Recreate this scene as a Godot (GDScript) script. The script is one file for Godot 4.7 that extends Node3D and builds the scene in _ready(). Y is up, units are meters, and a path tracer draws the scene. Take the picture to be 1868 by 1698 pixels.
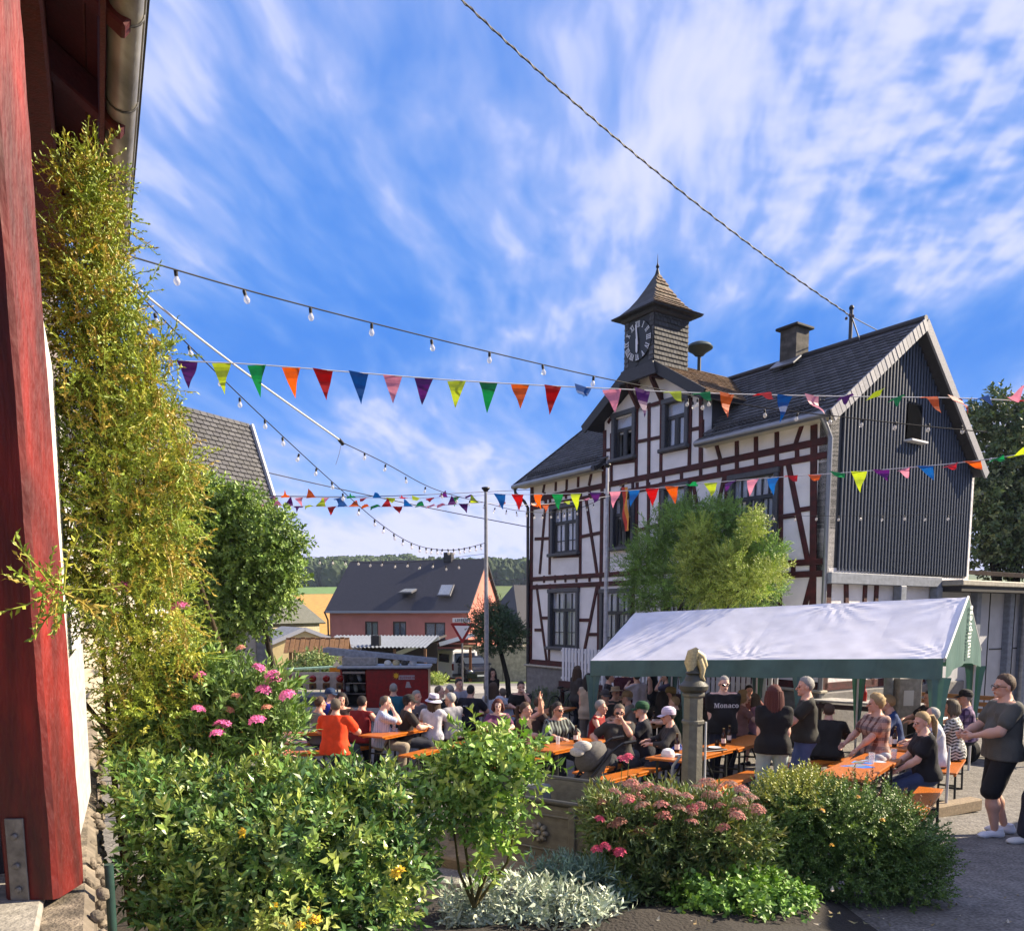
extends Node3D
const EYE := Vector3(0, 2.45, 0)
const FOCAL := 1450.0
const CENTRE := Vector2(934, 1272)
const PITCH := 0.10472
var used := {}
var mats := {}
var tex := {}
func ray(px: float, py: float) -> Vector3:
	var u := (px - CENTRE.x) / FOCAL
	var v := (CENTRE.y - py) / FOCAL
	var c := cos(PITCH)
	var s := sin(PITCH)
	var r := Vector3(u, v * c - s, -v * s - c)
	return r / -r.z
func at(px: float, py: float, d: float) -> Vector3:
	return EYE + ray(px, py) * d
const PROFILE := [[-6, 0.85], [0, 0.8], [4.0, 0.46], [5.5, 0.28], [7.0, 0.12], [8.6, 0.0], [10.5, -0.18], [12.7, -0.35], [16, -0.45], [20, -0.5], [28, -0.55], [38, -1.0], [52, -1.9], [80, -3.0], [130, -3.2], [200, 1.5], [262, 7.6], [305, 10.9], [420, 19.5], [600, 33.0], [800, 40.0], [1600, 50.0]]
func ground(x: float, d: float) -> float:
	var y: float = PROFILE[0][1]
	for i in range(1, PROFILE.size()):
		var a: Array = PROFILE[i - 1]
		var b: Array = PROFILE[i]
		if d <= b[0]:
			if d <= a[0]:
				break
			y = lerpf(a[1], b[1], (d - a[0]) / (b[0] - a[0]))
			break
		y = b[1]
	if d > 130:
		y += (sin(0.6 - x * 0.008) * 0.5 + sin(x * 0.021 + d * 0.004) * 0.25) * (d - 130) * 0.02
	return y
func foot(x: float, d: float) -> Vector3:
	return Vector3(x, ground(x, d), -d)
func hit(px: float, py: float, p: Vector3, n: Vector3) -> Vector3:
	var r := ray(px, py)
	return EYE + r * ((p - EYE).dot(n) / r.dot(n))
func numbered(called: String) -> String:
	var k: int = used.get(called, 0)
	used[called] = k + 1
	return called if k == 0 else "%s_%03d" % [called, k]
func thing(called: String, label: String, category: String, where := Vector3.ZERO, turn := 0.0, group := "") -> Node3D:
	var o := Node3D.new()
	o.name = numbered(called)
	add_child(o)
	o.position = where
	o.rotation.y = turn
	tag(o, label, category, group)
	return o
func tag(o: Node, label: String, category: String, group := "") -> Node:
	o.set_meta("label", label)
	o.set_meta("category", category)
	if group:
		o.set_meta("group", group)
	return o
func put(called: String, mesh, m: Material, parent: Node = self) -> MeshInstance3D:
	var o := MeshInstance3D.new()
	if parent == self:
		o.name = numbered(called)
	else:
		var k := 0
		var nm := called
		while parent.has_node(nm):
			k += 1
			nm = "%s_%03d" % [called, k]
		o.name = nm
	o.mesh = mesh.done() if mesh is MB else mesh
	o.material_override = m
	parent.add_child(o)
	return o
var part_count := {}
func part(called: String, mesh, m: Material, parent: Node) -> MeshInstance3D:
	var key := [parent.get_instance_id(), called]
	var k: int = part_count.get(key, 0)
	part_count[key] = k + 1
	var o := MeshInstance3D.new()
	o.name = called if k == 0 else "%s_%03d" % [called, k]
	o.mesh = mesh.done() if mesh is MB else mesh
	o.material_override = m
	parent.add_child(o)
	return o
func stuff(o: Node) -> Node:
	o.set_meta("kind", "stuff")
	return o
func structure(called: String, mesh, m: Material) -> MeshInstance3D:
	var o := put(called, mesh, m)
	o.set_meta("kind", "structure")
	return o
func copy(o: Node3D, label: String, where: Vector3, turn := 0.0) -> Node3D:
	var c: Node3D = o.duplicate()
	var base := String(o.name)
	if base.length() > 4 and base[base.length() - 4] == "_" and base.right(3).is_valid_int():
		base = base.left(base.length() - 4)
	c.name = numbered(base)
	add_child(c)
	c.position = where
	c.rotation = Vector3(0, turn, 0)
	c.set_meta("label", label)
	return c
class MB:
	var v := PackedVector3Array()
	var n := PackedVector3Array()
	var c := PackedColorArray()
	var tint := Color.WHITE
	var colored := false
	func tri(a: Vector3, b: Vector3, d: Vector3) -> void:
		var nn := (b - a).cross(d - a).normalized()
		v.push_back(a); v.push_back(d); v.push_back(b)
		n.push_back(nn); n.push_back(nn); n.push_back(nn)
		if colored:
			c.push_back(tint); c.push_back(tint); c.push_back(tint)
	func quad(a: Vector3, b: Vector3, d: Vector3, e: Vector3) -> void:
		tri(a, b, d)
		tri(a, d, e)
	func stri(a: Vector3, b: Vector3, d: Vector3, na: Vector3, nb: Vector3, nd: Vector3) -> void:
		v.push_back(a); v.push_back(d); v.push_back(b)
		n.push_back(na); n.push_back(nd); n.push_back(nb)
		if colored:
			c.push_back(tint); c.push_back(tint); c.push_back(tint)
	func box(o: Vector3, size: Vector3, b := Basis.IDENTITY) -> MB:
		var x := b.x * size.x * 0.5
		var y := b.y * size.y * 0.5
		var z := b.z * size.z * 0.5
		quad(o - x - y + z, o + x - y + z, o + x + y + z, o - x + y + z)
		quad(o + x - y - z, o - x - y - z, o - x + y - z, o + x + y - z)
		quad(o + x - y + z, o + x - y - z, o + x + y - z, o + x + y + z)
		quad(o - x - y - z, o - x - y + z, o - x + y + z, o - x + y - z)
		quad(o - x + y + z, o + x + y + z, o + x + y - z, o - x + y - z)
		quad(o - x - y - z, o + x - y - z, o + x - y + z, o - x - y + z)
		return self
	func cbox(o: Vector3, size: Vector3, r: float, b := Basis.IDENTITY) -> MB:
		r = minf(r, minf(size.x, minf(size.y, size.z)) * 0.45)
		var h := size * 0.5
		var i := h - Vector3.ONE * r
		for s: float in [-1.0, 1.0]:
			_face(o, b, Vector3(s * h.x, 0, 0), Vector3(0, i.y, 0), Vector3(0, 0, i.z * s))
			_face(o, b, Vector3(0, s * h.y, 0), Vector3(0, 0, i.z), Vector3(i.x * s, 0, 0))
			_face(o, b, Vector3(0, 0, s * h.z), Vector3(i.x, 0, 0), Vector3(0, i.y * s, 0))
			for t: float in [-1.0, 1.0]:
				_strip(o, b, Vector3(-i.x, s * h.y, t * i.z), Vector3(i.x, s * h.y, t * i.z), Vector3(-i.x, s * i.y, t * h.z), Vector3(i.x, s * i.y, t * h.z))
				_strip(o, b, Vector3(s * h.x, -i.y, t * i.z), Vector3(s * h.x, i.y, t * i.z), Vector3(s * i.x, -i.y, t * h.z), Vector3(s * i.x, i.y, t * h.z))
				_strip(o, b, Vector3(s * h.x, t * i.y, -i.z), Vector3(s * h.x, t * i.y, i.z), Vector3(s * i.x, t * h.y, -i.z), Vector3(s * i.x, t * h.y, i.z))
				for q: float in [-1.0, 1.0]:
					_out(o, o + b * Vector3(s * h.x, t * i.y, q * i.z), o + b * Vector3(s * i.x, t * h.y, q * i.z), o + b * Vector3(s * i.x, t * i.y, q * h.z))
		return self
	func _face(o: Vector3, b: Basis, m: Vector3, x: Vector3, y: Vector3) -> void:
		_out(o, o + b * (m - x - y), o + b * (m + x - y), o + b * (m + x + y))
		_out(o, o + b * (m - x - y), o + b * (m + x + y), o + b * (m - x + y))
	func _strip(o: Vector3, b: Basis, p: Vector3, q: Vector3, r: Vector3, s: Vector3) -> void:
		_out(o, o + b * p, o + b * q, o + b * s)
		_out(o, o + b * p, o + b * s, o + b * r)
	func _out(o: Vector3, a: Vector3, b: Vector3, d: Vector3) -> void:
		if (b - a).cross(d - a).dot((a + b + d) / 3.0 - o) < 0:
			tri(a, d, b)
		else:
			tri(a, b, d)
	func bar(p: Vector3, q: Vector3, w: float, h: float, up := Vector3.UP, chamfer := 0.0) -> MB:
		var z := (q - p)
		var l := z.length()
		z /= l
		var x := up.cross(z)
		if x.length() < 0.01:
			x = Vector3.RIGHT.cross(z)
			if x.length() < 0.01:
				x = Vector3.FORWARD.cross(z)
		x = x.normalized()
		var b := Basis(x, z.cross(x), z)
		if chamfer > 0.0:
			return cbox((p + q) * 0.5, Vector3(w, h, l), chamfer, b)
		return box((p + q) * 0.5, Vector3(w, h, l), b)
	func tube(pts: Array, radii, sides := 8, caps := true) -> MB:
		var count := pts.size()
		var rings := []
		var norms := []
		var x := Vector3.ZERO
		for i in count:
			var dir: Vector3 = (pts[mini(i + 1, count - 1)] - pts[maxi(i - 1, 0)]).normalized()
			if i == 0:
				x = dir.cross(Vector3.UP)
				if x.length() < 0.05:
					x = dir.cross(Vector3.RIGHT)
			else:
				x = x - dir * x.dot(dir)
			x = x.normalized()
			var y := dir.cross(x)
			var r: float = radii[i] if radii is Array else radii
			var ring := PackedVector3Array()
			var nr := PackedVector3Array()
			for k in sides:
				var a := TAU * k / sides
				var e := x * cos(a) + y * sin(a)
				nr.push_back(e)
				ring.push_back(pts[i] + e * r)
			rings.push_back(ring)
			norms.push_back(nr)
		for i in count - 1:
			var r0: PackedVector3Array = rings[i]
			var r1: PackedVector3Array = rings[i + 1]
			var n0: PackedVector3Array = norms[i]
			var n1: PackedVector3Array = norms[i + 1]
			for k in sides:
				var m := (k + 1) % sides
				stri(r0[k], r0[m], r1[m], n0[k], n0[m], n1[m])
				stri(r0[k], r1[m], r1[k], n0[k], n1[m], n1[k])
		if caps:
			for k in range(1, sides - 1):
				var a: PackedVector3Array = rings[0]
				var z: PackedVector3Array = rings[count - 1]
				tri(a[0], a[k + 1], a[k])
				tri(z[0], z[k], z[k + 1])
		return self
	func lathe(profile: Array, t := Transform3D.IDENTITY, sides := 16, smooth := true, sx := 1.0, sz := 1.0) -> MB:
		for i in profile.size() - 1:
			var p: Vector2 = profile[i]
			var q: Vector2 = profile[i + 1]
			var e := q - p
			var nn := Vector2(e.y, -e.x).normalized()
			for k in sides:
				var a := TAU * k / sides
				var b := TAU * (k + 1) / sides
				var ca := Vector3(cos(a) * sx, 0, -sin(a) * sz)
				var cb := Vector3(cos(b) * sx, 0, -sin(b) * sz)
				var up := Vector3.UP
				var p0: Vector3 = t * (ca * p.x + up * p.y)
				var p1: Vector3 = t * (cb * p.x + up * p.y)
				var q0: Vector3 = t * (ca * q.x + up * q.y)
				var q1: Vector3 = t * (cb * q.x + up * q.y)
				if smooth:
					var na := (t.basis * (ca * nn.x + up * nn.y)).normalized()
					var nb := (t.basis * (cb * nn.x + up * nn.y)).normalized()
					if p.x > 0.0001:
						stri(p0, p1, q1, na, nb, nb)
					if q.x > 0.0001:
						stri(p0, q1, q0, na, nb, na)
				else:
					if p.x > 0.0001:
						tri(p0, p1, q1)
					if q.x > 0.0001:
						tri(p0, q1, q0)
		return self
	func ball(o: Vector3, r: Vector3, b := Basis.IDENTITY, rings := 8, sides := 12) -> MB:
		var prof := []
		for i in rings + 1:
			var a := -PI / 2 + PI * i / rings
			prof.push_back(Vector2(maxf(cos(a), 0.0), sin(a)))
		return lathe(prof, Transform3D(Basis(b.x * r.x, b.y * r.y, b.z * r.z), o), sides)
	func prism(poly: PackedVector2Array, t: Transform3D, thick: float) -> MB:
		if Geometry2D.is_polygon_clockwise(poly):
			poly = poly.duplicate()
			poly.reverse()
		var idx := Geometry2D.triangulate_polygon(poly)
		var h := thick * 0.5
		for i in range(0, idx.size(), 3):
			var a := poly[idx[i]]
			var b := poly[idx[i + 1]]
			var d := poly[idx[i + 2]]
			if (b - a).cross(d - a) < 0:
				var e := b
				b = d
				d = e
			tri(t * Vector3(a.x, a.y, h), t * Vector3(b.x, b.y, h), t * Vector3(d.x, d.y, h))
			tri(t * Vector3(a.x, a.y, -h), t * Vector3(d.x, d.y, -h), t * Vector3(b.x, b.y, -h))
		for i in poly.size():
			var a := poly[i]
			var b := poly[(i + 1) % poly.size()]
			quad(t * Vector3(a.x, a.y, -h), t * Vector3(b.x, b.y, -h), t * Vector3(b.x, b.y, h), t * Vector3(a.x, a.y, h))
		return self
	func add(pos: PackedVector3Array, nor: PackedVector3Array, t: Transform3D, flip := false) -> MB:
		var nb := t.basis.inverse().transposed()
		for i in range(0, pos.size(), 3):
			var order := [i, i + 2, i + 1] if flip else [i, i + 1, i + 2]
			for k: int in order:
				v.push_back(t * pos[k])
				n.push_back((nb * nor[k]).normalized())
				if colored:
					c.push_back(tint)
		return self
	func done() -> ArrayMesh:
		var m := ArrayMesh.new()
		if v.is_empty():
			return m
		var a := []
		a.resize(Mesh.ARRAY_MAX)
		a[Mesh.ARRAY_VERTEX] = v
		a[Mesh.ARRAY_NORMAL] = n
		if colored:
			a[Mesh.ARRAY_COLOR] = c
		m.add_surface_from_arrays(Mesh.PRIMITIVE_TRIANGLES, a)
		return m
func noise_texture(key: String, freq: float, lo: float, hi: float, octaves := 4, side := 512, kind := FastNoiseLite.TYPE_SIMPLEX_SMOOTH, seed_ := 3) -> NoiseTexture2D:
	if tex.has(key):
		return tex[key]
	var nz := FastNoiseLite.new()
	nz.noise_type = kind
	nz.seed = seed_
	nz.frequency = freq
	nz.fractal_octaves = octaves
	var t := NoiseTexture2D.new()
	t.width = side
	t.height = side
	t.seamless = true
	t.noise = nz
	var g := Gradient.new()
	g.set_color(0, Color(lo, lo, lo))
	g.set_color(1, Color(hi, hi, hi))
	t.color_ramp = g
	tex[key] = t
	return t
func normal_texture(key: String, freq: float, strength: float, octaves := 4) -> NoiseTexture2D:
	if tex.has(key):
		return tex[key]
	var nz := FastNoiseLite.new()
	nz.seed = 8
	nz.frequency = freq
	nz.fractal_octaves = octaves
	var t := NoiseTexture2D.new()
	t.width = 512
	t.height = 512
	t.seamless = true
	t.as_normal_map = true
	t.bump_strength = strength
	t.noise = nz
	tex[key] = t
	return t
func mat(key: String, color := Color.WHITE, rough := 0.8, look := "", scale := Vector3.ONE, bump := 0.0, metal := 0.0, world := true) -> StandardMaterial3D:
	if mats.has(key):
		return mats[key]
	var m := StandardMaterial3D.new()
	m.resource_name = key
	m.albedo_color = color
	m.roughness = rough
	m.metallic = metal
	if look:
		m.uv1_triplanar = true
		m.uv1_world_triplanar = world
		m.uv1_scale = scale
		m.albedo_texture = tex[look]
		if bump > 0.0:
			m.normal_enabled = true
			m.normal_texture = tex["bump"]
			m.normal_scale = bump
	mats[key] = m
	return m
func paint(color: Color, rough := 0.6, metal := 0.0) -> StandardMaterial3D:
	return mat("paint %s %.2f %.1f" % [color.to_html(), rough, metal], color, rough, "", Vector3.ONE, 0.0, metal)
func dull(color: Color) -> StandardMaterial3D:
	var m := mat("dull " + color.to_html(), color, 1.0)
	m.metallic_specular = 0.05
	return m
func worn(color: Color, rough := 0.7, bump := 0.3, scale := 0.6) -> StandardMaterial3D:
	return mat("worn %s %.2f %.2f %.2f" % [color.to_html(), rough, bump, scale], color, rough, "mottle", Vector3.ONE * scale, bump)
func glass(color: Color, alpha := 0.15) -> StandardMaterial3D:
	var key := "glass %s %.2f" % [color.to_html(), alpha]
	if mats.has(key):
		return mats[key]
	var m := mat(key, Color(color, alpha), 0.04)
	m.transparency = BaseMaterial3D.TRANSPARENCY_ALPHA
	return m
func leafy(key: String, back := 0.5) -> StandardMaterial3D:
	if mats.has(key):
		return mats[key]
	var m := StandardMaterial3D.new()
	m.resource_name = key
	m.vertex_color_use_as_albedo = true
	m.roughness = 0.5
	m.backlight_enabled = true
	m.backlight = Color(back, back, back * 0.6)
	m.cull_mode = BaseMaterial3D.CULL_DISABLED
	mats[key] = m
	return m
func make_textures() -> void:
	noise_texture("mottle", 0.012, 0.72, 1.0, 5)
	noise_texture("soft", 0.006, 0.86, 1.0, 3)
	noise_texture("grain", 0.05, 0.6, 1.0, 4)
	noise_texture("gravel", 0.11, 0.45, 1.0, 3)
	noise_texture("stain", 0.008, 0.45, 1.0, 5, 512, FastNoiseLite.TYPE_PERLIN, 11)
	normal_texture("bump", 0.04, 6.0)
func _ready() -> void:
	var t0 := Time.get_ticks_msec()
	var cam := Camera3D.new()
	cam.name = "camera"
	cam.projection = Camera3D.PROJECTION_FRUSTUM
	cam.near = 0.05
	cam.far = 3000.0
	cam.size = 1698.0 / FOCAL * cam.near
	cam.frustum_offset = Vector2(0, (CENTRE.y - 849.0) / FOCAL * cam.near)
	cam.position = EYE
	cam.rotation.x = -PITCH
	add_child(cam)
	cam.make_current()
	var env := Environment.new()
	env.background_mode = Environment.BG_SKY
	var sky := Sky.new()
	var pano := PanoramaSkyMaterial.new()
	pano.panorama = sky_picture(3600)
	pano.energy_multiplier = 1.0
	sky.sky_material = pano
	env.sky = sky
	env.background_energy_multiplier = 0.575
	env.tonemap_mode = Environment.TONE_MAPPER_LINEAR
	env.tonemap_exposure = 3.05
	env.sdfgi_enabled = true
	env.ssao_enabled = true
	env.ssil_enabled = true
	env.fog_enabled = true
	env.fog_density = 0.00025
	env.fog_light_color = Color(0.78, 0.84, 0.95)
	var we := WorldEnvironment.new()
	we.name = "world"
	we.environment = env
	add_child(we)
	var sun := DirectionalLight3D.new()
	sun.name = "sun"
	sun.light_energy = 1.4
	sun.light_color = Color(1.0, 0.93, 0.82)
	sun.light_angular_distance = 0.5
	sun.shadow_enabled = true
	add_child(sun)
	var az := deg_to_rad(76.0)   # clockwise from straight ahead
	var el := deg_to_rad(33.0)
	var to_sun := Vector3(sin(az) * cos(el), sin(el), -cos(az) * cos(el))
	sun.look_at_from_position(to_sun * 50.0, Vector3.ZERO)
	make_textures()
	build_ground()
	build_hall()
	build_annex()
	build_background()
	build_shelter()
	build_tent()
	build_street()
	build_fountain()
	build_tables()
	build_people()
	build_lines()
	build_plants()
	print("built in %.1f s" % ((Time.get_ticks_msec() - t0) / 1000.0))
var sky_rows := []
var sky_size := 0
var sky_noise := []
func sky_picture(w: int) -> ImageTexture:
	sky_size = w
	var h := w / 2
	for i in 4:
		var nz := FastNoiseLite.new()
		nz.seed = [5, 21, 33, 47][i]
		nz.noise_type = FastNoiseLite.TYPE_SIMPLEX_SMOOTH
		nz.frequency = 1.0
		nz.fractal_octaves = [5, 4, 3, 4][i]
		nz.fractal_gain = 0.55
		sky_noise.push_back(nz)
	sky_rows.resize(h)
	var id := WorkerThreadPool.add_group_task(sky_row, h / 2, 4, true)
	WorkerThreadPool.wait_for_group_task_completion(id)
	var low := PackedByteArray()
	low.resize(w * 3)
	for x in w:
		low[x * 3] = 132
		low[x * 3 + 1] = 128
		low[x * 3 + 2] = 120
	var bytes := PackedByteArray()
	for y in h:
		bytes.append_array(sky_rows[y] if y < h / 2 else low)
	return ImageTexture.create_from_image(Image.create_from_data(w, h, false, Image.FORMAT_RGB8, bytes))
func sky_row(y: int) -> void:
	var w := sky_size
	var row := PackedByteArray()
	row.resize(w * 3)
	var el := PI / 2 - (y + 0.5) / (w / 2) * PI
	var se := sin(el)
	var ce := cos(el)
	var warp: FastNoiseLite = sky_noise[1]
	var low: FastNoiseLite = sky_noise[2]
	var fine: FastNoiseLite = sky_noise[0]
	var rip: FastNoiseLite = sky_noise[3]
	var top := Color(0.19, 0.35, 0.67)
	var mid := Color(0.13, 0.39, 0.73)
	var hor := Color(0.64, 0.73, 0.90)
	var base := mid.lerp(top, smoothstep(0.30, 0.95, se)) if se > 0.3 else hor.lerp(mid, smoothstep(0.0, 0.30, se))
	var cloud := Color(0.67, 0.67, 0.80)
	var turn := 0.16
	for x in w:
		var az := (x + 0.5) / w * TAU
		if az > PI:
			az -= TAU
		var q := 1.0 / (se + 0.13)
		var a0 := az - turn
		var px := sin(a0) * ce * q
		var pz := cos(a0) * ce * q
		var wx := warp.get_noise_2d(px * 0.9, pz * 0.7) * 0.55
		var wz := warp.get_noise_2d(px * 0.9 + 31.0, pz * 0.7 - 17.0) * 0.7
		var bank := low.get_noise_2d(px * 0.55 + 3.1, pz * 0.42 + 1.7 + wz * 0.25)
		var streak := fine.get_noise_2d((px + wx * 0.16) * 2.4, (pz + wz * 0.45) * 0.62)
		var fibre := fine.get_noise_2d((px + wx * 0.14) * 9.0 + 9.0, (pz + wz * 0.3) * 3.0)
		var ripple := rip.get_noise_2d((px + pz * 0.3) * 7.0, (pz - px * 0.2) * 11.0)
		var cover := 0.66 + smoothstep(0.1, -0.5, az) * smoothstep(0.3, 0.5, se) * 0.25 + bank * 0.80 + streak * 0.38 + fibre * 0.36
		cover += smoothstep(0.36, 0.8, se) * 0.26
		cover += smoothstep(0.15, 0.50, az) * smoothstep(0.25, 0.45, se) * (0.06 + ripple * 0.42)
		cover -= smoothstep(0.10, 0.0, absf(se - 0.26 - 0.05 * warp.get_noise_2d(az * 3.0, 1.0))) * 0.30
		cover += smoothstep(0.16, 0.05, se) * 0.25
		var k := smoothstep(-0.15, 1.15, cover)
		k = 0.16 + k * k * 0.24 + k * 0.48
		var col := base.lerp(cloud, clampf(k, 0.0, 1.0))
		if k > 0.62:
			col = col.lerp(Color(0.75, 0.76, 0.86), (k - 0.62) * 2.0)
		row[x * 3] = int(clampf(col.r, 0, 1) * 255.0)
		row[x * 3 + 1] = int(clampf(col.g, 0, 1) * 255.0)
		row[x * 3 + 2] = int(clampf(col.b, 0, 1) * 255.0)
	sky_rows[y] = row
func ground_cell(mb: MB, x0: float, x1: float, d0: float, d1: float, lift: float) -> void:
	var a := foot(x0, d0) + V(0, lift, 0)
	var b := foot(x1, d0) + V(0, lift, 0)
	var c := foot(x1, d1) + V(0, lift, 0)
	var e := foot(x0, d1) + V(0, lift, 0)
	mb.quad(a, b, c, e)
func sheet(x0: float, x1: float, d0: float, d1: float, nx: int, nd: int, lift := 0.0) -> MB:
	var mb := MB.new()
	var ds := []
	for i in nd + 1:
		ds.push_back(lerpf(d0, d1, float(i) / nd))
	for i in nd:
		for k in nx:
			ground_cell(mb, lerpf(x0, x1, float(k) / nx), lerpf(x0, x1, float(k + 1) / nx), ds[i], ds[i + 1], lift)
	return mb
func strip_between(a: Vector2, b: Vector2, w: float, lift: float, seg := 12) -> MB:
	var mb := MB.new()
	var dir := (b - a).normalized()
	var s := U(-dir.y, dir.x) * w * 0.5
	for i in seg:
		var p := a.lerp(b, float(i) / seg)
		var q := a.lerp(b, float(i + 1) / seg)
		var c := [p - s, p + s, q + s, q - s]
		var v := []
		for k: Vector2 in c:
			v.push_back(foot(k.x, k.y) + V(0, lift, 0))
		if (v[1] - v[0]).cross(v[2] - v[0]).y > 0:
			mb.quad(v[0], v[1], v[2], v[3])
		else:
			mb.quad(v[0], v[3], v[2], v[1])
	return mb
func build_ground() -> void:
	var asphalt := mat("asphalt", K(0.68, 0.66, 0.63), 0.92, "mottle", Vector3.ONE * 0.5, 0.5)
	asphalt.detail_enabled = true
	asphalt.detail_blend_mode = BaseMaterial3D.BLEND_MODE_MUL
	asphalt.detail_albedo = tex["gravel"]
	asphalt.detail_uv_layer = BaseMaterial3D.DETAIL_UV_1
	var g := sheet(-40, 40, -6, 44, 16, 50)
	structure("square_ground", g, asphalt)
	var grass := mat("meadow", K(0.36, 0.44, 0.17), 0.95, "mottle", Vector3.ONE * 0.05)
	var far := sheet(-1500, 1500, 130, 1600, 30, 48, 0.0)
	var near := sheet(-300, 300, 44, 130, 20, 12, -0.02)
	structure("meadow_ground", near, grass)
	structure("hill", far, grass)
	structure("terrain", sheet(-300, -40, -6, 44, 4, 10, 0.0), grass)
	structure("terrain", sheet(40, 300, -6, 44, 4, 10, 0.0), grass)
	structure("terrain", sheet(-300, 300, -60, -6, 4, 4, 0.0), grass)
	var road := mat("road", K(0.66, 0.64, 0.60), 0.9, "mottle", Vector3.ONE * 0.35, 0.4)
	structure("road", strip_between(U(-12, 31), U(24, 43), 6.0, 0.012, 18), road)
	var line := mat("line_paint", K(0.86, 0.86, 0.82), 0.7, "mottle", Vector3.ONE)
	structure("road_line", strip_between(U(-12, 28.2), U(24, 40.2), 0.25, 0.018, 18), line)
	structure("road_line", strip_between(U(-12, 33.8), U(24, 45.6), 0.2, 0.018, 18), line)
	var wheat := mat("wheat", K(0.80, 0.60, 0.24), 0.95, "mottle", Vector3.ONE * 0.08)
	structure("wheat_field", sheet(-150, -28, 150, 262, 12, 14, 0.25), wheat)
	var strip := mat("green_strip", K(0.42, 0.56, 0.26), 0.95, "mottle", Vector3.ONE * 0.08)
	structure("green_field", sheet(-150, -10, 262, 305, 10, 6, 0.3), strip)
const HALL_AT := Vector3(0.62, 0, -26.5)
const HALL_TURN := -0.97738   # local x runs along the front, local z points out of it
var hall: Node3D
var hall_t: Transform3D
func fp(px: float, py: float, z := 0.0) -> Vector2:
	var n := hall_t.basis.z
	var p := hall_t.affine_inverse() * hit(px, py, hall_t.origin + n * z, n)
	return U(p.x, p.y)
func gp(px: float, py: float, x := 11.0) -> Vector2:
	var n := hall_t.basis.x
	var p := hall_t.affine_inverse() * hit(px, py, hall_t * V(x, 0, 0), n)
	return U(-p.z, p.y)
func slates(mb: MB, o: Vector3, ux: Vector3, uy: Vector3, w: float, h: float, sw: float, sh: float, rng: RandomNumberGenerator, keep = null, lift := 0.012, tones := [0.035, 0.075], warm := 0.0) -> void:
	var nn := ux.cross(uy)
	mb.colored = true
	var rows := int(h / sh)
	var cols := int(w / sw) + 1
	for r in rows:
		var off := 0.5 * sw if r % 2 else 0.0
		for k in range(-1, cols):
			var x := k * sw + off
			var y := r * sh
			var x0 := clampf(x + maxf(0.004, sw * 0.05), 0, w)
			var x1 := clampf(x + sw - maxf(0.004, sw * 0.05), 0, w)
			if x1 - x0 < 0.03:
				continue
			if keep != null and not keep.call(U((x0 + x1) * 0.5, y + sh * 0.5)):
				continue
			var g := rng.randf_range(tones[0], tones[1])
			mb.tint = K(g * (1.0 + warm), g * (1.0 - warm * 0.25), g * (1.08 - warm * 1.4))
			var j := rng.randf_range(0.0, 0.006)
			var y1 := minf(y + sh * 1.1, h)
			var lo := nn * (lift + j + 0.014)
			var hi := nn * (lift * 0.3)
			var a := o + ux * x0 + uy * y + lo
			var b := o + ux * x1 + uy * y + lo
			var c := o + ux * x1 + uy * y1 + hi
			var e := o + ux * x0 + uy * y1 + hi
			mb.quad(a, b, c, e)
			var dn := nn * -(lift + 0.012)
			mb.quad(a + dn, b + dn, b, a)
			mb.tri(b, b + dn, c)
			mb.tri(a, e, a + dn)
func slab(mb: MB, pts: Array, thick: float) -> void:
	var nn: Vector3 = (pts[1] - pts[0]).cross(pts[2] - pts[0]).normalized()
	for i in range(1, pts.size() - 1):
		mb.tri(pts[0], pts[i], pts[i + 1])
		mb.tri(pts[0] - nn * thick, pts[i + 1] - nn * thick, pts[i] - nn * thick)
	for i in pts.size():
		var a: Vector3 = pts[i]
		var b: Vector3 = pts[(i + 1) % pts.size()]
		mb.quad(a - nn * thick, b - nn * thick, b, a)
func lettering(text: String, height: float, serif := true, depth := 0.01) -> TextMesh:
	var f := SystemFont.new()
	f.font_names = PackedStringArray(["Droid Serif" if serif else "Droid Sans"])
	f.font_weight = 700
	var t := TextMesh.new()
	t.font = f
	t.text = text
	t.font_size = 64
	t.pixel_size = height / 46.0
	t.depth = depth
	return t
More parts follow.
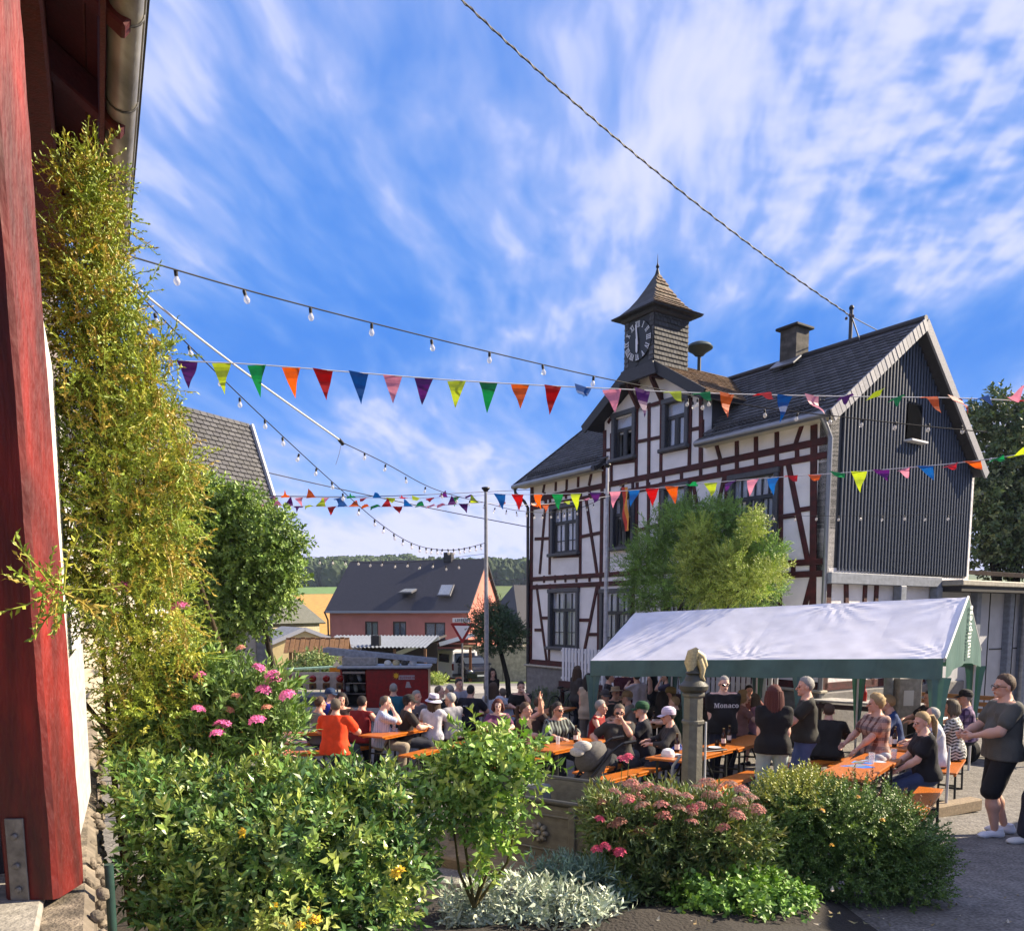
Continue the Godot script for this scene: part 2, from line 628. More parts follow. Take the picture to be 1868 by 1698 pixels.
func hall_window(t0: float, t1: float, y0: float, y1: float, style: int, open := false) -> void:
	var grey := worn(K(0.30, 0.305, 0.33), 0.55, 0.1, 2.0)
	var dark := worn(K(0.19, 0.195, 0.215), 0.5, 0.1, 2.0)
	var w := MeshInstance3D.new()
	var f := 0.13
	var mb := MB.new()
	var c := V((t0 + t1) / 2, (y0 + y1) / 2, 0.02)
	mb.cbox(V(t0 + f / 2, c.y, 0.0), V(f, y1 - y0, 0.16), 0.015)
	mb.cbox(V(t1 - f / 2, c.y, 0.0), V(f, y1 - y0, 0.16), 0.015)
	mb.cbox(V(c.x, y1 - f / 2 + 0.01, 0.003), V(t1 - t0 + 0.05, f, 0.18), 0.015)
	var win := part("window", mb, grey, hall)
	w.free()
	put("window_sill", MB.new().cbox(V(c.x, y0 + 0.05, 0.05), V(t1 - t0 + 0.1, 0.1, 0.24), 0.02), grey, win)
	var pane_m := glass(K(0.75, 0.78, 0.85), 0.12)
	var i0 := t0 + f
	var i1 := t1 - f
	var b0 := y0 + 0.1
	var b1 := y1 - f + 0.01
	var tr := lerpf(b0, b1, 0.68)
	var cm := (i0 + i1) / 2
	var zf := -0.06
	var sash := MB.new()
	sash.cbox(V(cm, tr, zf), V(i1 - i0, 0.10, 0.07), 0.01)
	var cols: Array = [i0, cm, i1]
	if style == 2:
		cols = [i0, lerpf(i0, i1, 0.36), lerpf(i0, i1, 0.64), i1]
	for k in range(1, cols.size() - 1):
		sash.cbox(V(cols[k], (b0 + tr) / 2, zf + 0.005), V(0.09, tr - b0, 0.07), 0.01)
	for k in cols.size() - 1:
		for s in 2:
			sash.box(V(cols[k + s] + (0.05 if s == 0 else -0.05), (b0 + tr) / 2, zf), V(0.06, tr - b0, 0.05))
		sash.box(V((cols[k] + cols[k + 1]) / 2, b0 + 0.035, zf), V(cols[k + 1] - cols[k], 0.07, 0.05))
	put("sash", sash, dark, win)
	var bars := MB.new()
	if not open:
		for k in cols.size() - 1:
			var a: float = cols[k] + 0.08
			var b: float = cols[k + 1] - 0.08
			put("pane", MB.new().box(V((a + b) / 2, (b0 + 0.07 + tr - 0.05) / 2, zf - 0.01), V(b - a, tr - b0 - 0.12, 0.008)), pane_m, win)
			if style > 0:
				bars.box(V((a + b) / 2, (b0 + tr) / 2, zf), V(0.025, tr - b0 - 0.13, 0.03))
				bars.box(V((a + b) / 2, lerpf(b0, tr, 0.4), zf + 0.002), V(b - a, 0.025, 0.028))
	put("pane", MB.new().box(V(cm, (tr + 0.05 + b1) / 2, zf - 0.01), V(i1 - i0, b1 - tr - 0.05, 0.008)), pane_m, win)
	if style > 0:
		var nb := 4 if style == 1 else 6
		for k in range(1, nb):
			bars.box(V(lerpf(i0, i1, float(k) / nb), (tr + b1) / 2, zf), V(0.035, b1 - tr - 0.06, 0.035))
	if bars.v.size():
		put("glazing_bar", bars, dark, win)
	var cur := MB.new()
	var rng := RandomNumberGenerator.new()
	rng.seed = int(t0 * 100 + y0 * 10)
	var cloth := mat("net curtain", K(0.80, 0.80, 0.82), 0.9, "soft", Vector3.ONE)
	var steps := 26
	var drop := b0 + 0.05 if style == 1 else lerpf(b0, tr, 0.0)
	if open:
		drop = tr - 0.1
	for k in steps:
		var xa := lerpf(i0, i1, float(k) / steps)
		var xb := lerpf(i0, i1, float(k + 1) / steps)
		var za := -0.085 - 0.02 * (k % 2)
		var zb := -0.085 - 0.02 * ((k + 1) % 2)
		if style == 1 and absf(k - steps / 2.0) < 4 and y0 < 2:
			continue
		cur.quad(V(xa, drop, za), V(xb, drop, zb), V(xb, b1, zb), V(xa, b1, za))
	if cur.v.size():
		put("curtain", cur, cloth, win)
func hall_beam(a: Vector2, b: Vector2, w: float, m: Material, proud := 0.03) -> void:
	var mb := MB.new()
	var p := V(a.x, a.y, proud - 0.04)
	var q := V(b.x, b.y, proud - 0.04)
	mb.bar(p, q, w * 0.82, 0.08, V(0, 0, 1), 0.008)
	part("beam", mb, m, hall)
func build_hall() -> void:
	hall = thing("timber_framed_hall", "white half-timbered village hall with dark red beams, slate roof and clock turret", "building", HALL_AT, HALL_TURN)
	hall_t = hall.transform
	var plaster := mat("plaster", K(0.93, 0.915, 0.91), 0.9, "soft", Vector3.ONE * 0.35, 0.35)
	var red := mat("ox red timber", K(0.34, 0.085, 0.08), 0.75, "stain", Vector3.ONE * 1.4, 0.4)
	var base_m := mat("basement", K(0.52, 0.51, 0.50), 0.9, "mottle", Vector3.ONE * 0.7, 0.3)
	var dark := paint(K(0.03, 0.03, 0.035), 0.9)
	var slate_m := mat("slate", Color.WHITE, 0.8)
	slate_m.vertex_color_use_as_albedo = true
	var slate_dark := worn(K(0.21, 0.21, 0.235), 0.6, 0.3, 1.5)
	var L := 11.0
	var D := 5.95
	var rng := RandomNumberGenerator.new()
	rng.seed = 4
	var W := []
	var rows := [
		[1002, 1076, 1057, 1186, 1], [1096, 1076, 1153, 1200, 1], [1006, 921, 1058, 1014, 1], [1116, 904, 1159, 1004, 1], [1208, 885, 1257, 988, 0], [1330, 863, 1421, 995, 2],
		[1118, 752, 1161, 841, 0], [1210, 726, 1258, 822, 0], [1385, 1080, 1421, 1180, 0]]
	for r: Array in rows:
		var a := fp(r[0], (r[1] + r[3]) / 2.0)
		var b := fp(r[2], (r[1] + r[3]) / 2.0)
		var top := fp((r[0] + r[2]) / 2.0, r[1] - 2).y
		var bot := fp((r[0] + r[2]) / 2.0, r[3]).y
		W.push_back([a.x, b.x, bot, top, r[4]])
	W.push_back([6.1, 7.3, 1.55, 3.3, 1])
	var wall := MB.new()
	var xs := [0.0, L, 3.65, 7.4]
	var ys := [-0.4, 0.7, 6.72]
	for w: Array in W:
		if w[2] < 6.7:
			xs.push_back(w[0] + 0.05); xs.push_back(w[1] - 0.05); ys.push_back(minf(w[2] + 0.05, 6.72)); ys.push_back(minf(w[3] - 0.05, 6.72))
	_wall_grid(wall, xs, ys, W, 0.0, L)
	xs = [3.65, 7.4]
	ys = [6.72, 7.9]
	for w: Array in W:
		if w[3] > 6.75:
			xs.push_back(w[0] + 0.05); xs.push_back(w[1] - 0.05); ys.push_back(clampf(w[2] + 0.05, 6.72, 9)); ys.push_back(w[3] - 0.05)
	_wall_grid(wall, xs, ys, W, 3.65, 7.4)
	wall.prism(PackedVector2Array([U(3.65, 7.9), U(7.4, 7.9), U(5.525, 9.0)]), TR(V(0, 0, -0.15)), 0.3)
	wall.box(V(0.15, 2.9, -D / 2), V(0.3, 7.5, D - 0.3))
	wall.box(V(L / 2, 2.5, -D), V(L, 6.9, 0.3))
	wall.box(V(L - 0.15, 1.5, -D / 2), V(0.3, 3.9, D - 0.3))
	put("wall", wall, plaster, hall)
	var gab := PackedVector2Array([U(0, 3.35), U(-D, 3.35), U(-D, 5.95), U(-2.95, 8.92), U(0, 6.72)])
	var tg := Transform3D(Basis(V(0, 0, 1), Vector3.UP, V(-1, 0, 0)), V(L - 0.13, 0, 0))
	put("wall", MB.new().prism(gab, tg, 0.26), worn(K(0.15, 0.165, 0.19), 0.5, 0.2, 1.0), hall)
	tg.origin.x = 0.15
	put("wall", MB.new().prism(PackedVector2Array([U(0, 6.65), U(-D, 5.95), U(-2.95, 8.92)]), tg, 0.3), slate_dark, hall)
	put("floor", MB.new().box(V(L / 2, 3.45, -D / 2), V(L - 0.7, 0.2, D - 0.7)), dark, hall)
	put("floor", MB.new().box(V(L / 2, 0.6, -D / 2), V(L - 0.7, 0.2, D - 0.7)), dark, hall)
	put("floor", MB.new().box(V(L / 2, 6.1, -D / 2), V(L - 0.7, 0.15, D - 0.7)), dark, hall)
	put("basement", MB.new().cbox(V(L / 2 + 0.02, -0.2, -D / 2 + 0.04), V(L + 0.18, 1.86, D + 0.16), 0.02), base_m, hall)
	put("coping", MB.new().cbox(V(L / 2, 0.755, 0.06), V(L + 0.3, 0.06, 0.26), 0.015), worn(K(0.72, 0.69, 0.62), 0.85, 0.2, 2.0), hall)
	for w: Array in W:
		hall_window(w[0], w[1], w[2], w[3], w[4], absf(w[0] - W[3][0]) < 0.01 and w[2] > 3)
	var hor := [[0.0, L, 0.87, 0.2], [0.0, L, 3.32, 0.17], [0.0, L, 3.58, 0.17], [0.0, 3.65, 5.88, 0.15], [3.65, L, 5.83, 0.17], [0.0, L, 6.13, 0.19]]
	for h: Array in hor:
		hall_beam(U(h[0], h[2]), U(h[1], h[2]), h[3], red, 0.036)
	var B := [
		[971, 885, 968, 1210, .2], [1004, 905, 1003, 1048, .13], [1060, 900, 1059, 1048, .13], [1099, 890, 1097, 1050, .16], [1112, 886, 1110, 1048, .12],
		[1163, 880, 1161, 1044, .13], [1184, 880, 1183, 1040, .13], [1206, 880, 1205, 1040, .13], [1260, 872, 1259, 1036, .13], [1326, 862, 1325, 1032, .13], [1426, 842, 1425, 1030, .14], [1486, 775, 1483, 1200, .2],
		[976, 983, 1004, 982, .12], [1061, 979, 1099, 971, .12], [1162, 968, 1206, 957, .12], [1426, 943, 1462, 938, .13], [1460, 930, 1487, 926, .13], [1010, 1016, 1057, 1014, .09],
		[997, 905, 985, 1047, .13], [1069, 905, 1090, 1047, .14], [1323, 866, 1309, 930, .13], [1439, 846, 1476, 1030, .16], [1265, 880, 1290, 1030, .13],
		[996, 872, 991, 899, .12], [1015, 868, 1014, 896, .12], [1035, 864, 1034, 893, .12], [1056, 860, 1055, 889, .12], [1081, 856, 1075, 886, .12], [1101, 850, 1101, 884, .13],
		[1306, 806, 1317, 846, .13], [1345, 796, 1345, 842, .14], [1380, 790, 1380, 836, .14], [1418, 782, 1418, 828, .14], [1464, 775, 1448, 822, .13],
		[994, 898, 994, 915, .11], [1033, 893, 1033, 910, .11], [1076, 887, 1076, 904, .11], [1137, 880, 1137, 897, .12], [1155, 876, 1155, 893, .12], [1182, 871, 1182, 888, .12], [1211, 866, 1211, 884, .12], [1244, 860, 1244, 878, .12], [1279, 853, 1279, 873, .12], [1312, 847, 1312, 866, .12], [1345, 841, 1345, 861, .13], [1380, 834, 1380, 855, .13], [1418, 827, 1418, 848, .13], [1455, 820, 1455, 842, .13],
		[993, 1050, 993, 1063, .11], [1013, 1049, 1013, 1063, .11], [1032, 1048, 1032, 1062, .11], [1052, 1047, 1052, 1062, .11], [1076, 1046, 1076, 1061, .11], [1096, 1045, 1096, 1061, .11], [1448, 1032, 1448, 1055, .14],
		[1004, 1065, 1004, 1078, .13], [1057, 1064, 1056, 1078, .13], [979, 1066, 998, 1208, .13], [1091, 1064, 1061, 1216, .14], [1002, 1184, 1002, 1210, .12], [1055, 1184, 1054, 1214, .12], [976, 1149, 991, 1149, .12], [989, 1127, 1003, 1127, .12], [1058, 1131, 1076, 1131, .12], [1072, 1157, 1092, 1157, .12], [1093, 1064, 1092, 1218, .14], [1156, 1063, 1154, 1220, .14],
		[1424, 1056, 1422, 1190, .14], [1482, 1056, 1455, 1160, .15],
		[1104, 785, 1103, 884, .16], [1116, 790, 1116, 880, .12], [1163, 705, 1161, 872, .13], [1185, 735, 1184, 868, .13], [1208, 715, 1206, 864, .13], [1261, 725, 1258, 856, .13], [1280, 722, 1279, 852, .16],
		[1103, 822, 1117, 820, .11], [1163, 806, 1207, 797, .11], [1260, 784, 1280, 780, .11], [1172, 744, 1208, 733, .12], [1118, 846, 1161, 840, .11], [1208, 825, 1259, 815, .11], [1110, 772, 1118, 757, .12]]
	for b: Array in B:
		hall_beam(fp(b[0], b[1]), fp(b[2], b[3]), b[4], red, 0.03 + rng.randf_range(-0.003, 0.003))
	for b: Array in [[0.12, 0.4, 0.12, 3.3, .2], [0.75, 3.3, 0.95, 1.2, .14], [1.5, 0.8, 1.5, 3.3, .13], [1.95, 0.8, 1.95, 3.3, .14], [0.1, 0.85, 4.2, 0.85, .18]]:
		var mb := MB.new()
		mb.bar(V(L, b[1], -b[0]), V(L, b[3], -b[2]), b[4], 0.08, V(1, 0, 0), 0.008)
		part("beam", mb, red, hall)
	var ridge := U(-2.95, 9.08)        # z, y
	var eave := U(0.42, 6.62)
	var back := U(-6.1, 5.98)
	var x0 := -0.35
	var x1 := 11.3
	var roof_at := func(z: float) -> float: return lerpf(eave.y, ridge.y, (eave.x - z) / (eave.x - ridge.x))
	var roof := MB.new()
	slab(roof, [V(x0, eave.y, eave.x), V(3.74, eave.y, eave.x), V(3.74, ridge.y, ridge.x), V(x0, ridge.y, ridge.x)], 0.12)
	slab(roof, [V(7.58, eave.y, eave.x), V(x1, eave.y, eave.x), V(x1, ridge.y, ridge.x), V(7.58, ridge.y, ridge.x)], 0.12)
	slab(roof, [V(3.74, roof_at.call(-0.35), -0.35), V(7.58, roof_at.call(-0.35), -0.35), V(7.58, ridge.y, ridge.x), V(3.74, ridge.y, ridge.x)], 0.12)
	slab(roof, [V(x1, back.y, back.x), V(x0, back.y, back.x), V(x0, ridge.y, ridge.x), V(x1, ridge.y, ridge.x)], 0.12)
	var roof_o := put("roof", roof, slate_dark, hall)
	var sl := MB.new()
	var uy := V(0, ridge.y - eave.y, ridge.x - eave.x)
	var hl := uy.length()
	uy /= hl
	var cross_eave := 7.78
	var in_main := func(p: Vector2) -> bool:
		var z: float = eave.x + uy.z * p.y
		var y: float = eave.y + uy.y * p.y
		var t: float = x0 + p.x
		if t > 3.74 and t < 7.58 and z > -0.4:
			return false
		return not (y < 9.2 - absf(t - 5.5) * 0.63 and t > 3.25 and t < 7.75 and y > 7.75)
	slates(sl, V(x0, eave.y, eave.x), V(1, 0, 0), uy, x1 - x0, hl, 0.28, 0.2, rng, in_main)
	stuff(put("slate", sl, slate_m, roof_o))
	var cr := MB.new()
	var zf := 0.42
	for s: float in [-1.0, 1.0]:
		var e := [V(5.5, 9.2, zf), V(5.5 + 2.25 * s, cross_eave, zf), V(5.5 + 2.25 * s, cross_eave, -1.3), V(5.5, 9.2, -3.05)]
		if s < 0:
			e.reverse()
		slab(cr, e, 0.1)
	var cross_o := put("gable_roof", cr, slate_dark, hall)
	var moss := MB.new()
	var mo := RandomNumberGenerator.new()
	mo.seed = 12
	var us := V(-2.25, 1.42, 0).normalized()
	var in_cross := func(p: Vector2) -> bool:
		return p.x < 1.62 + p.y * 0.67
	slates(moss, V(7.75, cross_eave, zf), V(0, 0, -1), us, 3.45, 2.66, 0.22, 0.17, mo, in_cross, 0.012, [0.08, 0.15], 0.42)
	stuff(put("slate", moss, slate_m, cross_o))
	var fascia := worn(K(0.17, 0.175, 0.195), 0.6, 0.2, 2.0)
	for s: float in [-1.0, 1.0]:
		put("verge_board", MB.new().bar(V(5.5, 9.14, zf + 0.02), V(5.5 + 2.29 * s, cross_eave - 0.06, zf + 0.02), 0.05, 0.26, V(s, 1.2, 0)), fascia, cross_o)
		put("cheek", MB.new().prism(PackedVector2Array([U(0.0, 6.8), U(-1.3, 7.75), U(0.0, 7.75)]), Transform3D(Basis(V(0, 0, 1), Vector3.UP, V(-1, 0, 0)), V(5.525 + 1.82 * s, 0, -0.3)), 0.1), slate_dark, cross_o)
	var pale := worn(K(0.62, 0.62, 0.64), 0.7, 0.3, 3.0)
	var rake := MB.new()
	var teeth := 26
	for k in teeth:
		var a := V(x1 + 0.02, eave.y, eave.x).lerp(V(x1 + 0.02, ridge.y, ridge.x), float(k) / teeth)
		var b := V(x1 + 0.02, eave.y, eave.x).lerp(V(x1 + 0.02, ridge.y, ridge.x), (k + 0.93) / teeth)
		part("verge_slate", MB.new().bar(a + V(rng.randf() * 0.01, -0.10, 0), b + V(0, -0.10, 0), 0.035, 0.26, V(0, 1, 0.7)), pale, roof_o)
	put("verge_board", MB.new().bar(V(x1, ridge.y - 0.06, ridge.x), V(x1, back.y - 0.06, back.x), 0.05, 0.22, V(0, 1, -0.7)), pale, roof_o)
	put("verge_board", MB.new().bar(V(x0, ridge.y - 0.06, ridge.x), V(x0, eave.y - 0.06, eave.x), 0.05, 0.2, V(0, 1, 0.7)), fascia, roof_o)
	put("ridge_cap", MB.new().tube([V(x0, ridge.y + 0.02, ridge.x), V(x1, ridge.y + 0.02, ridge.x)], 0.08, 8), slate_dark, roof_o)
	put("soffit", MB.new().box(V(1.65, 6.56, 0.2), V(4.0, 0.04, 0.44)).box(V(9.35, 6.56, 0.2), V(3.7, 0.04, 0.44)), paint(K(0.75, 0.73, 0.66), 0.8), hall)
	var zinc := mat("zinc", K(0.55, 0.56, 0.58), 0.42, "soft", Vector3.ONE, 0.0, 0.7)
	put("gutter", MB.new().tube([V(x0, 6.56, 0.48), V(3.7, 6.57, 0.48)], 0.075, 10), zinc, hall)
	put("gutter", MB.new().tube([V(7.6, 6.57, 0.48), V(11.25, 6.56, 0.48)], 0.075, 10), zinc, hall)
	var pipe := worn(K(0.22, 0.21, 0.21), 0.5, 0.1, 2.0)
	put("downpipe", MB.new().tube([V(-0.25, 6.54, 0.48), V(-0.22, 6.35, 0.46), V(-0.1, 6.1, 0.2), V(-0.06, 5.9, 0.08), V(-0.06, -0.5, 0.08)], 0.05, 8), pipe, hall)
	put("downpipe", MB.new().tube([V(11.1, 6.54, 0.48), V(11.1, 6.35, 0.3), V(11.06, 6.15, 0.08), V(11.06, -0.5, 0.08)], 0.055, 8), zinc, hall)
	for seg: Array in [[0.0, 3.5], [7.9, 10.9]]:
		var sg := MB.new()
		for k in 3:
			var y: float = roof_at.call(0.12) + 0.06 + k * 0.06
			sg.tube([V(seg[0], y, 0.15 - k * 0.03), V(seg[1], y, 0.15 - k * 0.03)], 0.012, 5)
		var cnt := int((seg[1] - seg[0]) / 0.12)
		for k in cnt:
			var x: float = lerpf(seg[0], seg[1], float(k) / cnt)
			sg.bar(V(x, roof_at.call(0.12), 0.15), V(x, roof_at.call(0.12) + 0.2, 0.08), 0.02, 0.02)
		put("snow_guard", sg, worn(K(0.25, 0.25, 0.27), 0.6, 0.1, 2.0), roof_o)
	var batten := worn(K(0.25, 0.285, 0.345), 0.45, 0.15, 1.2)
	var nb := 44
	var op := gp(1666, 770)
	for k in nb:
		var s := 0.45 + (D - 0.5) * k / (nb - 1)
		var top: float = roof_at.call(-s) - 0.16 if s < -ridge.x else lerpf(ridge.y, back.y, (s + ridge.x) / (ridge.x - back.x)) - 0.2
		if absf(s - 3.15) < 0.33:
			part("batten", MB.new().cbox(V(L + 0.02, (3.4 + 6.45) / 2, -s), V(0.05, 3.05, 0.06), 0.012), batten, hall)
			part("batten", MB.new().cbox(V(L + 0.02, (7.32 + top) / 2, -s), V(0.05, top - 7.32, 0.06), 0.012), batten, hall)
			continue
		part("batten", MB.new().cbox(V(L + 0.02, (3.4 + top) / 2, -s), V(0.05, top - 3.4, 0.06), 0.012), batten, hall)
	var hatch := put("hatch", MB.new().box(V(L + 0.01, 6.88, -3.15), V(0.06, 0.82, 0.6)), dull(K(0.06, 0.065, 0.075)), hall)
	put("sill", MB.new().cbox(V(L + 0.1, 6.44, -3.15), V(0.2, 0.05, 0.7), 0.01), paint(K(0.8, 0.8, 0.8), 0.6), hatch)
	var cx := 5.515
	var cz := -0.165
	var tw := 1.1
	var td := 1.23
	var turret := put("turret", MB.new().box(V(cx, 9.52, cz), V(tw, 1.42, td)), slate_dark, hall)
	var ts := MB.new()
	slates(ts, V(cx + tw / 2, 8.86, cz + td / 2), V(0, 0, -1), Vector3.UP, td, 1.4, 0.125, 0.12, rng, null, 0.014, [0.03, 0.06])
	slates(ts, V(cx - tw / 2, 8.86, cz - td / 2), V(0, 0, 1), Vector3.UP, td, 1.4, 0.125, 0.12, rng, null, 0.01, [0.05, 0.09])
	slates(ts, V(cx - tw / 2, 8.86, cz + td / 2), V(1, 0, 0), Vector3.UP, 0.16, 1.4, 0.16, 0.12, rng, null, 0.01, [0.06, 0.1])
	slates(ts, V(cx + tw / 2 - 0.16, 8.86, cz + td / 2), V(1, 0, 0), Vector3.UP, 0.16, 1.4, 0.16, 0.12, rng, null, 0.01, [0.06, 0.1])
	stuff(put("slate", ts, slate_m, turret))
	var zc := cz + td / 2
	put("skirt", MB.new().prism(PackedVector2Array([U(-0.72, 8.58), U(0.72, 8.58), U(0.6, 8.9), U(-0.6, 8.9)]), TR(V(cx, 0, zc + 0.02)), 0.12), slate_dark, turret)
	for s: float in [-1.0, 1.0]:
		put("bracket", MB.new().bar(V(cx + s * 0.45, 8.56, zc - 0.02), V(cx + s * 0.45, 8.0, 0.02), 0.09, 0.1).bar(V(cx + s * 0.45, 8.6, zc), V(cx + s * 0.45, 8.6, 0), 0.1, 0.1), red, turret)
	put("cornice", MB.new().cbox(V(cx, 10.2, cz), V(tw + 0.22, 0.14, td + 0.22), 0.05), slate_dark, turret)
	var bell := MB.new()
	var prof := [[1.0, 10.26], [0.80, 10.36], [0.60, 10.53], [0.42, 10.75], [0.24, 11.03], [0.05, 11.36]]
	var hx := tw / 2 + 0.28
	var hz := td / 2 + 0.28
	bell.colored = true
	for i in prof.size() - 1:
		var a: Array = prof[i]
		var b: Array = prof[i + 1]
		for k in 4:
			var q := [U(-1, 1), U(1, 1), U(1, -1), U(-1, -1)]
			var p: Vector2 = q[k]
			var r: Vector2 = q[(k + 1) % 4]
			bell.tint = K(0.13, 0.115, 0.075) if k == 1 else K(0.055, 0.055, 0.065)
			bell.quad(V(cx + p.x * hx * a[0], a[1], cz + p.y * hz * a[0]), V(cx + r.x * hx * a[0], a[1], cz + r.y * hz * a[0]), V(cx + r.x * hx * b[0], b[1], cz + r.y * hz * b[0]), V(cx + p.x * hx * b[0], b[1], cz + p.y * hz * b[0]))
	bell.tint = K(0.05, 0.05, 0.055)
	bell.box(V(cx, 10.25, cz), V(hx * 1.96, 0.04, hz * 1.96))
	var bell_m := mat("turret slate", Color.WHITE, 0.65, "stain", Vector3.ONE * 2.2, 0.5)
	bell_m.vertex_color_use_as_albedo = true
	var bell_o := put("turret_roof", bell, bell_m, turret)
	var bs := MB.new()
	for i in prof.size() - 1:
		var a: Array = prof[i]
		var b: Array = prof[i + 1]
		var lo := V(cx + hx * a[0], a[1], cz + hz * a[0])
		var up := V(hx * (b[0] - a[0]), b[1] - a[1], 0)
		var wd: float = 2 * hz * a[0]
		var wu: float = 2 * hz * b[0]
		var hh := up.length()
		var keep := func(p: Vector2) -> bool: return absf(p.x - wd / 2) < lerpf(wd, wu, p.y / hh) / 2
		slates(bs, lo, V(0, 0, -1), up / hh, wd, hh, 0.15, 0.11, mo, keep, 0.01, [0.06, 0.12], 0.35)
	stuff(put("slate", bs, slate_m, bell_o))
	put("finial", MB.new().lathe([U(0.08, 11.66), U(0.05, 11.76), U(0.025, 11.84), U(0.05, 11.89), U(0.025, 11.94), U(0.013, 11.98), U(0.004, 12.2), U(0, 12.22)], TR(V(cx, -0.34, cz)), 10), paint(K(0.12, 0.13, 0.14), 0.5, 0.5), bell_o)
	var cc := V(cx, 9.55, zc + 0.03)
	var face_m := paint(K(0.035, 0.035, 0.045), 0.4)
	var clock := put("clock_face", MB.new().lathe([U(0.50, -0.02), U(0.50, 0.0), U(0.49, 0.02), U(0, 0.02)], Transform3D(Basis(V(1, 0, 0), V(0, 0, 1), V(0, -1, 0)), cc), 32), face_m, turret)
	var white := paint(K(0.86, 0.86, 0.88), 0.5)
	var romans := ["XII", "I", "II", "III", "IV", "V", "VI", "VII", "VIII", "IX", "X", "XI"]
	for k in 12:
		var a := -TAU * k / 12
		var o := put("numeral", lettering(romans[k], 0.15), white, turret)
		o.position = cc + V(-sin(a) * 0.41, cos(a) * 0.41, 0.03)
		o.rotation.z = a
		o.scale = V(0.55, 1.0, 1.0)
	put("minute_hand", MB.new().prism(PackedVector2Array([U(-0.03, -0.1), U(0.03, -0.1), U(0.02, 0.42), U(-0.02, 0.42)]), Transform3D(Basis(V(0, 0, 1), 0.12), cc + V(0, 0, 0.045)), 0.012), white, turret)
	put("hour_hand", MB.new().prism(PackedVector2Array([U(-0.035, 0.05), U(0.035, 0.05), U(0.03, -0.27), U(0, -0.32), U(-0.03, -0.27)]), Transform3D(Basis(V(0, 0, 1), 0.02), cc + V(0, 0, 0.06)), 0.012), white, turret)
	var stack := put("chimney", MB.new().cbox(V(7.85, 9.25, -2.85), V(0.5, 1.1, 0.55), 0.02), mat("chimney", K(0.42, 0.40, 0.37), 0.9, "stain", Vector3.ONE * 1.5, 0.6), roof_o)
	put("chimney_cap", MB.new().cbox(V(7.85, 9.82, -2.85), V(0.68, 0.07, 0.72), 0.015), worn(K(0.2, 0.2, 0.21), 0.8, 0.2, 2.0), stack)
	put("flashing", MB.new().cbox(V(7.85, 8.92, -2.5), V(0.75, 0.05, 0.4), 0.01, Basis(V(1, 0, 0), 0.63)), zinc, stack)
	var at5 := V(5.62, 9.15, -1.7)
	var siren := thing("rooftop_siren", "mushroom-shaped green siren on the ridge behind the clock turret", "siren", hall_t * at5, HALL_TURN)
	put("pole", MB.new().tube([V(0, -0.05, 0), V(0, 0.45, 0)], 0.05, 10), paint(K(0.2, 0.22, 0.22), 0.6), siren)
	put("hood", MB.new().lathe([U(0, 0.36), U(0.12, 0.38), U(0.2, 0.46), U(0.36, 0.56), U(0.37, 0.59), U(0.3, 0.67), U(0.16, 0.73), U(0, 0.745)], Transform3D.IDENTITY, 20), worn(K(0.24, 0.30, 0.29), 0.6, 0.2, 2.0), siren)
	var mast := thing("service_mast", "steel roof mast with insulators at the end of the overhead cable", "mast", hall_t * V(9.4, 9.02, -2.95), HALL_TURN)
	put("pole", MB.new().tube([V(0, 0, 0), V(0, 0.85, 0)], 0.045, 8), paint(K(0.25, 0.25, 0.27), 0.5, 0.4), mast)
	put("cap", MB.new().ball(V(0, 0.88, 0), V(0.06, 0.07, 0.06)), paint(K(0.12, 0.12, 0.13)), mast)
	put("stay", MB.new().tube([V(0.04, 0.6, 0), V(0.4, -0.05, 0.2)], 0.018, 5), paint(K(0.2, 0.2, 0.22)), mast)
	for k in 3:
		put("insulator", MB.new().lathe([U(0.0, 0), U(0.03, 0), U(0.035, 0.04), U(0.02, 0.06), U(0, 0.07)], TR(V(-0.09 + 0.09 * k, 0.62 + 0.05 * (k % 2), 0.06)), 8), paint(K(0.3, 0.2, 0.14), 0.3), mast)
	var fl := thing("hanging_flag", "orange and dark flag hanging out of the open upper window", "flag", hall_t * V(W[3][0] + 0.55, W[3][2] + 0.5, 0.2), HALL_TURN)
	var fm := MB.new()
	fm.colored = true
	for k in 10:
		for b in 3:
			fm.tint = [K(0.02, 0.02, 0.02), K(0.55, 0.05, 0.03), K(0.75, 0.32, 0.05)][b]
			var xa := 0.1 * b + 0.02 * sin(k * 0.9)
			var xb := 0.1 * (b + 1) + 0.02 * sin(k * 0.9)
			var xc := 0.1 * b + 0.02 * sin((k + 1) * 0.9)
			var xd := 0.1 * (b + 1) + 0.02 * sin((k + 1) * 0.9)
			var y := 1.2 - k * 0.12
			fm.quad(V(xc + k * 0.012, y - 0.12, 0.03 * sin(b * 2.0 + k)), V(xd + k * 0.012, y - 0.12, 0.03 * sin(b * 2.0 + 2 + k)), V(xb + k * 0.01, y, 0.03 * sin(b * 2.0 + 2 + k - 1)), V(xa + k * 0.01, y, 0.03 * sin(b * 2.0 + k - 1)))
	var cloth := mat("flag cloth", Color.WHITE, 0.8)
	cloth.vertex_color_use_as_albedo = true
	put("cloth", fm, cloth, fl)
	put("staff", MB.new().tube([V(0, 1.25, 0.0), V(0.35, 1.3, 0.05)], 0.015, 6), paint(K(0.5, 0.4, 0.25)), fl)
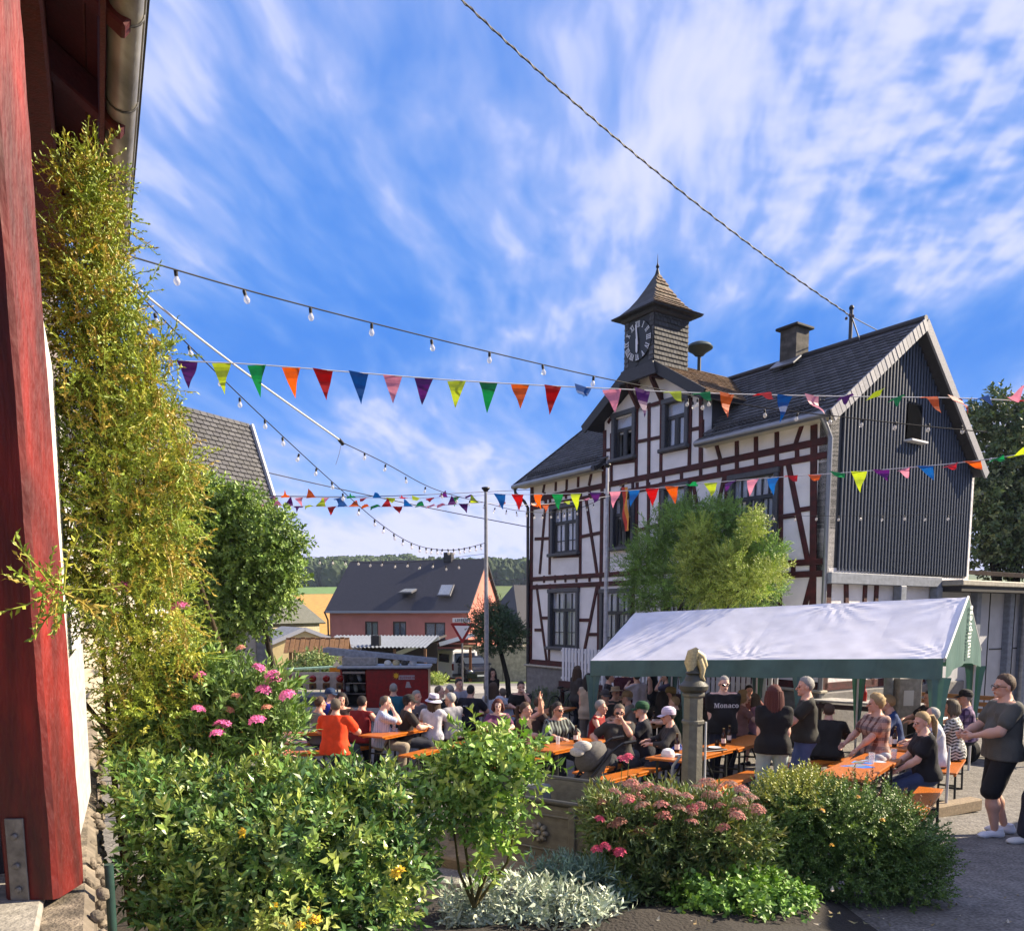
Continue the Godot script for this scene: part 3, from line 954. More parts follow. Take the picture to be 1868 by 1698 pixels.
func _wall_grid(wall: MB, xs: Array, ys: Array, W: Array, a: float, b: float) -> void:
	xs.sort()
	ys.sort()
	for i in xs.size() - 1:
		for k in ys.size() - 1:
			var c := U((xs[i] + xs[i + 1]) / 2, (ys[k] + ys[k + 1]) / 2)
			if xs[i + 1] - xs[i] < 0.002 or ys[k + 1] - ys[k] < 0.002 or c.x < a or c.x > b:
				continue
			var hole := false
			for w: Array in W:
				if c.x > w[0] + 0.04 and c.x < w[1] - 0.04 and c.y > w[2] + 0.04 and c.y < w[3] - 0.04:
					hole = true
			if not hole:
				wall.box(V(c.x, c.y, -0.15), V(xs[i + 1] - xs[i], ys[k + 1] - ys[k], 0.3))
func build_annex() -> void:
	var an := thing("side_annex", "long low grey-white annex with posts and flat roof along the barn gable", "building", HALL_AT, HALL_TURN)
	var white := mat("annex wall", K(0.74, 0.745, 0.76), 0.85, "soft", Vector3.ONE * 0.4, 0.1)
	var grey := worn(K(0.52, 0.55, 0.60), 0.6, 0.1, 1.0)
	var dark := paint(K(0.12, 0.11, 0.11), 0.7)
	var wall := MB.new()
	wall.box(V(10.9, 1.2, -9.2), V(0.3, 3.6, 9.2))
	wall.box(V(8.5, 1.2, -13.65), V(5.0, 3.6, 0.3))
	put("wall", wall, white, an)
	put("fascia", MB.new().cbox(V(11.12, 3.22, -2.2), V(0.16, 0.24, 4.5), 0.01), grey, an)
	var roof := MB.new()
	roof.cbox(V(11.25, 3.2, -9.2), V(0.9, 0.14, 9.5), 0.02)
	put("roof", roof, worn(K(0.70, 0.68, 0.62), 0.7, 0.2, 1.0), an)
	put("roof_edge", MB.new().box(V(11.30, 3.06, -9.2), V(0.7, 0.13, 9.4)), dark, an)
	for z: float in [-2.75, -4.35, -6.3, -8.1, -9.0]:
		part("post", MB.new().cbox(V(11.12, 1.1, z), V(0.2, 4.0, 0.24), 0.015), grey, an)
	var win := part("window", MB.new().cbox(V(11.05, 2.2, -2.3), V(0.08, 1.0, 0.7), 0.01), dark, an)
	put("pane", MB.new().box(V(11.1, 2.2, -2.3), V(0.01, 0.8, 0.55)), glass(K(0.4, 0.42, 0.45), 0.5), win)
	part("door", MB.new().cbox(V(11.06, 1.2, -3.5), V(0.08, 2.9, 1.0), 0.01), worn(K(0.20, 0.18, 0.18), 0.6, 0.1, 1.0), an)
	for z: float in [-7.2, -8.6, -10.3, -12.0]:
		part("joint", MB.new().box(V(11.055, 1.2, z), V(0.02, 3.6, 0.03)), dark, an)
	part("joint", MB.new().box(V(11.056, 1.5, -10.4), V(0.02, 0.03, 6.2)), dark, an)
	part("downpipe", MB.new().tube([V(11.3, 3.0, -8.85), V(11.2, 2.7, -8.85), V(11.2, -0.5, -8.85)], 0.05, 8), worn(K(0.6, 0.6, 0.6), 0.5, 0.1, 1.0), an)
	var shed := thing("rear_shed", "low shed behind the barn with a brown weathered roof", "shed", HALL_AT, HALL_TURN)
	var r := MB.new()
	slab(r, [V(13.0, 3.35, -9.5), V(13.0, 3.35, -19), V(7.0, 4.0, -19), V(7.0, 4.0, -9.5)], 0.12)
	put("roof", r, worn(K(0.36, 0.32, 0.28), 0.9, 0.5, 0.8), shed)
	put("wall", MB.new().box(V(10, 1.4, -16.3), V(5.6, 3.9, 5.2)), worn(K(0.45, 0.42, 0.38), 0.9, 0.3, 0.6), shed)
	var fence := thing("picket_railing", "white picket railing with red rail in front of the hall entrance", "railing", HALL_AT, HALL_TURN)
	var pw := paint(K(0.84, 0.84, 0.86), 0.6)
	for k in 52:
		part("picket", MB.new().cbox(V(3.4 + k * 0.145, 1.0, 1.25), V(0.095, 0.95, 0.03), 0.006), pw, fence)
	for y: float in [0.6, 1.38]:
		put("rail", MB.new().cbox(V(7.1, y, 1.21), V(7.7, 0.07, 0.04), 0.01), pw, fence)
	put("kick_beam", MB.new().cbox(V(7.1, 0.42, 1.23), V(7.8, 0.18, 0.09), 0.01), worn(K(0.28, 0.08, 0.08), 0.7, 0.2, 2.0), fence)
	put("deck", MB.new().cbox(V(7.1, 0.28, 0.66), V(7.8, 0.1, 1.1), 0.01), worn(K(0.45, 0.44, 0.43), 0.9, 0.3, 1.0), fence)
	for k in 6:
		part("post", MB.new().cbox(V(3.3 + k * 1.52, -0.05, 1.2), V(0.1, 0.8, 0.1), 0.01), worn(K(0.28, 0.08, 0.08), 0.7, 0.2, 2.0), fence)
func simple_window(parent: Node, c: Vector3, w: float, h: float, frame_m: Material, glass_m: Material, mull := 1) -> void:
	var mb := MB.new()
	var f := 0.09
	mb.box(c + V(-w / 2 + f / 2, 0, 0), V(f, h, 0.08)).box(c + V(w / 2 - f / 2, 0, 0), V(f, h, 0.08))
	mb.box(c + V(0, h / 2 - f / 2, 0.002), V(w, f, 0.085)).box(c + V(0, -h / 2 + f / 2, 0.002), V(w, f, 0.085))
	for k in mull:
		mb.box(c + V(lerpf(-w / 2, w / 2, (k + 1.0) / (mull + 1)), 0, 0), V(0.07, h - 0.1, 0.07))
	var win := part("window", mb, frame_m, parent)
	put("pane", MB.new().box(c + V(0, 0, -0.02), V(w - 0.1, h - 0.1, 0.01)), glass_m, win)
	put("reveal", MB.new().box(c + V(0, 0, -0.2), V(w + 0.2, h + 0.2, 0.02)), paint(K(0.55, 0.55, 0.56), 0.9), win)
	put("sill", MB.new().box(c + V(0, -h / 2 - 0.03, 0.08), V(w + 0.14, 0.05, 0.2)), paint(K(0.75, 0.74, 0.72), 0.7), win)
func holed_wall(mb: MB, x0: float, x1: float, y0: float, y1: float, z: float, thick: float, holes: Array) -> void:
	var xs := [x0, x1]
	var ys := [y0, y1]
	for h: Array in holes:
		xs.append_array([h[0] - h[2] / 2, h[0] + h[2] / 2])
		ys.append_array([h[1] - h[3] / 2, h[1] + h[3] / 2])
	xs.sort()
	ys.sort()
	for i in xs.size() - 1:
		for k in ys.size() - 1:
			var c := U((xs[i] + xs[i + 1]) / 2, (ys[k] + ys[k + 1]) / 2)
			var hole: bool = xs[i + 1] - xs[i] < 0.002 or ys[k + 1] - ys[k] < 0.002
			for h: Array in holes:
				hole = hole or (absf(c.x - h[0]) < h[2] / 2 and absf(c.y - h[1]) < h[3] / 2)
			if not hole:
				mb.box(V(c.x, c.y, z - thick / 2), V(xs[i + 1] - xs[i], ys[k + 1] - ys[k], thick))
func corrugated(mb: MB, a: Vector3, along: Vector3, down: Vector3, pitch := 0.18, amp := 0.03) -> void:
	var n := int(along.length() / (pitch / 4))
	var up := along.cross(down).normalized()
	if up.y < 0:
		up = -up
	for k in n:
		var p := a + along * (float(k) / n) + up * (amp * sin(k * TAU / 4))
		var q := a + along * (float(k + 1) / n) + up * (amp * sin((k + 1) * TAU / 4))
		mb.quad(p, p + down, q + down, q)
func build_background() -> void:
	var slate_dark := worn(K(0.19, 0.19, 0.215), 0.6, 0.3, 0.8)
	var slate_m: StandardMaterial3D = mats["slate"]
	var rng := RandomNumberGenerator.new()
	rng.seed = 77
	var a := at(487, 960, 20.0)
	var lh := thing("slate_roofed_house", "beige house with steep grey slate roof behind the left garden trees", "house", V(a.x, ground(a.x, 20.0), a.z), 1.0647)
	var ev := a.y - lh.position.y
	var beige := mat("beige render", K(0.80, 0.76, 0.66), 0.9, "soft", Vector3.ONE * 0.4, 0.15)
	var lw := MB.new()
	holed_wall(lw, -14, -0.12, -0.5, ev + 0.1, 0, 0.3, [[-3.1, 1.15, 1.5, 1.3], [-7.0, 1.15, 1.5, 1.3], [-3.1, 3.6, 1.4, 1.3]])
	lw.box(V(-0.27, ev / 2, -4.0), V(0.3, ev + 0.6, 7.4))
	lw.box(V(-7, ev / 2, -7.8), V(14, ev + 0.6, 0.3))
	put("wall", lw, beige, lh)
	put("corner_strip", MB.new().box(V(-0.25, ev / 2, 0.02), V(0.5, ev + 0.4, 0.06)), worn(K(0.6, 0.6, 0.56), 0.9, 0.2, 1.0), lh)
	var r := MB.new()
	slab(r, [V(-14, ev - 0.15, 0.4), V(0.1, ev - 0.15, 0.4), V(0.1, ev + 2.55, -0.62), V(-14, ev + 2.55, -0.62)], 0.14)
	slab(r, [V(-14, ev + 2.55, -0.62), V(0.1, ev + 2.55, -0.62), V(0.1, ev + 2.9, -4.0), V(-14, ev + 2.9, -4.0)], 0.14)
	slab(r, [V(0.1, ev - 0.1, -8.2), V(-14, ev - 0.1, -8.2), V(-14, ev + 2.9, -4.0), V(0.1, ev + 2.9, -4.0)], 0.14)
	var ro := put("roof", r, slate_dark, lh)
	put("gable", MB.new().prism(PackedVector2Array([U(-0.1, ev), U(7.7, ev), U(4.0, ev + 2.75), U(0.75, ev + 2.4)]), Transform3D(Basis(V(0, 0, -1), Vector3.UP, V(1, 0, 0)), V(-0.2, 0, 0)), 0.2), beige, lh)
	var sl := MB.new()
	var uy := V(0, 2.7, -1.02)
	slates(sl, V(-7.5, ev - 0.15, 0.4), V(1, 0, 0), uy.normalized(), 7.6, uy.length(), 0.2, 0.12, rng, null, 0.02, [0.06, 0.09])
	stuff(put("slate", sl, slate_m, ro))
	put("verge_board", MB.new().bar(V(0.12, ev - 0.2, 0.42), V(0.12, ev + 2.5, -0.6), 0.06, 0.2, V(0, 1, 1)), paint(K(0.75, 0.75, 0.76), 0.7), ro)
	put("gutter", MB.new().tube([V(-14, ev - 0.18, 0.46), V(0.1, ev - 0.18, 0.46)], 0.07, 8), mats["zinc"], lh)
	var wf := paint(K(0.78, 0.78, 0.77), 0.6)
	for w: Array in [[-3.1, 1.15, 1.5, 1.3], [-7.0, 1.15, 1.5, 1.3], [-3.1, 3.6, 1.4, 1.3]]:
		simple_window(lh, V(w[0], w[1], -0.06), w[2], w[3], wf, glass(K(0.25, 0.28, 0.3), 0.5))
	var ph := thing("pink_house", "salmon pink house with black slate roof and two skylights beyond the road", "house", V(-12.9, -2.05, -56.5), -0.2618)
	var pink := mat("pink render", K(0.78, 0.48, 0.42), 0.9, "soft", Vector3.ONE * 0.2, 0.1)
	var L := 10.3
	var E := 4.95
	var P := 7.6
	var holes := [[3.2, 3.35, 1.0, 1.25], [5.3, 3.35, 1.0, 1.25], [7.9, 3.32, 1.5, 1.2], [2.5, 0.9, 1.0, 1.2], [6.5, 0.9, 1.2, 1.2]]
	var pw := MB.new()
	holed_wall(pw, 0, L, -1, E, 0, 0.3, holes)
	pw.box(V(0.15, E / 2 - 0.5, -P / 2), V(0.3, E + 1, P - 0.6)).box(V(L / 2, E / 2 - 0.5, -P + 0.15), V(L, E + 1, 0.3)).box(V(L - 0.15, E / 2 - 0.5, -P / 2), V(0.3, E + 1, P - 0.6))
	for x: float in [0.15, L - 0.15]:
		pw.prism(PackedVector2Array([U(0, E), U(P, E), U(P / 2, E + 3.3)]), Transform3D(Basis(V(0, 0, -1), Vector3.UP, V(1, 0, 0)), V(x, 0, 0)), 0.3)
	put("wall", pw, pink, ph)
	var pr := MB.new()
	slab(pr, [V(-0.2, E - 0.25, 0.35), V(L + 0.2, E - 0.25, 0.35), V(L + 0.2, E + 3.45, -P / 2), V(-0.2, E + 3.45, -P / 2)], 0.12)
	slab(pr, [V(L + 0.2, E - 0.25, -P - 0.35), V(-0.2, E - 0.25, -P - 0.35), V(-0.2, E + 3.45, -P / 2), V(L + 0.2, E + 3.45, -P / 2)], 0.12)
	var pro := put("roof", pr, worn(K(0.16, 0.165, 0.20), 0.6, 0.3, 0.5), ph)
	put("eave_board", MB.new().box(V(L / 2, E - 0.32, 0.32), V(L + 0.3, 0.16, 0.1)), paint(K(0.55, 0.55, 0.57)), pro)
	var brown := paint(K(0.24, 0.13, 0.09), 0.6)
	for w: Array in holes:
		simple_window(ph, V(w[0], w[1], -0.08), w[2], w[3], brown, glass(K(0.45, 0.48, 0.52), 0.4))
	var ps := V(0, 3.7, -P / 2 - 0.35).normalized()
	for k in 2:
		var c := V([5.6, 8.4][k], E + 0.95 + 0.05 * k, -0.95) + V(0, 0.05, 0.03)
		var b := Basis(V(1, 0, 0), ps, V(1, 0, 0).cross(ps)).rotated(V(1, 0, 0), -0.5 if k == 0 else 0.0)
		var sk := part("skylight", MB.new().cbox(c + b.z * 0.12, V(1.0, 1.2, 0.12), 0.02, b), paint(K(0.3, 0.3, 0.32), 0.5), pro)
		put("pane", MB.new().box(c + b.z * 0.19, V(0.8, 1.0, 0.02), b), glass(K(0.75, 0.8, 0.85), 0.35), sk)
	put("chimney", MB.new().cbox(V(7.6, E + 3.6, -P / 2), V(0.6, 0.7, 0.6), 0.03), worn(K(0.2, 0.2, 0.22), 0.8, 0.2, 1.0), pro)
	put("downpipe", MB.new().tube([V(-0.2, E - 0.3, 0.4), V(-0.1, E - 0.9, 0.1), V(-0.05, -0.5, 0.1)], 0.06, 6), brown, ph)
	var cs := thing("cream_shed", "low cream shed with grey corrugated roof and brown door left of the pink house", "shed", V(-13.4, ground(-13, 42) - 0.1, -42.0), 0.5)
	var cream := mat("cream render", K(0.84, 0.76, 0.55), 0.9, "soft", Vector3.ONE * 0.3, 0.1)
	var cw := MB.new()
	cw.prism(PackedVector2Array([U(-2.2, -0.4), U(2.9, -0.4), U(2.9, 1.9), U(0.2, 2.95), U(-2.2, 1.9)]), TR(V(2.2, 0, 0)), 0.25)
	cw.box(V(0.0, 0.7, -2.5), V(0.25, 2.3, 4.7)).box(V(5.0, 0.7, -2.5), V(0.25, 2.3, 4.7))
	cw.box(V(-2.4, 0.5, -1.0), V(4.6, 2.4, 0.25))
	put("wall", cw, cream, cs)
	var cr := MB.new()
	corrugated(cr, V(2.4, 3.05, 0.3), V(0, 0, -5.5), V(-2.9, -1.2, 0))
	corrugated(cr, V(2.4, 3.05, 0.3), V(0, 0, -5.5), V(3.1, -1.2, 0))
	corrugated(cr, V(-4.8, 2.6, -3.0), V(5.2, 0, 0), V(0, -0.75, 2.6))
	put("roof", cr, worn(K(0.55, 0.57, 0.60), 0.6, 0.2, 0.8), cs)
	put("verge_board", MB.new().bar(V(2.4, 3.0, 0.3), V(5.5, 1.8, 0.3), 0.06, 0.2).bar(V(2.4, 3.0, 0.3), V(-0.5, 1.8, 0.3), 0.06, 0.2), paint(K(0.62, 0.63, 0.65)), cs)
	put("door", MB.new().cbox(V(-3.6, 0.3, -0.84), V(1.5, 2.2, 0.08), 0.02), worn(K(0.30, 0.19, 0.12), 0.8, 0.3, 1.0), cs)
	var th := thing("grey_cottage", "small grey-roofed cottage peeping out behind the cream shed", "house", V(-22.9, ground(-21, 62), -62.0), -0.3)
	var tr := MB.new()
	slab(tr, [V(-4, 4.0, 0.4), V(5.2, 4.0, 0.4), V(3.2, 7.2, -3.5), V(-4, 7.2, -3.5)], 0.12)
	slab(tr, [V(5.2, 4.0, 0.4), V(5.2, 4.0, -7.4), V(3.2, 7.2, -3.5)], 0.12)
	slab(tr, [V(5.2, 4.0, -7.4), V(-4, 4.0, -7.4), V(-4, 7.2, -3.5), V(3.2, 7.2, -3.5)], 0.12)
	put("roof", tr, worn(K(0.36, 0.37, 0.34), 0.8, 0.3, 0.6), th)
	put("wall", MB.new().box(V(0.5, 2, -3.5), V(8.6, 4.1, 7)), worn(K(0.70, 0.66, 0.55), 0.9, 0.2, 0.5), th)
	for k in 4:
		part("beam", MB.new().box(V(1.6 + k * 0.9, 3.3, 0.03), V(0.15, 1.4, 0.1)), brown, th)
	var gs := thing("garden_shelter", "small open garden shelter with brown boarded roof before the cream shed", "shelter", at(582, 1222, 34.0), 0.1)
	gs.position.y = ground(gs.position.x, 34.0)
	var gy := 1.95
	var boards := worn(K(0.52, 0.38, 0.25), 0.9, 0.4, 1.0)
	for k in 13:
		part("board", MB.new().cbox(V(-1.25 + k * 0.205, gy + 0.02 * (k % 2), 0.35), V(0.19, 0.03, 1.0), 0.006, Basis(V(1, 0, 0), 0.65)), boards, gs)
		part("board", MB.new().cbox(V(-1.25 + k * 0.205, gy + 0.02 * (k % 2), -0.35), V(0.19, 0.03, 1.0), 0.006, Basis(V(1, 0, 0), -0.65)), boards, gs)
	for p: Vector2 in [U(-1.1, 0.5), U(1.1, 0.5), U(-1.1, -0.5), U(1.1, -0.5)]:
		part("post", MB.new().cbox(V(p.x, 0.8, p.y), V(0.12, 1.8, 0.12), 0.01), worn(K(0.55, 0.43, 0.28), 0.9, 0.3, 1.0), gs)
	var cp := thing("grey_carport", "wide carport with grey corrugated roof below the pink house wall", "carport", V(-8.5, ground(-8, 44), -44.0), -0.05)
	var co := MB.new()
	corrugated(co, V(-2.2, 2.55, -3.6), V(6.2, 0, 0), V(-0.2, -0.55, 3.8), 0.22, 0.04)
	put("roof", co, worn(K(0.46, 0.49, 0.54), 0.5, 0.1, 0.6), cp)
	for x: float in [-2.0, 0.0, 2.0, 3.7]:
		part("post", MB.new().box(V(x, 0.9, -0.1), V(0.14, 2.0, 0.14)), boards, cp)
	put("back_wall", MB.new().box(V(0.9, 0.9, -3.5), V(6.0, 2.4, 0.15)), paint(K(0.2, 0.15, 0.12), 0.9), cp)
	put("stove_pipe", MB.new().cbox(V(0.9, 2.35, -0.4), V(0.5, 0.6, 0.4), 0.04), paint(K(0.07, 0.07, 0.08)), cp)
	var cp2 := thing("timber_carport", "brown timber carport with white edged pitched roof right of the grey carport", "carport", V(-4.6, ground(-4, 48), -48.0), 0.0)
	var c2 := MB.new()
	slab(c2, [V(-2.3, 1.75, 0.8), V(0.3, 2.75, 0.8), V(0.3, 2.75, -4.0), V(-2.3, 1.75, -4.0)], 0.14)
	slab(c2, [V(0.3, 2.35, 0.9), V(2.4, 2.95, 0.9), V(2.4, 2.95, -4.0), V(0.3, 2.35, -4.0)], 0.14)
	put("roof", c2, worn(K(0.2, 0.17, 0.15), 0.8, 0.2, 0.8), cp2)
	put("edge", MB.new().bar(V(-2.35, 1.68, 0.84), V(0.3, 2.7, 0.84), 0.06, 0.26).bar(V(0.3, 2.3, 0.94), V(2.4, 2.9, 0.94), 0.06, 0.24), paint(K(0.85, 0.85, 0.85)), cp2)
	for x: float in [-2.1, -0.2, 2.1]:
		part("post", MB.new().box(V(x, 0.9, 0.4), V(0.16, 2.4, 0.16)), worn(K(0.55, 0.32, 0.16), 0.8, 0.3, 1.0), cp2)
	for k in 9:
		part("plank", MB.new().box(V(0.05, 0.15 + k * 0.27, -3.6), V(4.6, 0.24, 0.06)), worn(K(0.32, 0.16, 0.09), 0.8, 0.3, 1.0), cp2)
	var rw := thing("garden_wall", "pale rendered garden wall along the road left of the hall corner", "wall", V(1.2, ground(1.2, 50), -50.0), -0.12)
	for k in 4:
		part("panel", MB.new().cbox(V(-3.0 + k * 2.4, 0.85, 0), V(2.37, 2.5, 0.3), 0.02), worn(K(0.80, 0.75, 0.62), 0.9, 0.4, 0.5), rw)
	put("coping", MB.new().cbox(V(0.6, 2.15, 0), V(9.8, 0.12, 0.4), 0.02), worn(K(0.7, 0.66, 0.55), 0.9, 0.3, 1.0), rw)
	var dh := thing("dark_roofed_house", "dark grey roofed house glimpsed between the round tree and the hall", "house", V(2.4, ground(2.4, 75), -75.0), 0.5)
	var dr := MB.new()
	slab(dr, [V(-3, 3.6, 2), V(7, 3.6, 2), V(7, 8.0, -2.5), V(-1.2, 8.0, -2.5)], 0.15)
	slab(dr, [V(-3, 3.6, -7), V(-3, 3.6, 2), V(-1.2, 8.0, -2.5)], 0.15)
	slab(dr, [V(7, 3.6, -7), V(-3, 3.6, -7), V(-1.2, 8.0, -2.5), V(7, 8.0, -2.5)], 0.15)
	put("roof", dr, slate_dark, dh)
	put("wall", MB.new().box(V(2.2, 1.5, -2.5), V(9.4, 4.4, 8.2)), worn(K(0.75, 0.72, 0.62), 0.9, 0.2, 0.5), dh)
	var sh := thing("neighbour_house", "long rendered house with gabled roof standing right of the square", "house", V(17.1, ground(15, 8) - 0.3, -9.75), 0.656)
	put("wall", MB.new().box(V(0.3, 2.3, 0), V(15, 5.4, 6.6)).prism(PackedVector2Array([U(-3.3, 4.9), U(3.3, 4.9), U(0, 7.4)]), Transform3D(Basis(V(0, 0, 1), Vector3.UP, V(-1, 0, 0)), V(0.3, 0, 0)), 15.0), beige, sh)
	var sr := MB.new()
	slab(sr, [V(-7.6, 4.7, 3.7), V(8.2, 4.7, 3.7), V(8.2, 7.6, 0), V(-7.6, 7.6, 0)], 0.15)
	slab(sr, [V(8.2, 4.7, -3.7), V(-7.6, 4.7, -3.7), V(-7.6, 7.6, 0), V(8.2, 7.6, 0)], 0.15)
	put("roof", sr, slate_dark, sh)
func build_shelter() -> void:
	var sh := thing("timber_shelter", "red painted timber shelter with zinc gutter at the left edge of the picture", "shelter", V(-1.53, 0, -2.66), 0.478)
	var red := mat("red paint", K(0.57, 0.115, 0.065), 0.6, "stain", V(3.0, 0.5, 3.0), 0.3, 0.0, false)
	red.detail_enabled = true
	red.detail_blend_mode = BaseMaterial3D.BLEND_MODE_MUL
	red.detail_albedo = tex["soft"]
	var dark_red := worn(K(0.38, 0.085, 0.075), 0.7, 0.4, 2.0)
	var pm := MB.new()
	var rng := RandomNumberGenerator.new()
	rng.seed = 2
	var nz := FastNoiseLite.new()
	nz.frequency = 1.6
	nz.fractal_octaves = 3
	var rings := []
	var cnt := 44
	for i in cnt + 1:
		var y := 1.5 + 4.2 * i / cnt
		var ring := []
		var h := 0.09
		var ch := 0.014 + 0.005 * nz.get_noise_2d(y * 2, 0)
		for q: Vector2 in [U(1, 1), U(1, -1), U(-1, -1), U(-1, 1)]:
			var c1 := U(q.x * h, q.y * (h - ch)) if q.x * q.y < 0 else U(q.x * (h - ch), q.y * h)
			var c2 := U(q.x * (h - ch), q.y * h) if q.x * q.y < 0 else U(q.x * h, q.y * (h - ch))
			for c: Vector2 in [c1, c2]:
				ring.push_back(V(c.x + 0.0025 * nz.get_noise_3d(c.x * 30, y * 3, c.y * 30), y, c.y + 0.0025 * nz.get_noise_3d(c.x * 30 + 7, y * 3, c.y * 30)))
		rings.push_back(ring)
	for i in cnt:
		for k in 8:
			var m := (k + 1) % 8
			pm.quad(rings[i][m], rings[i][k], rings[i + 1][k], rings[i + 1][m])
	var post := put("post", pm, red, sh)
	post.rotation.y = -0.478
	post.rotation.z = 0.014
	post.position = V(-0.052, 0, -0.027)
	var steel := mat("bracket steel", K(0.52, 0.51, 0.50), 0.5, "mottle", Vector3.ONE * 3.0, 0.2, 0.6)
	var bracket := put("steel_bracket", MB.new().cbox(V(-0.03, 1.63, 0.096), V(0.062, 0.30, 0.008), 0.002), steel, post)
	for y: float in [1.54, 1.62, 1.72]:
		put("bolt", MB.new().lathe([U(0.012, 0), U(0.012, 0.005), U(0.008, 0.01), U(0, 0.011)], Transform3D(Basis(V(1, 0, 0), PI / 2), V(-0.03, y, 0.1)), 10), steel, bracket)
	var white := mat("white infill", K(0.87, 0.86, 0.84), 0.85, "soft", Vector3.ONE, 0.2)
	put("wall", MB.new().box(V(-0.08, 2.6, -2.75), V(0.12, 2.3, 5.0)), white, sh)
	put("upper_wall", MB.new().box(V(-0.26, 4.6, -2.75), V(0.12, 1.8, 5.0)), dark_red, sh)
	put("wall", MB.new().box(V(-1.75, 3.5, -5.2), V(3.38, 4.0, 0.14)), white, sh)
	var banner := put("banner", MB.new().prism(PackedVector2Array([U(-0.14, 1.62), U(-0.9, 1.66), U(-0.9, 2.32), U(-0.14, 2.28)]), Transform3D(Basis(V(-0.05, 0, 1).normalized(), Vector3.UP, V(-1, 0, -0.05).normalized()), V(0.02, 0, 0)), 0.006), worn(K(0.78, 0.77, 0.76), 0.7, 0.2, 2.0), sh)
	put("door_panel", MB.new().cbox(V(-0.75, 3.0, -0.35), V(1.2, 3.4, 0.06), 0.01), worn(K(0.16, 0.12, 0.15), 0.7, 0.3, 1.0), sh)
	put("wall", MB.new().box(V(-3.4, 4.0, -1.4), V(0.14, 6.0, 9.0)), worn(K(0.22, 0.10, 0.09), 0.8, 0.3, 1.0), sh)
	put("wall_plate", MB.new().cbox(V(-0.06, 5.45, -1.4), V(0.2, 0.24, 8.0), 0.015), dark_red, sh)
	var ang := 0.62
	var e := V(0.36, 5.55, 0)
	var up := V(-cos(ang), sin(ang), 0)
	var nn := V(sin(ang), cos(ang), 0)
	var b := Basis(up, nn, V(0, 0, 1))
	b = Basis(up, nn, up.cross(nn))
	for k in 14:
		part("roof_board", MB.new().cbox(e + up * (0.1 + k * 0.24) + nn * 0.09 + V(0, 0, -1.4), V(0.232, 0.024, 8.2), 0.006, b), dark_red, sh)
	for k in 8:
		part("rafter", MB.new().cbox(e + up * 1.75 + V(0, 0, 2.2 - k * 1.0), V(3.7, 0.16, 0.12), 0.012, b), dark_red, sh)
	put("roof", MB.new().box(e + up * 1.88 + nn * 0.14 + V(0, 0, -1.4), V(3.8, 0.06, 8.3), b), worn(K(0.16, 0.16, 0.18), 0.6, 0.3, 1.0), sh)
	put("eave_board", MB.new().cbox(V(0.30, 5.56, -1.4), V(0.03, 0.2, 8.2), 0.004), dark_red, sh)
	var gm := MB.new()
	var pts := 12
	var r := 0.085
	var g := V(0.41, 5.56, 0)
	for k in pts:
		var a0 := PI + PI * k / pts
		var a1 := PI + PI * (k + 1) / pts
		var p := g + V(cos(a0) * r, sin(a0) * r, 0)
		var q := g + V(cos(a1) * r, sin(a1) * r, 0)
		var zn := V(0, 0, 2.6)
		var zf := V(0, 0, -4.95)
		var n0 := V(cos(a0), sin(a0), 0)
		var n1 := V(cos(a1), sin(a1), 0)
		gm.stri(p + zn, p + zf, q + zf, n0, n0, n1)
		gm.stri(p + zn, q + zf, q + zn, n0, n1, n1)
	gm.tube([g + V(r, 0, 2.6), g + V(r, 0, -4.95)], 0.012, 8)
	gm.prism(PackedVector2Array([U(-r, 0), U(-r * 0.7, -r * 0.7), U(0, -r), U(r * 0.7, -r * 0.7), U(r, 0)]), TR(g + V(0, 0, -4.95)), 0.004)
	var gutter := put("gutter", gm, mat("bright zinc", K(0.74, 0.72, 0.67), 0.45, "stain", V(1.2, 1.2, 0.4), 0.15, 0.25), sh)
	for k in 9:
		var z := 2.2 - k * 0.8
		var strap := []
		for i in 9:
			var a := PI * 0.98 + PI * 1.04 * i / 8
			strap.push_back(g + V(cos(a) * (r + 0.004), sin(a) * (r + 0.004), z))
		part("strap", MB.new().tube(strap, 0.007, 6), worn(K(0.35, 0.34, 0.33), 0.5, 0.1, 2.0), gutter)
	put("drip_edge", MB.new().box(V(0.505, 5.655, -1.2), V(0.05, 0.012, 7.7)), paint(K(0.06, 0.06, 0.07), 0.5), sh)
	var pl := MB.new()
	pl.cbox(V(-1.7, 0.9, -1.9), V(3.55, 1.14, 6.6), 0.03)
	put("plinth", pl, mat("plinth stone", K(0.62, 0.57, 0.50), 0.95, "stain", Vector3.ONE * 2.5, 1.0), sh)
	var slab_o := put("plinth_slab", MB.new().cbox(V(-1.75, 1.482, -1.95), V(3.35, 0.035, 6.4), 0.01), worn(K(0.66, 0.64, 0.60), 0.9, 0.5, 2.0), sh)
	var rough := MB.new()
	for k in 170:
		var z := 1.3 - k * 0.035
		rough.ball(V(0.075 + rng.randf_range(-0.02, 0.03), rng.randf_range(1.05, 1.47), z), V(rng.randf_range(0.012, 0.03), rng.randf_range(0.012, 0.03), rng.randf_range(0.015, 0.04)), Basis(V(1, 0.3, 0.2).normalized(), rng.randf() * 3), 4, 6)
	stuff(put("rubble_edge", rough, mats["plinth stone"], slab_o))
	put("drainpipe", MB.new().tube([V(0.125, 1.56, -0.05), V(0.127, 0.3, -0.05)], 0.016, 10), worn(K(0.16, 0.28, 0.25), 0.5, 0.1, 2.0), sh)
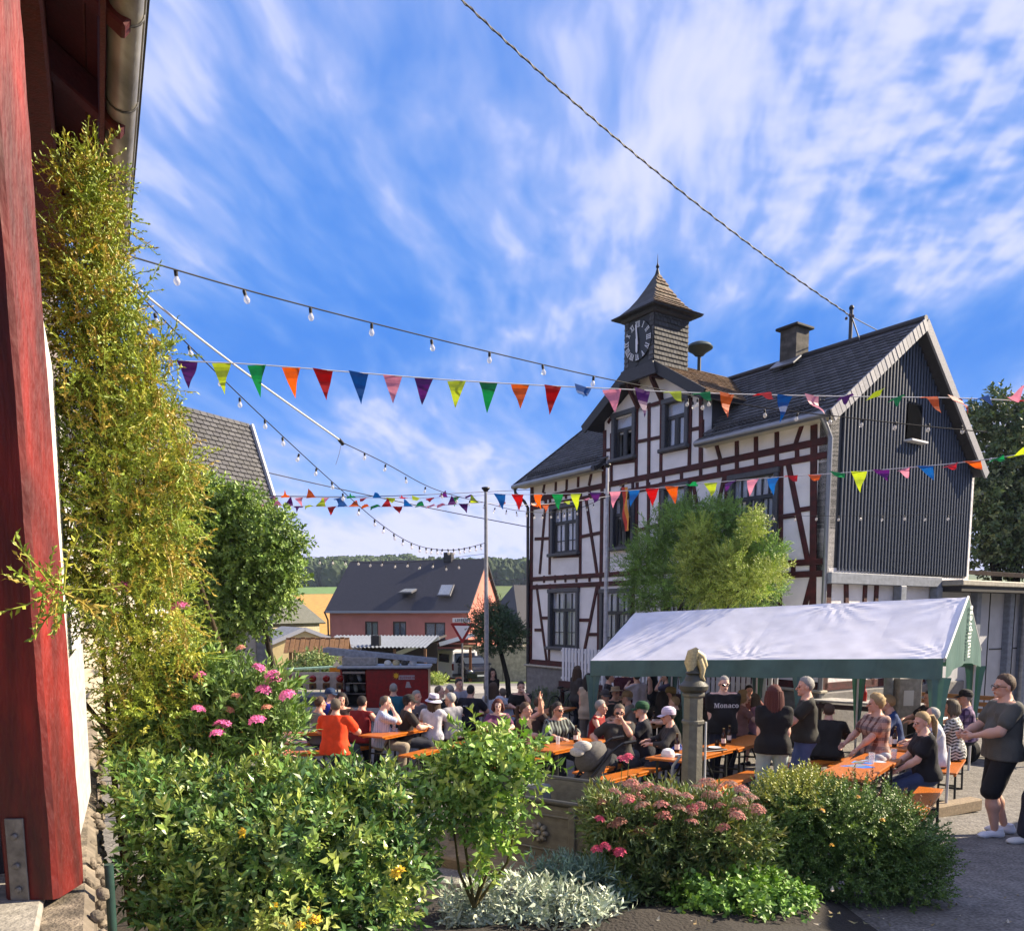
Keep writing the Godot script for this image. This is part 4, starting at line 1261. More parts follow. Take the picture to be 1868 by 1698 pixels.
func build_tent() -> void:
	var base := foot(6.37, 11.7)
	var tent := thing("party_tent", "long party tent with white roof and green valance over the beer tables", "tent", base, -0.6637)
	var white := mat("tent sheet", K(0.93, 0.93, 0.96), 0.42, "soft", Vector3.ONE * 0.6)
	white.backlight_enabled = true
	white.backlight = K(0.5, 0.5, 0.51)
	var green := mat("tent green", K(0.30, 0.44, 0.42), 0.55, "soft", Vector3.ONE)
	green.backlight_enabled = true
	green.backlight = K(0.30, 0.45, 0.36)
	var pole := mat("white pole", K(0.8, 0.8, 0.8), 0.4, "", Vector3.ONE, 0.0, 0.2)
	var L := 6.1
	var W := 3.3
	var slope := func(x: float) -> float: return 2.07 + x / L * 0.25
	var wn := FastNoiseLite.new()
	wn.frequency = 1.0
	wn.fractal_octaves = 3
	for side in 2:
		var mb := MB.new()
		var nx := 90
		var nu := 30
		var p := func(i: int, k: int) -> Vector3:
			var x := -L * (1.0 - float(i) / nx)
			var u := float(k) / nu
			var z := lerpf(0.06, -W / 2, u) if side == 0 else lerpf(-W - 0.06, -W / 2, u)
			var y: float = slope.call(x) + 0.92 * u
			var fan := 0.0
			for c: Vector2 in [U(-L, 1), U(0, 1), U(0, 0), U(-L * 0.5, 0), U(-L * 0.33, 1)]:
				var q := U(x - c.x, (u - c.y) * 1.9)
				var r := q.length()
				fan += sin(atan2(q.y, q.x) * 15.0 + wn.get_noise_2d(x * 1.2, u * 3 + c.x) * 2.5) * exp(-r * 2.0) * minf(r * 5.0, 1.0) * 0.014
			var n1 := 1.0 - absf(wn.get_noise_2d(x * 0.9 + u * 1.4 + 5 * side, u * 1.6 - x * 1.1)) * 3.2
			var sag := -0.035 * sin(PI * u) * (1.0 - 0.6 * absf(cos(PI * x / L * 3.0)))
			return V(x, y + sag + fan + maxf(n1, 0) * 0.0018, z)
		for i in nx:
			for k in nu:
				var a: Vector3 = p.call(i, k)
				var b: Vector3 = p.call(i + 1, k)
				var c: Vector3 = p.call(i + 1, k + 1)
				var e: Vector3 = p.call(i, k + 1)
				if side == 0:
					mb.quad(a, b, c, e)
				else:
					mb.quad(b, a, e, c)
		put("roof_sheet", mb, white, tent)
	for side in 2:
		var mb := MB.new()
		var z := 0.075 if side == 0 else -W - 0.075
		var n := 60
		for i in n:
			var x0 := -L * (1.0 - float(i) / n)
			var x1 := -L * (1.0 - float(i + 1) / n)
			var w0 := 0.012 * sin(i * 0.8)
			var w1 := 0.012 * sin((i + 1) * 0.8)
			mb.quad(V(x0, slope.call(x0) - 0.30 + 0.01 * sin(i * 0.5), z + w0 * 2), V(x1, slope.call(x1) - 0.30 + 0.01 * sin((i + 1) * 0.5), z + w1 * 2), V(x1, slope.call(x1) + 0.0, z), V(x0, slope.call(x0) + 0.0, z))
		put("valance", mb, green, tent)
	for side in 2:
		var x := 0.03 if side == 1 else -L - 0.03
		var mb := MB.new()
		var n := 24
		for i in n:
			var f0 := float(i) / n
			var f1 := float(i + 1) / n
			var ya: float = slope.call(clampf(x, -L, 0))
			var r0 := 0.92 * (1.0 - absf(f0 * 2 - 1))
			var r1 := 0.92 * (1.0 - absf(f1 * 2 - 1))
			var b0 := -0.30 + 0.14 * sin(PI * f0)
			var b1 := -0.30 + 0.14 * sin(PI * f1)
			var w0 := 0.02 * sin(f0 * 21)
			var w1 := 0.02 * sin(f1 * 21)
			mb.quad(V(x + w0, ya + b0, -W * f0), V(x + w1, ya + b1, -W * f1), V(x, ya + r1 + 0.0, -W * f1), V(x, ya + r0 + 0.0, -W * f0))
		var gable := put("gable_sheet", mb, green, tent)
		if side == 1:
			var t := put("lettering", lettering("multipress", 0.30, false, 0.004), paint(K(0.88, 0.9, 0.88), 0.6), gable)
			t.transform = Transform3D(Basis(V(0, 1, 0), V(0, 0, 1), V(1, 0, 0)), V(x + 0.035, slope.call(0.0) + 0.36, -W * 0.52))
			t.scale = V(0.40, 1.0, 1.0)
	var legs := [0.0, -L / 3.0, -2.0 * L / 3.0, -L]
	for z: float in [0.0, -W]:
		for x: float in legs:
			var lx := clampf(x, -L + 0.05, -0.05)
			var y: float = slope.call(x)
			var wx := tent.transform * V(lx, 0, z)
			var gy := ground(wx.x, -wx.z) - base.y
			part("leg", MB.new().tube([V(lx, gy, z), V(lx, y, z)], 0.022, 8), pole, tent)
			var s := MB.new()
			var zz := z + (0.05 if z == 0.0 else -0.05)
			for k in 8:
				var f0 := float(k) / 8
				var f1 := float(k + 1) / 8
				var a0 := lerpf(0.17, 0.04, pow(f0, 0.7))
				var a1 := lerpf(0.17, 0.04, pow(f1, 0.7))
				var y0 := lerpf(y - 0.28, gy + 0.5, f0)
				var y1 := lerpf(y - 0.28, gy + 0.5, f1)
				for q in 4:
					var g0 := q / 2.0 - 1.0
					var g1 := (q + 1) / 2.0 - 1.0
					s.quad(V(lx + a1 * g0, y1, zz + 0.03 * (q % 2)), V(lx + a1 * g1, y1, zz + 0.03 * ((q + 1) % 2)), V(lx + a0 * g1, y0, zz + 0.03 * ((q + 1) % 2)), V(lx + a0 * g0, y0, zz + 0.03 * (q % 2)))
			part("leg_sleeve", s, green, tent)
	var fr := MB.new()
	for z: float in [0.0, -W]:
		fr.tube([V(-L, slope.call(-L) - 0.04, z), V(0, slope.call(0.0) - 0.04, z)], 0.02, 6)
	fr.tube([V(-L, slope.call(-L) + 0.84, -W / 2), V(0, slope.call(0.0) + 0.84, -W / 2)], 0.02, 6)
	for x: float in legs:
		var y: float = slope.call(x)
		fr.tube([V(x * 0.995, y - 0.04, 0), V(x * 0.995, y + 0.84, -W / 2), V(x * 0.995, y - 0.04, -W)], 0.02, 6)
	put("frame", fr, pole, tent)
	put("gable_edge", MB.new().tube([V(0.02, slope.call(0.0), 0.05), V(0.02, slope.call(0.0) + 0.93, -W / 2), V(0.02, slope.call(0.0), -W - 0.05)], 0.018, 6), paint(K(0.8, 0.82, 0.82), 0.6), tent)
	var bm := thing("ballast_beam", "weathered squared timber lying at the foot of the right tent leg", "beam", foot(5.75, 10.15), 0.5)
	put("timber", MB.new().cbox(V(0, 0.085, 0), V(1.0, 0.16, 0.18), 0.015), worn(K(0.62, 0.55, 0.45), 0.9, 0.5, 3.0), bm)
	put("stake", MB.new().tube([V(-0.15, 0.1, 0), V(-0.15, 0.9, 0)], 0.018, 8), pole, bm)
func wheel(parent: Node, c: Vector3, r: float, w: float, axis: Vector3) -> void:
	var y := axis.normalized()
	var x := y.cross(Vector3.UP).normalized()
	var t := Transform3D(Basis(x, y, x.cross(y)), c)
	var h := w / 2
	var ty := part("wheel", MB.new().lathe([U(r * 0.62, -h), U(r * 0.93, -h), U(r, -h * 0.6), U(r, h * 0.6), U(r * 0.93, h), U(r * 0.62, h)], t, 20), paint(K(0.06, 0.06, 0.065), 0.9), parent)
	put("rim", MB.new().lathe([U(0, -h * 0.7), U(r * 0.62, -h * 0.7), U(r * 0.62, h * 0.7), U(r * 0.2, h * 0.5), U(0, h * 0.55)], t, 14), paint(K(0.45, 0.45, 0.47), 0.4, 0.6), ty)
func car_body(mb: MB, prof: Array, w: float, tuck: float) -> void:
	var n := prof.size()
	var top := 0.0
	for p: Vector2 in prof:
		top = maxf(top, p.y)
	var ring := func(x: float) -> Array:
		var out := []
		for p: Vector2 in prof:
			var k: float = clampf((p.y - 0.85) / maxf(top - 0.85, 0.1), 0.0, 1.0)
			out.push_back(V(x * (1.0 - tuck * k), p.y, p.x))
		return out
	var xs := [-w / 2, -w / 2 + 0.06, w / 2 - 0.06, w / 2]
	var rings := []
	for i in 4:
		var r: Array = ring.call(xs[i])
		if i == 0 or i == 3:
			for k in n:
				r[k] = V(r[k].x, lerpf(0.75, r[k].y, 0.96), r[k].z * 0.985)
		rings.push_back(r)
	for i in 3:
		for k in n:
			var m := (k + 1) % n
			mb._out(V(0, 0.75, 0), rings[i][k], rings[i][m], rings[i + 1][m])
			mb._out(V(0, 0.75, 0), rings[i][k], rings[i + 1][m], rings[i + 1][k])
	for i in [0, 3]:
		var pts := PackedVector2Array()
		for q: Vector3 in rings[i]:
			pts.push_back(U(q.z, q.y))
		var idx := Geometry2D.triangulate_polygon(pts)
		for t in range(0, idx.size(), 3):
			mb._out(V(0, 0.75, 0), rings[i][idx[t]], rings[i][idx[t + 1]], rings[i][idx[t + 2]])
func build_street() -> void:
	var chrome := paint(K(0.6, 0.6, 0.62), 0.25, 0.9)
	var black := paint(K(0.05, 0.05, 0.055), 0.6)
	var dark_glass := paint(K(0.07, 0.08, 0.1), 0.08)
	var van := thing("white_van", "white panel van with tail door towards us parked before the carport", "van", V(-4.05, ground(-4, 51) + 0.02, -51.5), PI + 0.5)
	var vm := MB.new()
	car_body(vm, [U(-2.4, 0.35), U(-2.42, 1.0), U(-2.3, 1.95), U(-2.1, 2.02), U(0.9, 2.0), U(1.6, 1.3), U(2.35, 1.05), U(2.45, 0.6), U(2.4, 0.35)], 1.9, 0.12)
	put("body", vm, paint(K(0.85, 0.85, 0.85), 0.3), van)
	put("rear_window", MB.new().cbox(V(0, 1.55, -2.37), V(1.35, 0.6, 0.06), 0.02, Basis(V(1, 0, 0), 0.12)), dark_glass, van)
	put("bumper", MB.new().cbox(V(0, 0.5, -2.43), V(1.8, 0.18, 0.1), 0.03), paint(K(0.3, 0.3, 0.3), 0.7), van)
	put("number_plate", MB.new().box(V(0, 0.72, -2.45), V(0.5, 0.11, 0.03)), paint(K(0.8, 0.8, 0.8)), van)
	for s: float in [-1.0, 1.0]:
		part("tail_light", MB.new().cbox(V(s * 0.86, 1.0, -2.4), V(0.13, 0.42, 0.08), 0.02), paint(K(0.45, 0.03, 0.03), 0.2), van)
		part("side_window", MB.new().cbox(V(s * 0.93, 1.5, -1.2), V(0.04, 0.5, 1.5), 0.01), dark_glass, van)
		wheel(van, V(s * 0.85, 0.33, -1.5), 0.33, 0.2, V(s, 0, 0))
		wheel(van, V(s * 0.85, 0.33, 1.5), 0.33, 0.2, V(s, 0, 0))
	var car := thing("dark_car", "dark blue-grey car facing the square beside the white van", "car", V(-2.55, ground(-2.5, 49) + 0.02, -49.5), 0.35)
	var cm := MB.new()
	car_body(cm, [U(-2.0, 0.35), U(-2.1, 0.9), U(-1.7, 1.35), U(-1.2, 1.52), U(0.1, 1.54), U(0.95, 0.98), U(1.85, 0.82), U(2.05, 0.6), U(2.0, 0.3)], 1.78, 0.16)
	put("body", cm, paint(K(0.12, 0.13, 0.17), 0.22, 0.3), car)
	put("windscreen", MB.new().cbox(V(0, 1.26, 0.54), V(1.3, 0.62, 0.05), 0.01, Basis(V(1, 0, 0), -0.98)), paint(K(0.25, 0.28, 0.33), 0.05), car)
	put("grille", MB.new().cbox(V(0, 0.62, 2.03), V(0.8, 0.18, 0.06), 0.02), black, car)
	put("number_plate", MB.new().box(V(0, 0.45, 2.07), V(0.5, 0.11, 0.02)), paint(K(0.8, 0.8, 0.8)), car)
	for s: float in [-1.0, 1.0]:
		part("headlight", MB.new().ball(V(s * 0.66, 0.70, 1.93), V(0.19, 0.09, 0.14)), chrome, car)
		part("mirror", MB.new().ball(V(s * 0.98, 1.05, 0.75), V(0.12, 0.08, 0.06)), paint(K(0.12, 0.13, 0.17), 0.22, 0.3), car)
		wheel(car, V(s * 0.8, 0.31, 1.35), 0.31, 0.2, V(s, 0, 0))
		wheel(car, V(s * 0.8, 0.31, -1.3), 0.31, 0.2, V(s, 0, 0))
	var fx := at(706, 1250, 23.0).x
	var red := worn(K(0.60, 0.06, 0.06), 0.35, 0.05, 1.0)
	var tr := thing("fire_trailer", "red fire service trailer with open shutter, emblem and grey ladder on top", "trailer", foot(fx, 23.0), 0.06)
	put("body", MB.new().cbox(V(0.35, 0.88, 0), V(1.75, 1.1, 1.5), 0.03).cbox(V(-0.86, 0.88, -0.5), V(0.72, 1.1, 0.5), 0.02).box(V(-1.2, 0.88, 0.1), V(0.05, 1.1, 1.3)), red, tr)
	var comp := put("compartment", MB.new().box(V(-0.86, 0.88, -0.24), V(0.66, 1.06, 0.03)).box(V(-0.86, 0.36, 0.2), V(0.7, 0.03, 1.0)), paint(K(0.2, 0.2, 0.22), 0.6), tr)
	put("shutter", MB.new().cbox(V(-0.86, 1.33, 0.66), V(0.66, 0.1, 0.1), 0.02), chrome, tr)
	for k in 2:
		part("shelf", MB.new().box(V(-0.86, 0.72 + k * 0.3, 0.2), V(0.66, 0.02, 0.8)), chrome, tr)
	for k in 5:
		part("hose_coil", MB.new().lathe([U(0.06, -0.04), U(0.12, -0.04), U(0.12, 0.04), U(0.06, 0.04), U(0.06, -0.04)], Transform3D(Basis(V(0, 0, 1), PI / 2 + k * 0.1), V(-1.08 + k * 0.11, 0.87 + 0.3 * (k % 2), 0.35)), 14), paint([K(0.7, 0.7, 0.68), K(0.35, 0.3, 0.28), K(0.6, 0.58, 0.5)][k % 3], 0.8), tr)
	put("top_rail", MB.new().cbox(V(0, 1.47, 0.2), V(2.6, 0.07, 1.3), 0.02), worn(K(0.62, 0.65, 0.68), 0.4, 0.1, 1.0), tr)
	put("locker", MB.new().cbox(V(-0.75, 1.62, 0.1), V(0.95, 0.24, 0.6), 0.02), worn(K(0.62, 0.62, 0.62), 0.5, 0.1, 1.0), tr)
	for k in 4:
		part("helmet", MB.new().ball(V(0.05 + k * 0.24, 1.56, 0.2), V(0.11, 0.09, 0.13)), paint([K(0.85, 0.85, 0.82), K(0.75, 0.7, 0.55), K(0.2, 0.2, 0.2), K(0.8, 0.8, 0.8)][k], 0.4), tr)
	var lad := MB.new()
	for z: float in [0.35, -0.15]:
		lad.bar(V(-1.75, 1.95, z), V(1.45, 1.62, z), 0.05, 0.13).bar(V(-1.6, 1.83, z), V(-0.3, 1.74, z), 0.04, 0.06)
	for k in 12:
		lad.bar(V(-1.6 + k * 0.26, 1.935 - k * 0.027, 0.35), V(-1.6 + k * 0.26, 1.935 - k * 0.027, -0.15), 0.03, 0.03)
	put("ladder", lad, worn(K(0.60, 0.64, 0.70), 0.35, 0.1, 1.0), tr)
	var emblem := put("emblem_plate", MB.new().cbox(V(0.62, 1.19, 0.757), V(0.46, 0.12, 0.012), 0.004), paint(K(0.68, 0.66, 0.68), 0.5), tr)
	var tx := put("lettering", lettering("FEUERWEHR", 0.075, false, 0.004), paint(K(0.55, 0.08, 0.08), 0.5), emblem)
	tx.position = V(0.63, 1.185, 0.766)
	tx.scale = V(0.82, 1, 1)
	var star := PackedVector2Array()
	for k in 16:
		var rr := 0.10 if k % 2 == 0 else 0.05
		star.push_back(U(cos(k * TAU / 16) * rr, sin(k * TAU / 16) * rr))
	put("yellow_flower_mark", MB.new().prism(star, TR(V(0.33, 1.24, 0.768)), 0.01), paint(K(0.9, 0.68, 0.08), 0.5), emblem)
	put("round_mark", MB.new().prism(PackedVector2Array([U(-0.08, -0.08), U(0.09, -0.08), U(0.03, 0.09), U(-0.04, 0.09)]), TR(V(0.66, 0.98, 0.757)), 0.01), paint(K(0.65, 0.6, 0.6), 0.5), emblem)
	wheel(tr, V(0.4, 0.3, 0.7), 0.3, 0.2, V(0, 0, 1))
	wheel(tr, V(0.4, 0.3, -0.7), 0.3, 0.2, V(0, 0, 1))
	var fc := thing("red_fire_van", "red fire service van with striped tail and blue beacon behind the pink flowers", "van", foot(at(440, 1300, 19.0).x, 19.4), 0.12)
	var fm := MB.new()
	car_body(fm, [U(-1.4, 0.3), U(-1.45, 1.2), U(-1.2, 1.55), U(1.0, 1.58), U(1.25, 1.45), U(1.42, 0.9), U(1.42, 0.3)], 2.0, 0.14)
	put("body", fm, red, fc)
	for k in 9:
		part("chevron", MB.new().bar(V(-0.7 + k * 0.14, 0.75, 1.40), V(-0.45 + k * 0.14, 1.2, 1.37), 0.05, 0.012, V(0, 0, 1)), paint(K(0.75, 0.72, 0.15), 0.4), fc)
	put("beacon", MB.new().lathe([U(0.08, 0), U(0.08, 0.08), U(0.05, 0.13), U(0, 0.14)], TR(V(0.55, 1.57, 0.6)), 12), paint(K(0.04, 0.08, 0.25), 0.15), fc)
	put("rear_window", MB.new().cbox(V(-0.1, 1.28, 1.34), V(1.3, 0.26, 0.04), 0.01, Basis(V(1, 0, 0), -0.3)), dark_glass, fc)
	for s: float in [-1.0, 1.0]:
		part("tail_light", MB.new().cbox(V(s * 0.86, 0.85, 1.41), V(0.14, 0.3, 0.05), 0.015), paint(K(0.7, 0.35, 0.05), 0.2), fc)
		wheel(fc, V(s * 0.9, 0.32, 0.9), 0.32, 0.2, V(s, 0, 0))
		wheel(fc, V(s * 0.9, 0.32, -0.8), 0.32, 0.2, V(s, 0, 0))
	var wt := thing("warning_trailer", "grey roadwork trailer with white board and four red warning lamps", "trailer", foot(at(575, 1300, 22.0).x, 22.0), 0.1)
	put("board", MB.new().cbox(V(0.05, 1.08, -0.3), V(1.45, 0.5, 0.04), 0.01), worn(K(0.82, 0.78, 0.74), 0.6, 0.1, 1.0), wt)
	put("bed", MB.new().cbox(V(0, 0.62, 0.2), V(1.7, 0.28, 1.2), 0.03), worn(K(0.42, 0.45, 0.50), 0.5, 0.2, 1.0), wt)
	for k in 5:
		part("rung", MB.new().bar(V(-0.7 + k * 0.32, 0.5, 0.85), V(-0.5 + k * 0.32, 0.75, 0.7), 0.05, 0.05), chrome, wt)
	for k in 4:
		var x := -0.42 + k * 0.37
		var lamp := part("warning_lamp", MB.new().lathe([U(0, -0.05), U(0.1, -0.05), U(0.1, 0.0), U(0.07, 0.045), U(0, 0.05)], Transform3D(Basis(V(1, 0, 0), PI / 2), V(x, 1.17, 0.0)), 14), paint(K(0.50, 0.04, 0.02), 0.2), wt)
		put("lamp_foot", MB.new().cbox(V(x, 0.97, 0.0), V(0.19, 0.17, 0.12), 0.02), paint(K(0.35, 0.22, 0.05), 0.6), lamp)
		put("clip", MB.new().cbox(V(x, 0.95, 0.065), V(0.06, 0.08, 0.02), 0.005), paint(K(0.05, 0.05, 0.05)), lamp)
	wheel(wt, V(0.75, 0.3, 0.3), 0.3, 0.2, V(1, 0, 0))
	wheel(wt, V(-0.75, 0.3, 0.3), 0.3, 0.2, V(1, 0, 0))
	var ys := thing("yellow_sign", "yellow hazard sign board on a post at the red trailer", "sign", foot(at(616, 1300, 24.0).x, 24.0), 0.0)
	put("post", MB.new().tube([V(0, 0, 0), V(0, 1.6, 0)], 0.03, 8), chrome, ys)
	put("plate", MB.new().cbox(V(0, 1.18, 0.04), V(0.42, 0.36, 0.02), 0.005), paint(K(0.75, 0.48, 0.04), 0.5), ys)
	put("scribble_mark", MB.new().tube([V(-0.1, 1.16, 0.055), V(-0.03, 1.24, 0.055), V(0.03, 1.19, 0.055), V(0.12, 1.23, 0.055)], 0.012, 5), black, ys)
	put("top_plate", MB.new().prism(PackedVector2Array([U(-0.12, 1.4), U(0.16, 1.4), U(0.0, 1.56)]), TR(V(0, 0, 0.04)), 0.015), paint(K(0.85, 0.84, 0.8), 0.6), ys)
	var gr := thing("garden_rail", "pale green handrail along the garden behind the warning lamps", "railing", foot(at(555, 1240, 30.0).x, 30.0), 0.05)
	put("rail", MB.new().tube([V(-1.6, 0.95, 0), V(1.8, 1.12, 0)], 0.05, 8), worn(K(0.62, 0.78, 0.70), 0.5, 0.1, 1.0), gr)
	for k in 4:
		part("post", MB.new().tube([V(-1.5 + k * 1.05, -0.1, 0), V(-1.5 + k * 1.05, 0.98 + k * 0.04, 0)], 0.035, 6), worn(K(0.45, 0.52, 0.48), 0.5, 0.1, 1.0), gr)
	var p := at(843, 1160, 32.0)
	var gy := ground(p.x, 32.0)
	var gw := thing("give_way_sign", "red and white give way triangle on a pole with a street name plate above", "sign", V(p.x, gy, p.z), 0.05)
	var h := p.y - gy
	put("pole", MB.new().tube([V(0, 0, 0), V(0, h + 0.75, 0)], 0.035, 8), worn(K(0.4, 0.4, 0.42), 0.5, 0.1, 1.0), gw)
	var tri := PackedVector2Array([U(-0.42, h + 0.42), U(-0.46, h + 0.47), U(-0.42, h + 0.51), U(0.42, h + 0.51), U(0.46, h + 0.47), U(0.03, h - 0.28), U(-0.03, h - 0.28)])
	put("red_border", MB.new().prism(tri, TR(V(0, 0, 0.05)), 0.02), paint(K(0.5, 0.03, 0.04), 0.4), gw)
	put("white_field", MB.new().prism(PackedVector2Array([U(-0.31, h + 0.41), U(0.31, h + 0.41), U(0, h - 0.12)]), TR(V(0, 0, 0.066)), 0.004), paint(K(0.82, 0.82, 0.84), 0.4), gw)
	var sp := put("street_plate", MB.new().cbox(V(-0.02, h + 0.63, 0.045), V(0.72, 0.17, 0.02), 0.004), paint(K(0.82, 0.82, 0.82), 0.5), gw)
	var st := put("lettering", lettering("LIEBEN", 0.11, false, 0.004), paint(K(0.08, 0.08, 0.1)), sp)
	st.position = V(-0.03, h + 0.625, 0.058)
	for k in 2:
		var d: float = [17.0, 19.2][k]
		var top := at([886.0, 1108.0][k], [893.0, 850.0][k], d)
		var g := ground(top.x, d)
		var fp_ := thing("flagpole", ["slim grey flagpole standing free left of the hall with a flat cap", "white flagpole in front of the hall facade left of the willow"][k], "flagpole", V(top.x, g, top.z), 0.0, "flagpoles")
		var H := top.y - g
		put("pole", MB.new().tube([V(0, 0, 0), V(0, H * 0.5, 0), V(0, H, 0)], [0.05, 0.045, 0.032], 10), worn([K(0.62, 0.63, 0.65), K(0.78, 0.78, 0.8)][k], 0.4, 0.1, 1.0), fp_)
		put("cap", MB.new().lathe([U(0, H - 0.06), U(0.04, H - 0.04), U(0.07, H), U(0.09, H + 0.02), U(0.085, H + 0.045), U(0, H + 0.06)], Transform3D.IDENTITY, 14), paint(K(0.12, 0.12, 0.13), 0.5), fp_)
		put("cleat", MB.new().cbox(V(0, 1.1, 0.06), V(0.03, 0.16, 0.03), 0.008), chrome, fp_)
		put("halyard", MB.new().tube([V(0.03, 1.1, 0.07), V(0.05, H * 0.5, 0.06), V(0.03, H - 0.1, 0.04)], 0.005, 4), paint(K(0.7, 0.7, 0.7)), fp_)
	var bk := thing("bicycle", "black bicycle leaning on the grey plinth of the hall", "bicycle", foot(at(1030, 1260, 22.6).x, 22.7), 0.95)
	for s: float in [-1.0, 1.0]:
		var ring := []
		for i in 21:
			ring.push_back(V(s * 0.52 + cos(i * TAU / 20) * 0.33, 0.34 + sin(i * TAU / 20) * 0.33, 0))
		var wh := part("wheel", MB.new().tube(ring, 0.018, 6, false), black, bk)
		var sp2 := MB.new()
		for i in 10:
			sp2.tube([V(s * 0.52, 0.34, 0), V(s * 0.52 + cos(i * TAU / 10) * 0.32, 0.34 + sin(i * TAU / 10) * 0.32, 0)], 0.003, 3, false)
		put("spokes", sp2, chrome, wh)
	var fr := MB.new()
	for q: Array in [[V(-0.52, 0.34, 0), V(-0.08, 0.32, 0)], [V(-0.08, 0.32, 0), V(-0.2, 0.82, 0)], [V(-0.18, 0.74, 0), V(0.36, 0.80, 0)], [V(-0.08, 0.32, 0), V(0.38, 0.72, 0)], [V(0.35, 0.92, 0), V(0.52, 0.34, 0)], [V(-0.52, 0.34, 0), V(-0.18, 0.72, 0)]]:
		fr.tube(q, 0.018, 6)
	put("frame", fr, paint(K(0.08, 0.08, 0.1), 0.3), bk)
	put("handlebar", MB.new().tube([V(0.26, 0.98, -0.28), V(0.36, 0.97, -0.1), V(0.36, 0.97, 0.1), V(0.26, 0.98, 0.28)], 0.016, 6), black, bk)
	put("saddle", MB.new().ball(V(-0.22, 0.88, 0), V(0.14, 0.04, 0.07)), black, bk)
	var wb := thing("slatted_bench", "slatted wooden park bench under the annex wall right of the tent", "bench", foot(at(1760, 1250, 16.0).x, 16.2), -0.7)
	wb.position.y += 0.35
	for k in 3:
		part("slat", MB.new().cbox(V(-0.15, 0.58 + k * 0.13, -0.25 - k * 0.05), V(1.7, 0.09, 0.025), 0.006), worn(K(0.62, 0.42, 0.2), 0.6, 0.3, 2.0), wb)
		part("slat", MB.new().cbox(V(-0.15, 0.45, -0.1 + k * 0.13), V(1.7, 0.025, 0.1), 0.006), worn(K(0.70, 0.60, 0.45), 0.6, 0.3, 2.0), wb)
	for x: float in [-0.85, 0.6]:
		part("leg", MB.new().bar(V(x, -0.35, 0.2), V(x, 0.44, 0.15), 0.05, 0.05).bar(V(x, -0.35, -0.2), V(x, 0.9, -0.38), 0.05, 0.05).bar(V(x, 0.43, 0.2), V(x, 0.43, -0.2), 0.05, 0.04), worn(K(0.45, 0.45, 0.46), 0.5, 0.1, 1.0), wb)
	var rd := thing("ride_on_mower", "black ride-on mower with a white ringed steering wheel behind the right tent leg", "mower", foot(at(1722, 1260, 15.2).x, 15.4), 0.4)
	put("hood", MB.new().cbox(V(0, 0.62, -0.2), V(0.95, 0.6, 1.3), 0.12), paint(K(0.07, 0.07, 0.08), 0.35), rd)
	put("seat", MB.new().cbox(V(0.1, 1.05, -0.7), V(0.5, 0.6, 0.15), 0.06), black, rd)
	var rim := []
	for i in 17:
		rim.push_back(V(-0.1 + cos(i * TAU / 16) * 0.17, 1.18 + sin(i * TAU / 16) * 0.12, 0.2 - sin(i * TAU / 16) * 0.12))
	put("steering_wheel", MB.new().tube(rim, 0.026, 8, false), paint(K(0.85, 0.85, 0.85), 0.4), rd)
	put("column", MB.new().tube([V(-0.1, 0.8, -0.1), V(-0.1, 1.18, 0.2)], 0.03, 6), black, rd)
	for s: float in [-1.0, 1.0]:
		wheel(rd, V(s * 0.45, 0.24, 0.35), 0.24, 0.18, V(s, 0, 0))
		wheel(rd, V(s * 0.48, 0.3, -0.6), 0.3, 0.2, V(s, 0, 0))
	var rp := thing("loading_ramp", "dark sloping loading ramp along the annex at the right edge", "ramp", foot(at(1850, 1260, 15.5).x, 16.0), -0.45)
	put("deck", MB.new().cbox(V(0.2, 0.75, 0), V(2.9, 0.07, 1.0), 0.02, Basis(V(0, 0, 1), 0.33)), worn(K(0.20, 0.20, 0.22), 0.6, 0.3, 1.0), rp)
	put("kerb", MB.new().cbox(V(0.2, 0.83, 0.5), V(2.9, 0.1, 0.06), 0.02, Basis(V(0, 0, 1), 0.33)), worn(K(0.45, 0.46, 0.48), 0.5, 0.2, 1.0), rp)
	for x: float in [-0.6, 0.5, 1.4]:
		part("leg", MB.new().bar(V(x, -0.05, 0.4), V(x, 0.62 + x * 0.3, 0.4), 0.06, 0.06).bar(V(x, -0.05, -0.4), V(x, 0.62 + x * 0.3, -0.4), 0.06, 0.06), worn(K(0.3, 0.3, 0.32), 0.5, 0.1, 1.0), rp)
	var pil := thing("control_pillar", "pale grey service pillar with a notice on its front inside the tent", "pillar", foot(at(1668, 1250, 15.0).x, 15.6), 0.2)
	put("post", MB.new().tube([V(-0.22, 0, 0), V(-0.22, 1.9, 0)], 0.09, 12), worn(K(0.6, 0.62, 0.63), 0.5, 0.1, 1.0), pil)
	put("cabinet", MB.new().cbox(V(0.14, 0.9, 0), V(0.52, 1.5, 0.35), 0.02), worn(K(0.66, 0.64, 0.60), 0.6, 0.1, 1.0), pil)
	put("notice", MB.new().box(V(0.1, 1.25, 0.18), V(0.22, 0.3, 0.006)), paint(K(0.8, 0.8, 0.78)), pil)
